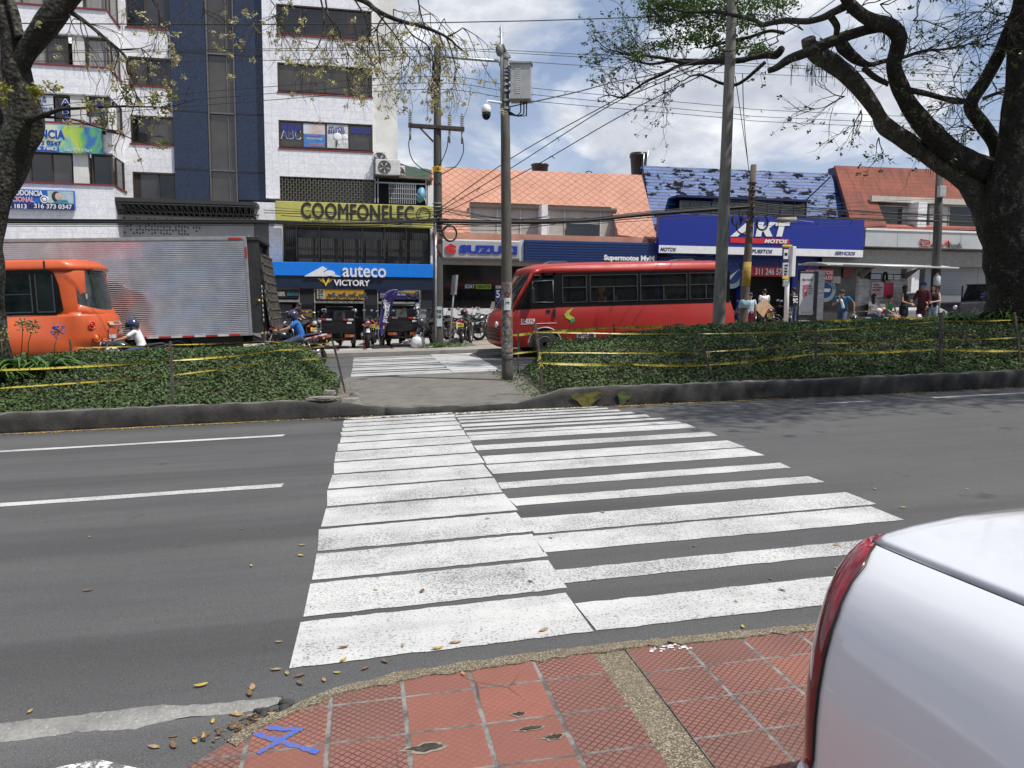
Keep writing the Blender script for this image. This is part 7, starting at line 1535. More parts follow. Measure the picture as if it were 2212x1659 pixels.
x0,x1=X0_+.1,PX(1945,YSH,640)
b=MB();
for y in(592,605):z=PZ(y,YSH,1900);b.tube([(x0,YSH,z+.02),(x1,YSH,z)],.02,6)
for k in range(3):x=x0+(x1-x0)*(.2+.3*k);b.tube([(x,YSH,PZ(592,YSH,1900)),(x,YSH,PZ(606,YSH,1900))],.015,6)
b.build('back_rail',BLACK,t)
X0w,X1w,Z0w,Z1w=rc(1853,1957,606,656,YSH-.12);n=NT('stretch_film',.18);f_=n.noise(7,4,.6,stretch=(.25,1,2.5),dist=1);n.done(n.ramp(f_,(.3,(.28,.29,.30)),(.5,(.46,.47,.49)),(.72,(.72,.73,.76))),height=f_,bump=.8,dist=.05)
b=MB();rings=[]
for i in range(25):
 u=i/24;x=X0w+(X1w-X0w)*u;e=abs(2*u-1)**2.5*.16;rings.append([Vector((x,YSH-.12+dy+.02*math.sin(i*1.7+k),Z0w-e*.8+(Z1w-Z0w+1.7*e)*k/10))for k,dy in enumerate([0,-.03,-.04,-.045,-.05,-.05,-.05,-.045,-.04,-.03,0])]+[Vector((x,YSH+.02,Z0w-e*.8+(Z1w-Z0w+1.7*e)*(1-k/4)))for k in range(5)])
b.loft(rings);wr_=b.build('wrapped_panel',n.m,t)
X0p,X1p,Z0p,Z1p=rc(1882,1908,610,642,YSH-.2);b=MB();b.box(X0p,X1p,YSH-.22,YSH-.20,Z0p,Z1p,0);b.box(X1p,PX(1929,YSH-.2,626),YSH-.225,YSH-.20,Z0p-.02,Z1p,1);b.build('notice',[mat('notice_white',(.55,.52,.55),.6),mat('notice_crimson',(.50,.03,.08),.5)],wr_)
text('Cuidemos\nnuestro espacio\nes de todos',mat('crimson_letter',(.45,.05,.12),.5),t,X0p+.05,X1p-.06,Z1p-.18,.26,YSH-.232)
b=MB()
for k in range(5):b.box(X0p+.05,X1p-.08,YSH-.23,YSH-.222,Z0p+.08+.05*k,Z0p+.095+.05*k)
b.build('notice_lines',mat('crimson_letter',(0,0,0)),wr_)
xb0,xb1=PX(1858,YSH-.3,685),PX(1948,YSH-.3,685)
for nm,y,w_,h_ in(('bench_seat',685,.38,.05),('bench_back',671.5,.04,.05)):b=MB();z=PZ(y,YSH-.3,1890);b.box(xb0,xb1,YSH-.62 if w_>.1 else YSH-.1,YSH-.62+w_ if w_>.1 else YSH-.06,z-h_,z);b.build(nm,ALU,t,bevel=.01)
b=MB();z=PZ(685,YSH-.3,1890)
for x in(xb0+.5,xb1-.5):b.box(x-.03,x+.03,YSH-.5,YSH-.2,gz(x)+.09,z-.05)
b.build('bench_leg',SG,t)
c=PW(1912,600,YSH-.08);b=MB();b.ring(c,.19,.045,24,8,rmat(0,0,R(35)));tag(b.build('old_tyre',RUBBER),'old black tyre hanging on the back rail of the shelter','tyre')
X0a,X1a,Z0a,Z1a=rc(1724,1762,586,690,YSH-.3);za=gz(X0a)+.09
t=thing('advert_panel','tall free-standing advert panel wrapped in clear film at the end of the shelter','advertising panel',((X0a+X1a)/2,YSH-.3,za))
b=MB();b.box(X0a,X1a,YSH-.42,YSH-.30,za,Z1a);b.build('frame',mat('advert_frame',(.04,.04,.045),.4),t,bevel=.02)
b=MB();b.box(X1a+.01,PX(1773,YSH-.2,640),YSH-.40,YSH+.5,za,Z1a+.04);b.box(X0a-.02,X1a+.005,YSH-.435,YSH-.422,za,za+.55);b.build('film_wrap',n.m,t,bevel=.03)
b=MB();X0b,X1b,Z0b,Z1b=rc(1727,1757,591,680,YSH-.43);b.box(X0b,X1b,YSH-.445,YSH-.436,Z0b,Z1b);b.build('poster_sheet',mat('poster_pale',(.48,.50,.53),.5,var=.08),t)
PKL=mat('rose_letter',(.42,.08,.16),.5);text('Sigue el camino',PKL,t,X0b+.08,X1b-.06,Z1b-.22,.10,YSH-.45);text('Recuperemos juntos\nel espacio',FLR,t,X0b+.1,X1b-.1,Z1b-.50,.22,YSH-.45)
b=MB();x=X0b+.12;zc=(Z0b+Z1b)/2+.12;b.prism([(x,zc-.22),(x+.16,zc-.18),(x+.18,zc+.24),(x+.02,zc+.2)],YSH-.455,YSH-.446);b.build('rose_logo',mat('rose_panel',(.5,.08,.14),.5),t);text('QD',WHITE,t,x+.03,x+.15,zc,.08,YSH-.46);text('calidad\nurbana\nlimpia',FLR,t,x+.22,x+.40,zc,.26,YSH-.45)
b=MB()
for k in range(4):b.box(X0b+.12+.13*k,X0b+.2+.13*k,YSH-.45,YSH-.446,Z0b+.05,Z0b+.12)
b.build('footer_logos',FLR,t)
# -- people
def vox(name,caps,m,parent,voxel=.011,balls=(),smooth=2,label=None):
 """one continuous surface grown round tapered limbs; caps = [(p0, r0, p1, r1)], balls = [(c, r, scale)]"""
 b=MB()
 for p0,r0,p1,r1 in caps:
  p0,p1=Vector(p0),Vector(p1);d=(p1-p0);L=d.length or .001;d.normalize()
  pts=[p0-d*r0*.98,p0-d*r0*.7,p0-d*r0*.2]+[p0.lerp(p1,t)for t in(.1,.5,.9)]+[p1+d*r1*.2,p1+d*r1*.7,p1+d*r1*.98]
  rr=[r0*.2,r0*.71,r0*.98]+[r0+(r1-r0)*t for t in(.1,.5,.9)]+[r1*.98,r1*.71,r1*.2]
  b.tube(pts,rr,10)
 for c,r,s in balls:b.ball(c,r,14,0,s)
 me=bpy.data.meshes.new('t');me.from_pydata(b.v,[],b.f);bm=bmesh.new();bm.from_mesh(me);bmesh.ops.recalc_face_normals(bm,faces=bm.faces);bm.to_mesh(me);bm.free()
 o=bpy.data.objects.new('t',me);COL.objects.link(o);q=o.modifiers.new('r','REMESH');q.mode='VOXEL';q.voxel_size=voxel;q.use_smooth_shade=True
 q=o.modifiers.new('s','SMOOTH');q.iterations=smooth;q.factor=.6
 m2=bpy.data.meshes.new_from_object(o.evaluated_get(bpy.context.evaluated_depsgraph_get()));bpy.data.objects.remove(o);bpy.data.meshes.remove(me)
 m2.name=name;m2.materials.clear();m2.materials.append(m);m2.polygons.foreach_set('use_smooth',[True]*len(m2.polygons))
 o=bpy.data.objects.new(name,m2);COL.objects.link(o);o.parent=parent;ORG[o]=ORG[parent];return tag(o,label)
SKIN=mat('skin',(.42,.235,.155),.55,var=.12,scale=9);SKIN2=mat('light_skin',(.55,.34,.25),.55,var=.1,scale=9)
HAIRB=mat('dark_hair',(.018,.013,.011),.5,var=.3,scale=30);HAIRR=mat('red_brown_hair',(.11,.025,.018),.5,var=.35,scale=30)
DENIM=mat('denim',(.055,.085,.16),.85,var=.3,scale=14);DENIML=mat('light_denim',(.28,.36,.46),.85,var=.25,scale=12)
J=dict(hipL=(.09,0,.90),hipR=(-.09,0,.90),kneeL=(.10,-.02,.49),kneeR=(-.10,-.02,.49),ankL=(.10,.02,.09),ankR=(-.10,.02,.09),pel=(0,0,.95),wai=(0,0,1.10),che=(0,0,1.30),nec=(0,.0,1.47),hea=(0,-.01,1.60),shL=(.175,0,1.40),shR=(-.175,0,1.40),elL=(.23,.02,1.13),elR=(-.23,.02,1.13),wrL=(.24,-.06,.90),wrR=(-.24,-.06,.90),fL=None,fR=None,look=(0,-1,0),grip=0)
def person(label,loc,rotz,pose=None,skin=None,hair=HAIRB,hairlen='short',top=WHITE,sleeve=.5,bottom=DENIM,legs=1.0,skirt=None,shoes=None,cap=None,s=1.0,fem=False,helmet=None,vx=.010,name='person'):
 skin=skin or SKIN;p=dict(J);p.update(pose or{});K={k:(Vector(v)*s if isinstance(v,tuple)and k!='look' else v)for k,v in p.items()}
 t=thing(name,label,'person',loc,rotz);look=Vector(p['look']).normalized();H=K['hea'];up=Vector((0,0,1));sd=look.cross(up).normalized();upv=sd.cross(look)
 hf=lambda a,b,c:H+sd*a*s+upv*b*s+look*c*s
 w=.86 if fem else 1.0
 caps=[];balls=[]
 HM=[(hf(0,.035,-.012),.088*s),(hf(0,-.04,.018),.066*s),(hf(0,-.085,.038),.040*s)]
 for c,r in HM:balls.append((c,r,(1,1,1.08)))
 caps+=[(hf(0,.012,.084),.010*s,hf(0,-.025,.100),.014*s),(hf(.03,.022,.074),.012*s,hf(-.03,.022,.074),.012*s),(hf(-.022,-.055,.076),.009*s,hf(.022,-.055,.076),.009*s),(hf(0,-.095,.062),.018*s,hf(0,-.09,.055),.018*s)]
 for e in(-1,1):caps.append((hf(e*.082,.015,-.01),.014*s,hf(e*.085,-.025,-.005),.010*s))
 caps.append((K['nec']+Vector((0,.0,-.04)),.058*s*w,H+upv*(-.05*s),.052*s*w))
 for q in 'LR':
  sh,el,wr=K['sh'+q],K['el'+q],K['wr'+q];caps+=[(sh,.048*s*w,el,.037*s*w),(el,.037*s*w,wr,.024*s*w)]
  d=K['f'+q]-wr if K['f'+q]is not None else(wr-el);d.normalize();side=d.cross(Vector((0,-1,.3)if abs(d.y)<.8 else(1,0,0))).normalized();nrm=d.cross(side)
  caps.append((wr+d*.02*s,.024*s,wr+d*.07*s,.030*s));caps.append((wr+d*.05*s+side*.018*s,.020*s,wr+d*.085*s+side*.022*s,.014*s));caps.append((wr+d*.05*s-side*.018*s,.020*s,wr+d*.085*s-side*.022*s,.014*s))
  for k,(o_,ln)in enumerate(((-.030,.060),(-.010,.072),(.010,.066),(.030,.050))):
   a0=wr+d*.09*s+side*o_*s;cu=nrm*(.012+.03*p['grip'])*s*(1 if nrm.dot(Vector((0,0,1)))<0 else-1);a1=a0+d*ln*.55*s+cu*.5+side*o_*.15*s;a2=a1+d*ln*.45*s*(1-.6*p['grip'])+cu*1.3;caps+=[(a0,.0095*s,a1,.009*s),(a1,.009*s,a2,.0075*s)]
  a0=wr+d*.03*s-side*.028*s;a1=a0+d*.035*s-side*.026*s;caps+=[(a0,.013*s,a1,.011*s),(a1,.011*s,a1+d*.03*s-side*.004*s,.009*s)]
 for q in 'LR':
  hp,kn,an=K['hip'+q],K['knee'+q],K['ank'+q];caps+=[(hp,.078*s,kn,.052*s),(kn,.052*s,kn.lerp(an,.3),.054*s*(.95 if fem else 1)),(kn.lerp(an,.3),.054*s*(.95 if fem else 1),an,.034*s)]
  fd=Vector((0,-1,0));caps.append((an+Vector((0,.01,-.05))*s,.036*s,an+fd*.13*s+Vector((0,0,-.055))*s,.030*s))
 caps+=[(K['pel'],.105*s,K['wai'],.095*s*w),(K['wai'],.095*s*w,K['che'],.115*s*w),(K['che']+Vector((.05,0,.02))*s,.08*s,K['nec'],.05*s),(K['che']+Vector((-.05,0,.02))*s,.08*s,K['nec'],.05*s)]
 vox('body',caps,skin,t,vx*.85,balls)
 eb=MB()
 for e in(-1,1):eb.ball(hf(e*.030,.008,.076),.0085*s,8)
 eb.build('eyes',mat('eye_dark',(.02,.015,.012),.2),t,True)
 eb=MB();eb.tube([hf(-.022,-.056,.084),hf(0,-.058,.087),hf(.022,-.056,.084)],.004*s,5);eb.build('mouth',mat('lip',(.35,.09,.08),.5),t,True)
 g=.014*s;tc_=[]
 for sx in(-1,1):
  tc_.append((K['che']+Vector((sx*.075,0,.03))*s,.105*s*w,K['wai']+Vector((sx*.045,0,0))*s,(.094 if fem else .108)*s));tc_.append((K['wai']+Vector((sx*.045,0,0))*s,(.094 if fem else .108)*s,K['pel']+Vector((sx*.05,0,-.02))*s,.112*s));tc_.append((K['che'],.13*s*w,K['wai'],.112*s*w));tc_.append((K['che']+Vector((sx*.05,0,.03))*s,.092*s*w,K['nec']+Vector((sx*.03,0,-.05))*s,.055*s*w))if sleeve>0 else None
  if sleeve>-1:tc_.append((K['sh'+('L' if sx>0 else 'R')],.064*s*w,K['che']+Vector((sx*.06,0,.04))*s,.085*s*w))
 if fem:
  for sx in(-1,1):tc_.append((K['che']+Vector((sx*.065,-.06,-.02))*s,.062*s,K['che']+Vector((sx*.065,-.05,.0))*s,.062*s))
 if sleeve>0:
  for q in 'LR':
   sh,el,wr=K['sh'+q],K['el'+q],K['wr'+q]
   if sleeve<=1:tc_.append((sh,.064*s*w,sh.lerp(el,sleeve),.058*s*w))
   else:tc_+=[(sh,.064*s*w,el,.052*s),(el,.052*s,el.lerp(wr,sleeve-1),.042*s)]
 else:tc_=[c for c in tc_ if True]
 if sleeve>=0 or sleeve==-1:vox('top',tc_,top,t,vx)
 if skirt:
  c0=(K['hipL']+K['hipR'])/2;kk=(K['kneeL']+K['kneeR'])/2;vox('skirt',[(c0+Vector((sx*.06,0,.06))*s,.115*s,c0.lerp(kk,skirt)+Vector((sx*.085,0,0))*s,.115*s)for sx in(-1,1)]+[(c0+Vector((0,0,.05))*s,.115*s,c0.lerp(kk,skirt),.12*s)],bottom,t,vx)
 elif legs:
  lc=[(K['pel'],.118*s,(K['hipL']+K['hipR'])/2,.118*s)]
  for q in 'LR':
   hp,kn,an=K['hip'+q],K['knee'+q],K['ank'+q]
   if legs<=.5:lc.append((hp,.098*s,hp.lerp(kn,legs*2),.082*s))
   else:lc+=[(hp,.098*s,kn,.070*s),(kn,.070*s,kn.lerp(an,(legs-.5)*2),.056*s)]
  vox('trousers',lc,bottom,t,vx)
 sc=[]
 for q in 'LR':an=K['ank'+q];sc+=[(an+Vector((0,.03,-.045))*s,.044*s,an+Vector((0,-.14,-.052))*s,.037*s)]
 if shoes:vox('shoes',sc,shoes,t,vx)
 if helmet:
  sh_=MB();sh_.ball(hf(0,.02,-.005),.155*s,18,0,(.92,1.0,1.02));ho=sh_.build('helmet',helmet,t,True)
  sh_=MB();M=Matrix((sd,look,upv)).transposed();rg=[]
  for i in range(9):
   a=R(-72+144*i/8);rg.append([hf(math.sin(a)*.150,.055,math.cos(a)*.157),hf(math.sin(a)*.152,.0,math.cos(a)*.166),hf(math.sin(a)*.146,-.05,math.cos(a)*.158)])
  sh_.loft(rg,0,True,False,False);sh_.build('visor',GLASSD,ho,True)
  vox('chin_guard',[(hf(-.12,-.075,.05),.03*s,hf(-.07,-.09,.12),.03*s),(hf(-.07,-.09,.12),.03*s,hf(.07,-.09,.12),.03*s),(hf(.07,-.09,.12),.03*s,hf(.12,-.075,.05),.03*s)],helmet,ho,.012)
 elif hair:
  hb=[(hf(0,.045,-.022),.096*s,(1,1,1))];hc=[(hf(-.05,.085,.045),.03*s,hf(.05,.085,.045),.03*s)]
  if hairlen=='short':hc.append((hf(0,.0,-.06),.055*s,hf(0,-.03,-.065),.035*s))
  if hairlen=='bun':hb.append((hf(0,.07,-.12),.05*s,(1,1,1)))
  if hairlen in('long','mid'):
   ln=-.34 if hairlen=='long' else-.2
   for e in(-1,0,1):hc.append((hf(e*.06,.0,-.04),.055*s,hf(e*.08,ln,-.05),.035*s))
   for e in(-1,1):hc.append((hf(e*.085,.03,.02),.022*s,hf(e*.10,ln*.7,.02),.025*s))
  vox('hair',hc,hair,t,vx,hb)
 if helmet and hairlen in('long','mid'):vox('hair',[(hf(0,-.08,-.10),.03*s,hf(0,-.26,-.13),.022*s)],hair,t,vx)
 if cap:
  cbm=MB();cbm.ball(hf(0,.062,-.005),.104*s,16,0,(1,1,.82));co=cbm.build('cap',cap,t,True)
  cbm=MB();cbm.loft([[hf(math.sin(a)*.085,.062+dz,.05+math.cos(a)*.12)for a in[R(-80+160*i/10)for i in range(11)]]+[hf(math.sin(a)*.06,.062+dz,.05)for a in[R(80-160*i/4)for i in range(5)]]for dz in(0,.012)],0,False);cbm.build('cap_peak',cap,co,True)
 return t
def foot(x,y,Y,h=.09):X=PX(x,Y,y);return(X,Y,gz(X)+h)
HB=mat('cap_blue',(.02,.09,.33),.7);BLKC=mat('black_cloth',(.014,.014,.016),.9,var=.3);MARN=mat('maroon_cloth',(.10,.018,.028),.85,var=.2);SHB=mat('shoe_dark',(.03,.028,.028),.6);SHW=mat('shoe_white',(.55,.55,.55),.6)
RS=dict(hipL=(.11,.02,.82),hipR=(-.11,.02,.82),pel=(0,.04,.85),wai=(0,.02,.97),che=(0,-.06,1.14),nec=(0,-.11,1.28),hea=(0,-.16,1.39),kneeL=(.20,-.38,.70),kneeR=(-.20,-.38,.70),ankL=(.19,-.16,.33),ankR=(-.19,-.16,.33),shL=(.17,-.08,1.23),shR=(-.17,-.08,1.23),elL=(.27,-.28,1.08),elR=(-.27,-.28,1.08),wrL=(.33,-.50,1.03),wrR=(-.33,-.50,1.03),fL=(.34,-.62,1.02),fR=(-.34,-.62,1.02),grip=1)
def rider_at(x,Y,lab_p,lab_b,dz,**k):
 X=PX(x,Y,720);z=gz(X)+.0
 o=motorcycle(lab_b,(X-.28,Y,z),R(-90),k.pop('bike'),k.pop('acc',None),group=None,mirr=True);o.scale=(k.get('s',1),)*3
 return person(lab_p,(X,Y,z+dz),R(-90),RS,**k)
HEL1=mat('navy_helmet',(.015,.025,.09),.2,coat=1,c2=(.03,.035,.05),scale=7);HEL2=mat('purple_helmet',(.035,.015,.09),.25,coat=1,c2=(.02,.02,.025),scale=9,th=(.45,.55))
rider_at(302,18.2,'rider in white striped top and navy helmet beside the orange bus','dark motorcycle under the rider in the white top, mostly hidden by the hedge',-.02,bike=(.03,.035,.05),skin=SKIN,hair=mat('light_brown_hair',(.16,.09,.05),.6),hairlen='mid',top=WHITE,sleeve=.55,bottom=DENIM,helmet=HEL1,shoes=SHB,fem=True,s=.92)
rider_at(647,20.2,'rider in royal blue T-shirt, jeans and purple helmet','black motorcycle with pale tail trim under the rider in the blue T-shirt',-.02,bike=(.02,.02,.022),acc=mat('tail_trim',(.35,.33,.33),.4,c2=(.25,.03,.03),scale=6,th=(.5,.55)),skin=SKIN,hair=None,top=mat('royal_cloth',(.015,.13,.42),.85,var=.15),sleeve=.55,bottom=DENIM,helmet=HEL2,shoes=SHB,s=.97)
c=(PX(302,17.9,740)-.55,17.85,gz(-6)+.72);b=MB();b.ball(c,.16,10,0,(1,.7,.8));tag(b.build('shopping_bag',mat('pale_bag',(.5,.47,.38),.7,var=.2,bump=.5,bscale=20)),'pale carrier bag hanging on the handlebar side of the rider in white','bag')
person('person in dark shirt bending over motorbikes behind the blue-shirt rider',foot(637,735,28.9),R(60),dict(nec=(0,-.10,1.42),hea=(0,-.20,1.50),look=(0,-1,-.9),che=(0,-.05,1.26),elL=(.24,-.15,1.12),elR=(-.24,-.15,1.12),wrL=(.15,-.38,1.02),wrR=(-.15,-.38,1.02),shL=(.17,-.08,1.36),shR=(-.17,-.08,1.36)),top=BLKC,bottom=DENIM,shoes=SHB,skin=SKIN2)
person('person in pale blue shirt, navy cap and red shorts behind the wooden pole',foot(1618,706,26.6),R(-20),dict(elL=(.24,-.02,1.14),wrL=(.22,-.02,.92)),top=mat('pale_blue_cloth',(.35,.50,.62),.9,c2=(.55,.62,.68),scale=12),bottom=mat('red_shorts',(.28,.02,.04),.9),legs=.5,cap=mat('cap_navy',(.02,.03,.08),.7),shoes=SHB,s=.92)
person('person in white T-shirt seen from behind at the motorbike shop entrance',foot(1649,690,31.8),R(170),dict(elR=(-.25,-.1,1.14),wrR=(-.2,-.34,1.08)),top=WHITE,bottom=BLKC,shoes=SHB,s=1.02)
t98=person('person in black jersey numbered 98, seen from behind',foot(1712,692,31.0),R(185),dict(elL=(.27,-.12,1.16),wrL=(.12,-.28,1.12),elR=(-.27,-.12,1.16),wrR=(-.12,-.28,1.12)),top=BLKC,sleeve=.6,bottom=DENIM,cap=BLKC,shoes=SHB,s=1.04)
old=ORG[t98];ORG[t98]=Vector((0,0,0));text('98',WHITE,t98,-.13,.13,1.22,.22,0,name='jersey_number',bold=.02,depth=.006,rot=lambda v:Vector((-v.x,.138+.01*0,v.z)));ORG[t98]=old
b=MB();b.box(-.12,.12,.125,.13,1.39,1.42);b.build('shoulder_stripe',WHITE,t98,True)
YW_=24.9;w=foot(1818,703,YW_);tw_=person('man in blue T-shirt and dark cap striding with a helmet in his hand',w,R(-42),dict(hipL=(.09,.02,.88),hipR=(-.09,.02,.88),kneeL=(.10,-.26,.52),kneeR=(-.09,.06,.47),ankL=(.10,-.34,.11),ankR=(-.09,.38,.16),pel=(0,.02,.93),wai=(0,-.04,1.06),che=(0,-.15,1.22),nec=(0,-.25,1.36),hea=(0,-.33,1.45),look=(0,-1,-.1),shL=(.19,-.18,1.31),shR=(-.18,-.22,1.31),elL=(.36,.0,1.12),wrL=(.38,-.02,.86),elR=(-.28,-.25,1.06),wrR=(-.13,-.45,1.16),fL=(.38,-.02,.7),grip=1),top=mat('steel_blue_cloth',(.02,.10,.22),.85,c2=(.04,.17,.30),scale=10),sleeve=.6,bottom=DENIM,cap=mat('cap_charcoal',(.035,.035,.04),.8),shoes=SHB,s=1.02)
vox('white_towel',[((-.08,-.20,1.36),.05,(.0,-.32,1.22),.045),((.0,-.32,1.22),.045,(.06,-.27,1.0),.05)],WHITE,tw_,.012)
vox('backpack',[((.05,.06,1.25),.12,(.03,.10,1.02),.12)],BLKC,tw_,.014)
hv=Vector(w)+Matrix.Rotation(R(-42),3,'Z')@Vector((.40,-.05,.62));t=thing('helmet','grey and black helmet carried by the striding man','helmet',hv);b=MB();b.ball((0,0,0),.15,16,0,(.95,1.05,.9));b.build('shell',mat('helmet_grey',(.14,.14,.15),.25,coat=1,c2=(.03,.03,.035),scale=9,th=(.45,.55)),t,True);b=MB();b.ball((-.03,-.08,.0),.125,12,0,(.9,.8,.5));b.build('visor',GLASSD,t,True)
ST=dict(hipL=(.09,.0,.50),hipR=(-.09,.0,.50),pel=(0,.03,.54),wai=(0,.02,.70),che=(0,-.03,.90),nec=(0,-.05,1.06),hea=(0,-.07,1.19),kneeL=(.11,-.42,.50),kneeR=(-.09,-.42,.50),ankL=(.10,-.40,.09),ankR=(-.08,-.46,.09),shL=(.16,-.03,1.00),shR=(-.16,-.03,1.00),elL=(.21,-.08,.76),elR=(-.21,-.10,.76),wrL=(.08,-.28,.64),wrR=(-.06,-.28,.64))
zs=PZ(685,YSH-.3,1890)
def seat_at(x):X=PX(x,YSH-.45,690);return(X,YSH-.40,PZ(685,YSH-.3,x)-.44)
p=dict(ST);p.update(wrL=(.04,-.16,1.04),elL=(.20,-.18,.84),look=(.75,-1,0));tp=person('woman in white top and jeans seated on the bench holding a white bag',seat_at(1885),R(8),p,hairlen='long',top=WHITE,sleeve=.5,bottom=DENIM,fem=True,shoes=SHW,s=.98)
b=MB();b.ball((.02,-.30,.68),.13,12,0,(1.1,.8,.75));b.build('hand_bag',mat('white_bag',(.6,.58,.55),.6,bump=.6,bscale=14),tp,True)
p=dict(ST);p.update(look=(1,-.6,0),wrL=(.12,-.36,.54),wrR=(-.02,-.36,.54));person('woman in green top and shorts seated on the bench with hands on her knees',seat_at(1921),R(6),p,hairlen='bun',top=mat('green_cloth',(.05,.28,.13),.85),sleeve=-1,bottom=mat('grey_shorts',(.22,.21,.22),.9),legs=.28,fem=True,shoes=SHB,s=.96)
person('woman in a short black dress smiling, with folded hands and a black bag',foot(1951,699,25.3),R(28),dict(look=(.45,-1,0),elL=(.25,-.04,1.14),wrL=(.06,-.22,1.06),elR=(-.26,-.04,1.14),wrR=(-.02,-.24,1.05)),hairlen='long',top=BLKC,sleeve=-1,bottom=BLKC,skirt=.55,fem=True,shoes=SHB,s=1.0)
person('man in blue cap and maroon hooded jacket talking with two women',foot(1990,698,25.2),R(-65),dict(elR=(-.25,-.08,1.14),wrR=(-.2,-.3,1.10),elL=(.24,.02,1.13),wrL=(.22,-.10,.92)),top=MARN,sleeve=1.9,bottom=mat('dark_maroon_trousers',(.04,.02,.03),.9),cap=HB,shoes=SHW,s=1.06)
person('woman with long red hair, black vest top and pale jeans',foot(2013,699,25.0),R(-60),dict(look=(0,-1,0),elL=(.25,-.04,1.14),wrL=(.1,-.26,1.10),elR=(-.26,-.04,1.14),wrR=(-.12,-.28,1.08)),hair=HAIRR,hairlen='long',top=BLKC,sleeve=-1,bottom=DENIML,fem=True,shoes=SHW,s=1.0,skin=SKIN2)
b=MB();c=foot(1985,690,25.0,.35);b.ball((c[0],c[1],c[2]+.25),.13,10,0,(.9,.7,1.3));tag(b.build('carrier_bag',mat('thin_white_bag',(.66,.66,.68),.5,bump=.6,bscale=12)),'white carrier bag hanging from the hand of the man in the blue cap','bag')
px_=PX(1302,21.7,640);person('bus passenger in yellow cap and pale top seen through the window',(px_,21.62,gz(px_)+.72-.12),R(-80),ST,top=mat('khaki_cloth',(.42,.34,.20),.9),cap=mat('cap_yellow',(.55,.48,.08),.7),s=1.0,vx=.014,shoes=SHB)
# -- plants
def leafmat(name,a,b_,rough=.5,tr=.25,sc=23):
 n=NT(name,rough);w=n.noise(sc,2,.8);big=n.noise(.9,3,.5)
 c=n.mix(n.ramp(w,(.35,0.0),(.65,1.0)),a,b_);c=n.mix(n.ramp(big,(.4,0.0),(.7,.35)),c,tuple(q*.6 for q in a))
 n.b.inputs['Subsurface Weight'].default_value=0;n.done(c)
 t=n.t;o=t.nodes['Material Output'];tr_=t.nodes.new('ShaderNodeBsdfTranslucent');t.links.new(c,tr_.inputs[0]);mx_=t.nodes.new('ShaderNodeMixShader');mx_.inputs[0].default_value=tr
 t.links.new(n.b.outputs[0],mx_.inputs[1]);t.links.new(tr_.outputs[0],mx_.inputs[2]);t.links.new(mx_.outputs[0],o.inputs[0]);return n.m
HEDGE=leafmat('ground_cover_leaf',(.030,.062,.013),(.090,.150,.036),.62,.12);LEAF=leafmat('tree_leaf',(.035,.085,.018),(.10,.17,.03),.45,.35,9)
BUD=leafmat('pale_bud',(.42,.38,.15),(.62,.58,.34),.6,.2,11);YLEAF=leafmat('yellow_leaf',(.18,.20,.03),(.34,.30,.06),.5,.35,9);AGA=leafmat('strap_leaf',(.06,.14,.03),(.14,.25,.06),.35,.2,5)
def barkm(name,c1,c2,lich):
 n=NT(name,.95);f=n.noise(9,7,.75,stretch=(1,1,.45));v=n.vor(16,'F1',vec=None);l=n.noise(4.5,6,.8);m_=n.noise(1.4,4,.6)
 c=n.mix(n.ramp(f,(.35,0.0),(.65,1.0)),c1,c2);c=n.mix(n.ramp(l,(.56,0.0),(.62,.8)),c,lich);c=n.mix(n.ramp(m_,(.55,0.0),(.7,.6)),c,(.022,.034,.010))
 return n.done(c,height=n.math('ADD',f,n.math('MULTIPLY',v,.8)),bump=1.0,dist=.05)
BARK=barkm('mossy_bark',(.010,.009,.007),(.045,.039,.03),(.14,.14,.12));BARKL=barkm('lichen_bark',(.045,.04,.032),(.12,.11,.09),(.22,.22,.19));TWIG=mat('twig_bark',(.04,.03,.024),.9,var=.3)
def spline(P,rr,sub=5):
 o,r_=[],[];n=len(P)
 for i in range(n-1):
  p0,p1,p2,p3=P[max(i-1,0)],P[i],P[i+1],P[min(i+2,n-1)]
  for k in range(sub):
   t=k/sub;o.append(.5*((2*p1)+(-p0+p2)*t+(2*p0-5*p1+4*p2-p3)*t*t+(-p0+3*p1-3*p2+p3)*t**3));r_.append(rr[i]+(rr[i+1]-rr[i])*t)
 return o+[P[-1]],r_+[rr[-1]]
def limb(b,pts,Y,n=14,jit=.09,m=0):
 """pts = (x, y, half-width) in photo units; Y = depth or a pair"""
 P=[];rr=[];Ys=Y if isinstance(Y,tuple)else(Y,Y)
 for i,(x,y,r_)in enumerate(pts):
  yy=Ys[0]+(Ys[1]-Ys[0])*i/(len(pts)-1);p=PW(x,y,yy);dep=(p-EYE).dot(FW);P.append(p);rr.append(r_*dep/FPX)
 P,rr=spline(P,rr);rr=[q*(1+.10*noise.noise(p*1.7))for p,q in zip(P,rr)];b.tube(P,rr,n,m,True,True,jit);return P,rr
def twigs(b,tips,start,d,r_,L,depth,spread=.75,droop=0.0,segs=6):
 p=Vector(start);d=Vector(d).normalized();pts=[p.copy()]
 for i in range(segs):
  d=(d+Vector((random.uniform(-1,1),random.uniform(-1,1),random.uniform(-1,1)-droop))*.40).normalized();p=p+d*L/segs;pts.append(p.copy())
  if depth>0 and i>0 and random.random()<.85:
   s_=Vector((random.uniform(-1,1),random.uniform(-1,1),random.uniform(-1,1)-droop));twigs(b,tips,p,d+s_*spread,r_*.6,L*random.uniform(.5,.8),depth-1,spread,droop,4)
 b.tube(pts,[r_*(1-.75*i/segs)for i in range(segs+1)],4 if r_<.012 else 6);tips.append(p)
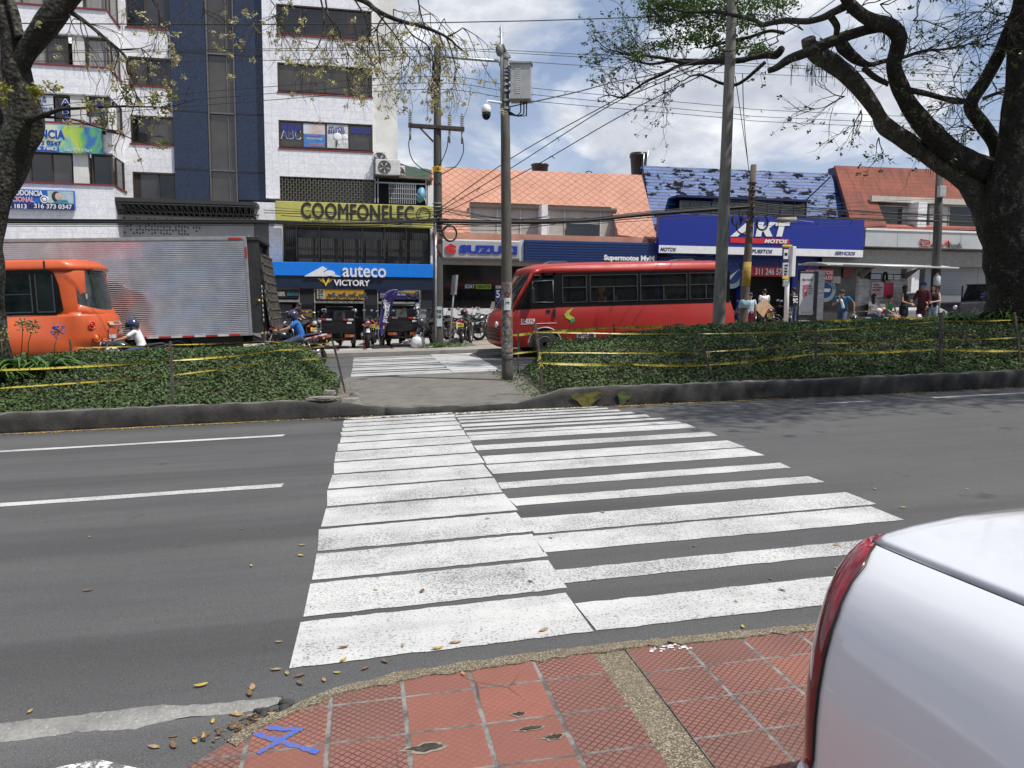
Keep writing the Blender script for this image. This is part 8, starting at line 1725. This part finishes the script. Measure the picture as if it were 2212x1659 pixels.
def leaf(V,F,c,s,asp=.5,up=None):
 a=Vector((random.gauss(0,1),random.gauss(0,1),random.gauss(0,.6))).normalized();n_=(up or Vector((random.gauss(0,1),random.gauss(0,1),random.gauss(0,1)))).normalized();w_=a.cross(n_)
 if w_.length<.1:return
 w_.normalize();w_=w_*s*asp;a=a*s;k=len(V);V+=[c-a,c+w_+n_*s*.15,c+a,c-w_+n_*s*.15];F.append((k,k+1,k+2,k+3))
def leaves(name,m,parent,cl,kind=None):
 """cl = [(centre, radii, count, size)]"""
 V,F=[],[]
 for c,r_,n_,s in cl:
  for _ in range(n_):
   q=Vector((random.gauss(0,.45)*r_[0],random.gauss(0,.45)*r_[1],random.gauss(0,.45)*r_[2]));leaf(V,F,c+q,s*random.uniform(.6,1.25))
 b=MB();b.v=V;b.f=F;b.m=[0]*len(F);b.s=[False]*len(F);return b.build(name,m,parent)
# big tree on the right
zt=lambda x,y,r_:(1645.6+.2976*x,.2976*y,r_*.2976);z3_=lambda x,y,r_:(1097+.2975*x,.2975*y,r_*.2975)
YT=13.8;base=PW(2185,700,YT);base.z=gz(base.x)+.2
tr=thing('shade_tree','huge dark-barked tree with twisting limbs rising from the right hedge','tree',base)
b=MB()
limb(b,[(2202,730,64),(2198,640,58),(2180,540,46),(2166,450,40),(2176,380,33),(2187,300,26),(2195,200,24),(2202,110,24),(2212,20,24),(2230,-120,18)],(YT,YT-1.5),20)
limb(b,[(2192,700,44),(2180,600,36),(2158,515,34),(2128,446,29),(2098,400,25),(2062,370,22)]+[zt(*q)for q in((1200,1130,62),(1050,1020,60),(900,920,62),(850,840,48),(800,760,52),(720,650,60),(620,540,62),(500,450,66),(400,400,60),(350,330,58),(335,275,50))],(YT,YT-.6),16,m=1)
limb(b,[(2172,470,38)]+[zt(*q)for q in((1720,1330,110),(1560,1230,100),(1400,1120,82),(1260,1000,72),(1150,880,68),(1060,740,60),(990,600,56),(960,480,55),(985,360,55),(990,270,56),(930,195,56),(830,165,54),(740,120,48),(660,50,44),(600,-30,40),(560,-160,34))],(YT,YT-2.2),16)
limb(b,[zt(*q)for q in((900,190,40),(760,215,34),(650,250,36),(560,280,38),(450,325,40),(330,380,34),(200,430,28),(110,490,22),(45,515,18))],(YT-1.6,YT-.8),12)
limb(b,[(2195,400,36)]+[zt(*q)for q in((1740,1160,60),(1690,1040,52),(1600,900,50),(1520,790,48),(1540,700,48),(1610,600,48),(1680,480,46),(1740,360,44),(1800,230,44),(1850,100,44),(1880,-40,40))],(YT,YT-1),14)
limb(b,[zt(*q)for q in((560,270,40),(600,350,44),(680,430,40),(780,470,18),(900,440,16),(1030,415,14),(1180,370,11),(1350,355,8),(1500,320,5),(1620,270,3))],(YT-1.2,YT+.5),10)
limb(b,[zt(*q)for q in((740,490,24),(820,560,22),(920,610,18))],(YT-1.0,YT-1.2),10)
limb(b,[zt(*q)for q in((1080,655,22),(1200,680,20),(1320,715,18),(1420,735,24),(1500,730,20))],(YT-1.2,YT-.4),10)
limb(b,[zt(*q)for q in((1610,715,14),(1700,680,13),(1800,655,11),(1900,640,9))],YT,8)
limb(b,[zt(*q)for q in((600,50,30),(520,90,28),(440,130,26),(320,155,24),(200,150,22),(80,165,20),(0,180,18))]+[z3_(*q)for q in((1800,150,17),(1650,110,15),(1500,85,13),(1350,90,10),(1200,70,8),(1080,40,5))],(YT-1.9,17.2),10)
limb(b,[zt(*q)for q in((500,120,26),(545,190,24),(540,250,20))],YT-1.6,8)
limb(b,[z3_(*q)for q in((2005,240,12),(1900,225,12),(1750,270,13),(1600,300,12),(1500,330,9),(1420,350,6))],(YT+1.5,17),8)
limb(b,[z3_(*q)for q in((1990,350,22),(1950,395,30),(1880,400,24),(1780,420,20),(1680,440,22),(1520,445,20),(1400,450,20),(1280,455,16),(1150,425,12),(1000,405,9),(880,400,7),(800,375,6),(720,355,4),(655,302,2.5))],(YT+1,17.2),10)
limb(b,[z3_(*q)for q in((1380,440,16),(1200,440,13),(1050,465,9),(930,445,6),(850,415,4))],(16.6,17.2),8)
limb(b,[z3_(*q)for q in((1400,455,18),(1250,475,13),(1120,540,11),(1010,590,9),(920,650,7),(830,710,6),(740,690,4),(650,715,2))],(16.6,17.2),8)
limb(b,[z3_(*q)for q in((1870,450,13),(1790,520,13),(1720,580,13),(1645,618,13),(1550,605,11),(1470,570,10),(1400,545,8),(1330,552,6),(1260,590,4),(1200,560,3))],(15.9,16.9),8)
b.build('trunk',[BARK,BARKL],tr)
tb=MB();tips=[]
def sprout(x,y,Y,dx,dz,L,r_=.014,depth=2,n_=1,droop=0,conv=None):
 if conv:x,y,_=conv(x,y,0)
 p=PW(x,y,Y)
 for _ in range(n_):twigs(tb,tips,p,Vector((dx+random.uniform(-.3,.3),random.uniform(-.5,.5),dz+random.uniform(-.3,.3))),r_,L*random.uniform(.7,1.2),depth,droop=droop)
for x,y,dx,dz,L,n_ in((1180,370,1,.5,1.2,3),(1350,355,1,.4,1.2,3),(1500,320,1,.5,.9,3),(1050,415,.8,.8,1.0,3),(700,430,.6,-.1,.9,2),(1620,300,.5,.5,.7,2),(1700,680,.6,.4,.9,3),(1500,740,-1,-.2,1.0,3),(1420,735,-.8,-.4,1,2),(1100,150,1,.4,.9,2),(860,30,1,.1,1.2,3),(730,40,.8,.3,.9,2),(1850,120,-1,-.2,1.1,4),(1780,90,-1,-.1,1.1,3),(600,700,-.7,-.4,.7,2),(720,800,-.3,-1,.6,2),(850,1000,-.5,-.5,.5,2),(1280,1000,.5,.4,.8,2),(1550,950,-.7,.3,.8,3),(1400,1100,.5,.6,.6,2),(300,220,-.5,.6,.7,2),(120,300,-.3,.4,.6,2),(500,440,.4,.7,.6,2),(0,200,-.6,.3,.8,2)):sprout(x,y,YT-1,dx,dz,L,.012,2,n_,conv=zt)
for x,y,dx,dz,L,n_ in((660,303,-1,.3,.3,2),(780,370,-.8,-.3,.5,2),(850,395,-1,.3,.8,3),(950,400,-.8,.6,.8,3),(1050,420,-.7,.6,.9,4),(1180,430,-.4,.7,.8,4),(1290,450,-.3,.8,.8,3),(1000,460,-1,.2,.7,3),(930,440,-1,-.2,.6,3),(850,700,-.8,.6,.6,3),(740,690,-.8,.3,.4,2),(960,620,-.8,.6,.7,3),(1120,540,-1,.1,.9,3),(1140,570,0,-1,.9,2),(1250,590,-.3,-.6,.6,3),(1330,552,-.6,.5,.5,2),(1410,350,-.7,.3,.7,3),(1500,330,-.5,-.5,.6,2),(1600,300,-.3,-.6,.5,2),(1200,70,-.9,-.2,.6,3),(1350,90,-.6,-.6,.7,3)):sprout(x,y,17.0,dx,dz,L,.011,2,n_,conv=z3_)
tb.build('branches',TWIG,tr)
cl=[]
def clump(x,y,Y,rx,rz,n_,s=.05):p=PW(x,y,Y);cl.append((p,(rx,rx*1.0,rz),n_,s))
for x,y,rx,rz,n_ in((1410,15,.35,.25,520),(1400,42,.22,.25,300),(1450,20,.45,.35,850),(1440,55,.25,.16,250),(1500,15,.5,.35,950),(1475,45,.3,.3,420),(1545,20,.5,.4,950),(1560,55,.4,.3,520),(1610,25,.5,.4,800),(1660,10,.5,.28,600),(1690,18,.35,.2,300),(1492,92,.28,.2,420),(1515,75,.4,.25,480),(1535,100,.22,.2,260),(1562,128,.22,.2,330),(1580,112,.25,.22,300),(1600,100,.3,.2,300),(1630,118,.28,.13,260),(1412,108,.22,.13,170),(1370,130,.16,.15,130),(1383,115,.25,.1,120),(1450,105,.25,.12,170),(1905,58,.10,.06,50),(1610,60,.3,.2,300),(1650,118,.25,.1,140)):clump(x+random.uniform(-8,8),y-9,16.9+random.uniform(-.6,.9),rx*1.35,rz*.8,int(n_*.72),.046)
for _ in range(120):
 c=Vector((random.uniform(8,20),random.uniform(5.5,14),random.uniform(9.2,11.5)));cl.append((c,(1.2,1.2,.5),260,.085))
for p in tips:
 if random.random()<.35:cl.append((p,(.06,.06,.05),7,.035))
leaves('crown',LEAF,tr,cl)
up_=MB()
for _ in range(9):a=PW(random.uniform(1900,2200),random.uniform(-60,-20),YT-2);c=Vector((random.uniform(7,17),random.uniform(6,14),9.6));P,q=spline([a,(a+c)/2+Vector((0,0,.5)),c],[.09,.06,.02],4);up_.tube(P,q,6)
up_.build('upper_branches',BARK,tr)
b=MB();tips2=[]
for x,y in((400,400),(450,430),(520,460),(640,560),(700,640),(1240,1130),(1400,1180),(1330,1200),(890,235),(840,830),(1700,60),(1380,760),(1480,960),(1100,940),(230,440),(350,480)):
 p=PW(*zt(x,y,0)[:2],YT-1.25)
 for _ in range(22):d_=Vector((random.uniform(-.5,.5),random.uniform(-.5,.5),random.uniform(-1.2,.3)));L=random.uniform(.12,.38);b.tube([p+d_*.08,p+d_*L*.5,p+d_*L*.6+Vector((0,0,-L*.5))],.004,3)
b.build('air_plants',mat('moss_hair',(.06,.065,.035),.9,var=.4),tr,kind='stuff')
# tree on the left
YA=13.4;base=PW(-22,790,YA);base.z=gz(base.x)+.2
tl=thing('flowering_tree','rough-barked tree at the left edge with sparse twigs of pale yellow blossom','tree',base)
b=MB()
limb(b,[(-34,860,50),(-26,760,44),(-32,670,36),(-36,590,38),(-36,520,36),(-24,450,36),(4,388,38),(32,325,37),(50,280,36),(55,248,34),(46,200,29),(34,140,27),(26,80,28),(8,20,26),(-8,-40,24),(-20,-160,20)],(YA,YA-.4),20)
limb(b,[(-34,480,26),(-16,410,20),(-6,330,17),(0,260,15),(-6,180,14),(-24,90,12)],(YA,YA+.5),12)
limb(b,[(36,165,18),(50,125,20),(72,90,24),(98,55,26),(128,18,24),(165,-25,22),(240,-90,18),(350,-130,15),(520,-110,12),(660,-50,9),(750,-12,7),(790,4,6),(810,20,5.5),(835,34,5),(870,47,4.4),(920,60,3.8),(965,80,3),(989,101,2.2),(1012,119,1.2)],(YA-.3,YA-1.6),12)
limb(b,[(42,80,10),(34,38,10),(24,5,9),(14,-30,8)],YA-.5,8,m=1)
limb(b,[(142,20,6),(174,40,5),(205,64,4),(228,84,3.6),(257,108,3.2),(273,127,3.6),(276,153,3),(285,182,2),(295,205,1.4),(305,229,.8)],(YA-.6,YA-1),6)
limb(b,[(60,258,14),(84,252,7),(111,243,5),(132,236,4),(174,234,3),(226,231,2.4),(269,230,2),(330,231,1.6),(365,230,1.2),(430,214,.7)],(YA-.5,YA-1.4),6)
limb(b,[(90,252,4),(151,257,2.4),(198,271,1.8),(260,290,1.4),(300,306,1),(345,318,.6)],(YA-.6,YA-1.4),6)
limb(b,[(257,108,2.4),(285,106,1.8),(305,104,1),(330,95,.6)],YA-1,5)
for pts in([(807,19),(834,51),(858,83),(873,113),(897,134)],[(700,-30),(709,33),(727,54),(742,89),(751,113),(763,131)],[(688,-20),(697,18),(700,57),(694,83),(679,113)],[(870,47),(890,75),(925,100),(935,130),(938,158)],[(831,33),(815,60),(818,100),(822,140)],[(640,-40),(625,10),(600,30),(575,45)],[(900,-40),(905,10),(915,50),(930,75)],[(965,80),(985,70),(1000,60)],[(760,-10),(790,40),(800,80),(812,120)],[(965,80),(975,110),(985,150)],[(300,-60),(330,0),(345,30),(350,70)],[(420,-80),(440,0),(436,40)]):
 limb(b,[(x,y,2.2-1.6*i/len(pts))for i,(x,y)in enumerate(pts)],YA-1.4,5)
b.build('trunk',[BARK,BARKL],tl)
tb=MB();tips=[]
def tw(x,y,dx,dz,L,n_=2,depth=2,droop=.3):
 p=PW(x,y,YA-1.3)
 for _ in range(n_):twigs(tb,tips,p,Vector((dx+random.uniform(-.5,.5),random.uniform(-.4,.4),dz+random.uniform(-.4,.4))),.008,L*random.uniform(.7,1.2),depth,droop=droop)
for x,y in((807,19),(834,51),(858,83),(873,113),(709,33),(727,54),(742,89),(751,113),(697,18),(694,83),(890,75),(925,100),(935,130),(815,60),(820,110),(625,10),(590,30),(905,10),(915,50),(800,80),(790,40),(870,48),(920,60),(945,72),(980,95),(985,150),(1000,60),(930,30),(960,40),(760,40),(850,20),(780,100),(660,20),(885,125)):tw(x,y,random.uniform(-.4,.5),-.5,.55,2,2)
for x,y in((205,64),(228,84),(257,108),(276,153),(285,182),(174,40),(305,104),(295,205),(150,30),(160,40)):tw(x,y,.2,-.5,.7,2,1)
for x,y in((174,234),(226,231),(269,230),(330,231),(365,230),(400,222),(198,271),(260,290),(300,306),(132,236)):tw(x,y,.3,random.choice((.4,-.5)),.3,1,1)
for x,y in((345,30),(436,20),(340,0),(400,-20),(250,-40),(500,-60),(560,-40)):tw(x,y,.3,-.7,.7,2,2)
tb.build('branches',TWIG,tl)
leaves('blossom',BUD,tl,[(p,(.055,.055,.05),random.choice((14,20,26)),.022)for p in tips if random.random()<.24])
cl=[(p,(.06,.06,.05),5,.026)for p in tips if random.random()<.04]+[(PW(x,y,YA-1.2),(.13,.1,.1),n_,.035)for x,y,n_ in((75,195,90),(82,205,60),(190,225,40),(120,190,50),(270,190,40),(285,215,45),(330,215,50),(368,205,60),(360,235,60),(345,315,30),(215,260,30),(5,185,60),(8,215,60))]+[(Vector((random.uniform(-9,0),random.uniform(10,15),random.uniform(8,10))),(.8,.8,.3),45,.05)for _ in range(26)]
leaves('crown',YLEAF,tl,cl)
# hedges of ground cover on the median
def sm(t):t=max(0,min(1,t));return t*t*(3-2*t)
def hh(x,y):
 if x<1:top_=.80-.06*max(0,-x-4)/4;e=sm((-.36-x)/.95);y0=11.42
 else:top_=.70+.22*sm((x-3.6)/4);e=sm((x-2.62-.12*(y-11))/.85);y0=11.22-.05*(x-3)/4
 return .10+max(0,(top_-.10)*e*sm((y-y0+.35)/2.7)*sm((16.6-y)/.6))+.09*noise.noise(Vector((x*1.3,y*1.3,2)))*e+.04*noise.noise(Vector((x*4,y*4,7)))*e
SOIL=mat('hedge_soil',(.045,.034,.022),.95,c2=(.016,.02,.010),scale=6)
def hedge(name,label,x0,x1,dens):
 t=thing(name,label,'hedge',((x0+x1)/2 if x1<1 else x0+3,13.8,gz(x0 if x1>1 else x1)))
 b=MB();nx=int((x1-x0)/.16);ny=32;rings=[]
 for i in range(nx+1):
  x=x0+(x1-x0)*i/nx;rings.append([Vector((x,11.36+(16.62-11.36)*j/ny,gz(x)+hh(x,11.36+(16.62-11.36)*j/ny)-.045))for j in range(ny+1)])
 b.loft(rings,0,True,False,False);b.build('soil_mound',SOIL,t)
 V,F=[],[]
 vx0=max(x0,-8.2);vx1=min(x1,15.5);n_=int((vx1-vx0)*5.2*dens)
 for _ in range(n_):
  x=random.uniform(vx0,vx1);y=11.3+5.3*random.random()**1.25;h_=hh(x,y)
  if h_<.16 and random.random()<.8:continue
  if noise.noise(Vector((x*2.1,y*2.1,5)))<-.38 and random.random()<.6:continue
  dx_=(hh(x+.05,y)-hh(x-.05,y))/.1;dy_=(hh(x,y+.05)-hh(x,y-.05))/.1;nn=Vector((-dx_,-dy_,1)).normalized()
  up=(nn+Vector((random.gauss(0,.45),random.gauss(0,.45),random.gauss(0,.3)))).normalized()
  leaf(V,F,Vector((x,y,gz(x)+h_-.02+random.random()**2*.07)),random.uniform(.018,.034),.62,up)
 b=MB();b.v=V;b.f=F;b.m=[0]*len(F);b.s=[False]*len(F);b.build('foliage',HEDGE,t);return t
hedge('median_hedge','low glossy ground-cover hedge on the median before the orange bus',-14,-.42,1500)
hedge('median_hedge','long ground-cover hedge on the median in front of the red minibus',2.62,20,1250)
# -- agapanthus
def aga(label,x,y,Y,n_,L,flowers,lean_=0):
 p=PW(x,y,Y);c=Vector((p.x,Y,gz(p.x)+hh(p.x,Y)-.02));L*=1.35;t=thing('agapanthus',label,'plant',c,0,None);b=MB()
 for k in range(n_):
  a=random.uniform(0,2*math.pi);l=L*random.uniform(.6,1.15);o=c+Vector((math.cos(a),math.sin(a),0))*random.uniform(0,.12);d=Vector((math.cos(a),math.sin(a),0));s_=Vector((-d.y,d.x,0));w_=random.uniform(.018,.030);ht=random.uniform(.55,1.1);rg=[]
  for i in range(7):u=i/6;q=o+d*l*.85*u**1.2+Vector((0,0,l*ht*(u-.72*u*u*1.25)));ww=w_*(1-u**3)*(.7+.6*u if u<.5 else 1);rg.append([q-s_*ww,q+Vector((0,0,-.006)),q+s_*ww])
  b.loft(rg,0,True,False,False)
 b.build('leaves',AGA,t)
 for fx,fy,col in flowers:
  f=PW(fx,fy,Y-.1);s_=MB();s_.tube([c+Vector((random.uniform(-.1,.1),0,.1)),c.lerp(f,.6)+Vector((0,0,.03)),f],[.009,.007,.006],6);s_.build('flower_stalk',mat('stalk',(.12,.13,.05),.7),t)
  s_=MB()
  for k in range(34):
   a=Vector((random.gauss(0,1),random.gauss(0,1),random.gauss(.2,.8))).normalized();q=f+a*.07;s_.tube([f,q],.0025,3,1);s_.loft([[q+a*l_+(a.orthogonal().normalized()*math.cos(j*1.57)+a.cross(a.orthogonal().normalized())*math.sin(j*1.57))*r_ for j in range(4)]for l_,r_ in((0,.004),(.03,.010),(.045,.015))],0)
  s_.build('flower_head',[mat('agapanthus_violet' if col else 'faded_umbel',(.20,.17,.52)if col else(.28,.24,.10),.6),mat('stalk',(0,0,0))],t)
aga('agapanthus clump with two faded umbels beside the left tree trunk',45,780,13.2,70,.62,((49,702,0),(72,705,0)))
aga('agapanthus clump with one violet umbel, right of the faded ones',105,785,13.2,70,.60,((127,716,1),));aga('strap-leaved clump with a faded umbel at the left picture edge',5,790,12.9,60,.55,((3,723,0),))
aga('agapanthus clump with the tallest violet umbel against the jeep',2085,690,14.6,70,.62,((2131,641,1),(2135,668,1)));aga('agapanthus clump with a low violet umbel before the big tree trunk',2140,705,13.9,80,.66,((2155,687,1),))
aga('leafy agapanthus clump without flowers left of the big tree',2055,695,15.0,50,.5,());aga('agapanthus clump with tall seed heads at the foot of the big tree',2190,700,13.5,70,.6,((2183,637,0),(2178,660,0)))
for x,y,Y in((952,752,YL-.2),(985,757,YL-.1),(935,752,YL-.25)):
 p=PW(x,y,Y);c=Vector((p.x,Y,gz(p.x)+.1));V,F=[],[]
 for _ in range(160):leaf(V,F,c+Vector((random.gauss(0,.22),random.gauss(0,.1),random.random()*.16)),.05,.25)
 b=MB();b.v=V;b.f=F;b.m=[0]*len(F);b.s=[False]*len(F);tag(b.build('weed_tuft',AGA),'green weeds growing round the foot of the power pole','weeds','weeds at the power pole')
# stakes and warning tape
STK=mat('weathered_stake',(.10,.085,.07),.95,var=.35,scale=12)
def stake(label,x0,y0,x1,y1,Y,w_=.022):a=PW(x0,y0,Y);c=PW(x1,y1,Y);b=MB();b.tube([a,a.lerp(c,.5)+Vector((.01,0,0)),c+(c-a).normalized()*.25],[w_,w_*1.1,w_],4,0,False);tag(b.build('wooden_stake',STK),label,'stake',None)
stake('upright wooden stake in the left hedge behind the lane edge',368,737,371,868,11.6);stake('leaning wooden stake at the end of the left hedge by the crossing',717,733,739,822,13.6);stake('short wooden stake at the back of the left hedge near the rider in blue',572,718,573,756,16.3);stake('short wooden stake near the rear corner of the orange bus',151,733,152,770,15.8)
stake('bent wooden stake behind the hedge end, just right of the centre pole',1156,698,1168,806,12.0,.028);stake('thin wooden stake at the far side between centre pole and bus wheel',1119,712,1119,781,15.6);stake('wooden stake leaning back in the middle of the right hedge',1506,716,1537,812,11.7);stake('short stake at the far edge before the bus number plate',1325,700,1326,722,16.2);stake('short far stake just left of the lighting pole',1512,700,1513,712,16.2);stake('wooden stake in the right hedge below the advert panel',1762,708,1761,795,11.7);stake('stout wooden stake in the right hedge below the standing people',2033,675,2030,792,11.7,.03);stake('wooden stake in the right hedge nearest the big tree',2191,675,2202,780,11.7,.026);stake('short far stake below the bus stop sign',1684,694,1684,712,16.2)
n=NT('warning_tape',.35);X=n.xyz();fx=n.math('FRACT',n.math('MULTIPLY',X[0],3.2));f=n.noise(38,2,.5,stretch=(1,1,.6));dk_=n.math('MULTIPLY',n.math('LESS_THAN',fx,.62),n.ramp(f,(.52,0.0),(.56,.85)));n.done(n.mix(dk_,(.46,.37,.04),(.05,.045,.02)));TAPE=n.m
def tape(label,pts,Y,w_=.05,sag=.0,tw_=0):
 Ys=Y if isinstance(Y,tuple)else(Y,Y);W_=[PW(x,y,Ys[0]+(Ys[1]-Ys[0])*i/(len(pts)-1))for i,(x,y)in enumerate(pts)];b=MB()
 for i in range(len(W_)-1):
  rg=[];n_=14
  for k in range(n_+1):
   t=k/n_;p=W_[i].lerp(W_[i+1],t);p.z-=sag*4*t*(1-t);a=tw_*math.sin(t*5+i)+.3*noise.noise(p*2);ww=w_*.66*(.35+.65*min(1,4*min(t,1-t)+.2));rg.append([p+Vector((0,math.sin(a)*ww/2,math.cos(a)*ww/2)),p+Vector((0,.004,0)),p-Vector((0,math.sin(a)*ww/2,math.cos(a)*ww/2))])
  b.loft(rg,0,True,False,False)
 tag(b.build('warning_tape',TAPE),label,'tape',None)
tape('narrow yellow tape along the upper front of the left hedge',[(-60,801),(366,779),(603,756),(717,744)],(11.55,13.4),.045,.02,.5);tape('lowest yellow tape on the left hedge, ending loose',[(-60,842),(366,811),(559,784)],(11.55,11.7),.035,.01,.7);tape('yellow tape behind the left hedge at the rider hands',[(152,751),(366,745),(572,737),(717,742)],(15.8,14),.04,.01,.9);tape('short yellow tape from the leaning stake to the hedge end',[(640,778),(728,772)],13.4,.04,0,.5)
tape('broad yellow tape printed with warnings behind the right hedge',[(1108,724),(1156,718),(1325,707),(1512,704),(1684,697),(1998,686),(2031,684)],(15.8,16.2),.085,.01,.15);tape('thin yellow tape along the top of the right hedge',[(1157,717),(1506,721),(1762,714),(2033,693),(2192,691),(2300,688)],(11.95,11.65),.035,.01,.7);tape('thin yellow tape across the middle of the right hedge',[(1163,761),(1522,760),(1762,741),(2031,733),(2196,729),(2300,727)],(11.95,11.6),.035,.015,.7);tape('wider low yellow tape across the front of the right hedge',[(1167,784),(1369,787),(1532,788),(1762,764),(2031,754),(2200,758),(2300,756)],(11.95,11.6),.06,.015,.3);tape('short yellow tape low behind the centre pole',[(1100,765),(1163,758)],15,.05,.0,.5)
b=MB()
for x,y in((1166,765),(1168,785),(1528,760),(1533,788),(1761,766),(2031,735)):
 p=PW(x,y,11.8)
 for k in range(6):b.tube([p,p+Vector((random.uniform(-.05,.05),-.02,random.uniform(-.12,.02)))],[.012,.004],4,0,False)
 tag(b.build('tape_knot',TAPE),'yellow tape knotted round a stake in the right hedge','tape knot','tape knots');b=MB()
# -- broken kerb slabs
STN=concrete('broken_stone',(.34,.32,.28),(.20,.18,.16),5,50)
for x,y,L,h_,lb in((700,862,.26,.035,'long flat broken slab lying on the kerb end'),(755,868,.16,.05,'small broken kerb chunk nearest the crossing'),(712,851,.10,.06,'grey stone on the hedge edge above the slab'),(765,855,.08,.04,'little pale stone beside the walkway')):
 p=GD(x,y,.26);b=MB();rg=[]
 for z in(0,h_*.6,h_):rg.append([p+Vector((math.cos(a)*L*(1-.15*z/h_)*random.uniform(.8,1.1),math.sin(a)*L*.45*random.uniform(.8,1.1),z+random.uniform(-.01,.01)))for a in[2*math.pi*k/11 for k in range(11)]])
 b.loft(rg,0,False);tag(b.build('stone_slab',STN),lb,'stone',None)
# -- fallen leaves
LF=[mat('dry_leaf_tan',(.36,.25,.12),.7,var=.3,scale=30),mat('dry_leaf_yellow',(.48,.34,.05),.6,var=.3,scale=30),mat('dry_leaf_brown',(.17,.10,.05),.8,var=.3,scale=30)]
def leafmesh(b,c,s,m=0,cu=.3):
 a=random.uniform(0,6.28);d=Vector((math.cos(a),math.sin(a),0));w_=Vector((-d.y,d.x,0));c=Vector(c);rg=[]
 for i in range(7):
  u=i/6;ww=s*.42*math.sin(math.pi*(u*.9+.06))**.8;z=s*cu*(2*u-1)**2+.004;rg.append([c+d*s*(2*u-1)-w_*ww+Vector((0,0,z+ww*cu)),c+d*s*(2*u-1)+Vector((0,0,z)),c+d*s*(2*u-1)+w_*ww+Vector((0,0,z+ww*cu*.7))])
 b.loft(rg,m,True,False,False)
protos=[]
for m_ in LF:
 for q in range(2):b=MB();leafmesh(b,(0,0,0),.03,0,random.uniform(.04,.22));o=b.build('fallen_leaf',m_,loc=(0,0,0));protos.append(o)
spots=[(193,1160),(653,1178),(650,1201),(543,1223),(522,1143),(190,1276),(602,1387),(596,1447),(65,1538),(434,1482),(648,1460),(648,1477),(545,1486),(620,1455),(742,1427),(728,1454),(790,1444),(832,1430),(870,1395),(984,1389),(945,1402),(811,1275),(912,1278),(1146,1257),(1131,1230),(1302,1107),(1590,1300),(1605,1355),(1665,1251),(1690,1276),(1806,1178),(1808,1228),(1950,1097),(2090,1057),(1190,1163),(742,1400),(1175,1362),(1000,1472),(470,1530),(460,1560),(375,1592),(375,1613),(333,1615),(1053,1121),(1890,1057),(421,1602),(1500,1180),(540,1500),(512,1545),(700,1470)]
for i,(x,y)in enumerate(spots):
 p=GD(x,y,.004);h_=.038 if(p.y<3.1 and p.x>-.5+0*p.x and y>1450 and x>640)else .006
 s_=protos[i%6];o=s_ if i<6 else s_.copy()
 if i>=6:COL.objects.link(o)
 o.location=(p.x,p.y,gz(p.x)+h_);o.rotation_euler=(0,0,random.uniform(0,6.28));sc_=random.uniform(.5,1.0);o.scale=(sc_,sc_,sc_);tag(o,'dry curled leaf fallen on the road or pavement','fallen leaf','fallen leaves')
b=MB()
for _ in range(900):
 x=random.uniform(-6.5,11.5);y=(11.10 if x<.2 else 10.97-.035*max(0,x-2))-abs(random.gauss(0,.05))-.01
 if-.2<x<3.3 and random.random()<.5:y-=random.random()*.06
 leafmesh(b,(x,y,gz(x)),random.uniform(.012,.026),random.randrange(3),.5)
for _ in range(75):x=-.47+random.gauss(0,.07);y=2.93+random.gauss(0,.035)+.3*(x+.45);leafmesh(b,(x,y,gz(x)+.004+random.random()*.012),random.uniform(.006,.017),random.choice((0,2,2,2)),.4)
for _ in range(200):x=random.choice((random.gauss(2.75,.15),random.gauss(-.35,.12)));y=random.uniform(11.5,15.5);leafmesh(b,(x,y,gz(x)+.08),random.uniform(.012,.026),random.randrange(3),.5)
tag(b.build('leaf_litter',LF,loc=(0,0,0)),'drift of dry brown leaves swept against the kerbs','leaf litter',None,'stuff')
b=MB()
for _ in range(26):
 x=-.36+random.gauss(0,.05);y=3.02+random.gauss(0,.035)+.4*(x+.36);b.ball((x,y,gz(x)+.01),random.uniform(.008,.026),6,0,(1,random.uniform(.6,1),.6),rmat(0,0,random.random()*3))
tag(b.build('crumbled_asphalt',concrete('crumbled_tar',(.07,.07,.07),(.03,.03,.03),12,90),loc=(0,0,0)),'heap of crumbled dark asphalt at the pavement corner','rubble',None,'stuff')
# -- the near side of the street, behind the viewer (seen in reflections)
t=thing('shop_row','plain two-storey shop row on the near side behind the viewer','building',(0,-11,0))
b=MB();b.box(-45,45,-14,-11,-1,7.5);b.build('wall',mat('near_plaster',(.60,.58,.54),.9,var=.25,scale=.6),t)
for k in range(14):
 x=-42+6.2*k;b=MB();b.box(x,x+4.6,-11.05,-10.98,-.5,2.6);b.build('shop_opening',DARKW,t);b=MB();b.box(x+.6,x+3.9,-11.05,-10.98,4.2,5.8);b.build('window',GLK,t)
for i,(x,y)in enumerate(((-15,-5),(-5,-6.5),(9,-6.5),(22,-5.5))):
 t=thing('street_tree',('first','second','third','fourth','fifth')[i]+' leafy tree of the near pavement, counted from the left, behind the viewer','tree',(x,y,gz(x)));b=MB();b.tube([(x,y,gz(x)-.1),(x+.2,y,2.4),(x,y+.3,4.2),(x+.5,y,6)],[.28,.22,.18,.08],10,jit=.1);b.build('trunk',BARK,t)
 leaves('crown',LEAF,t,[(Vector((x+random.gauss(0,1.7),y+random.gauss(0,1.3),random.uniform(3.6,8))),(1,1,.7),130,.11)for _ in range(16)])
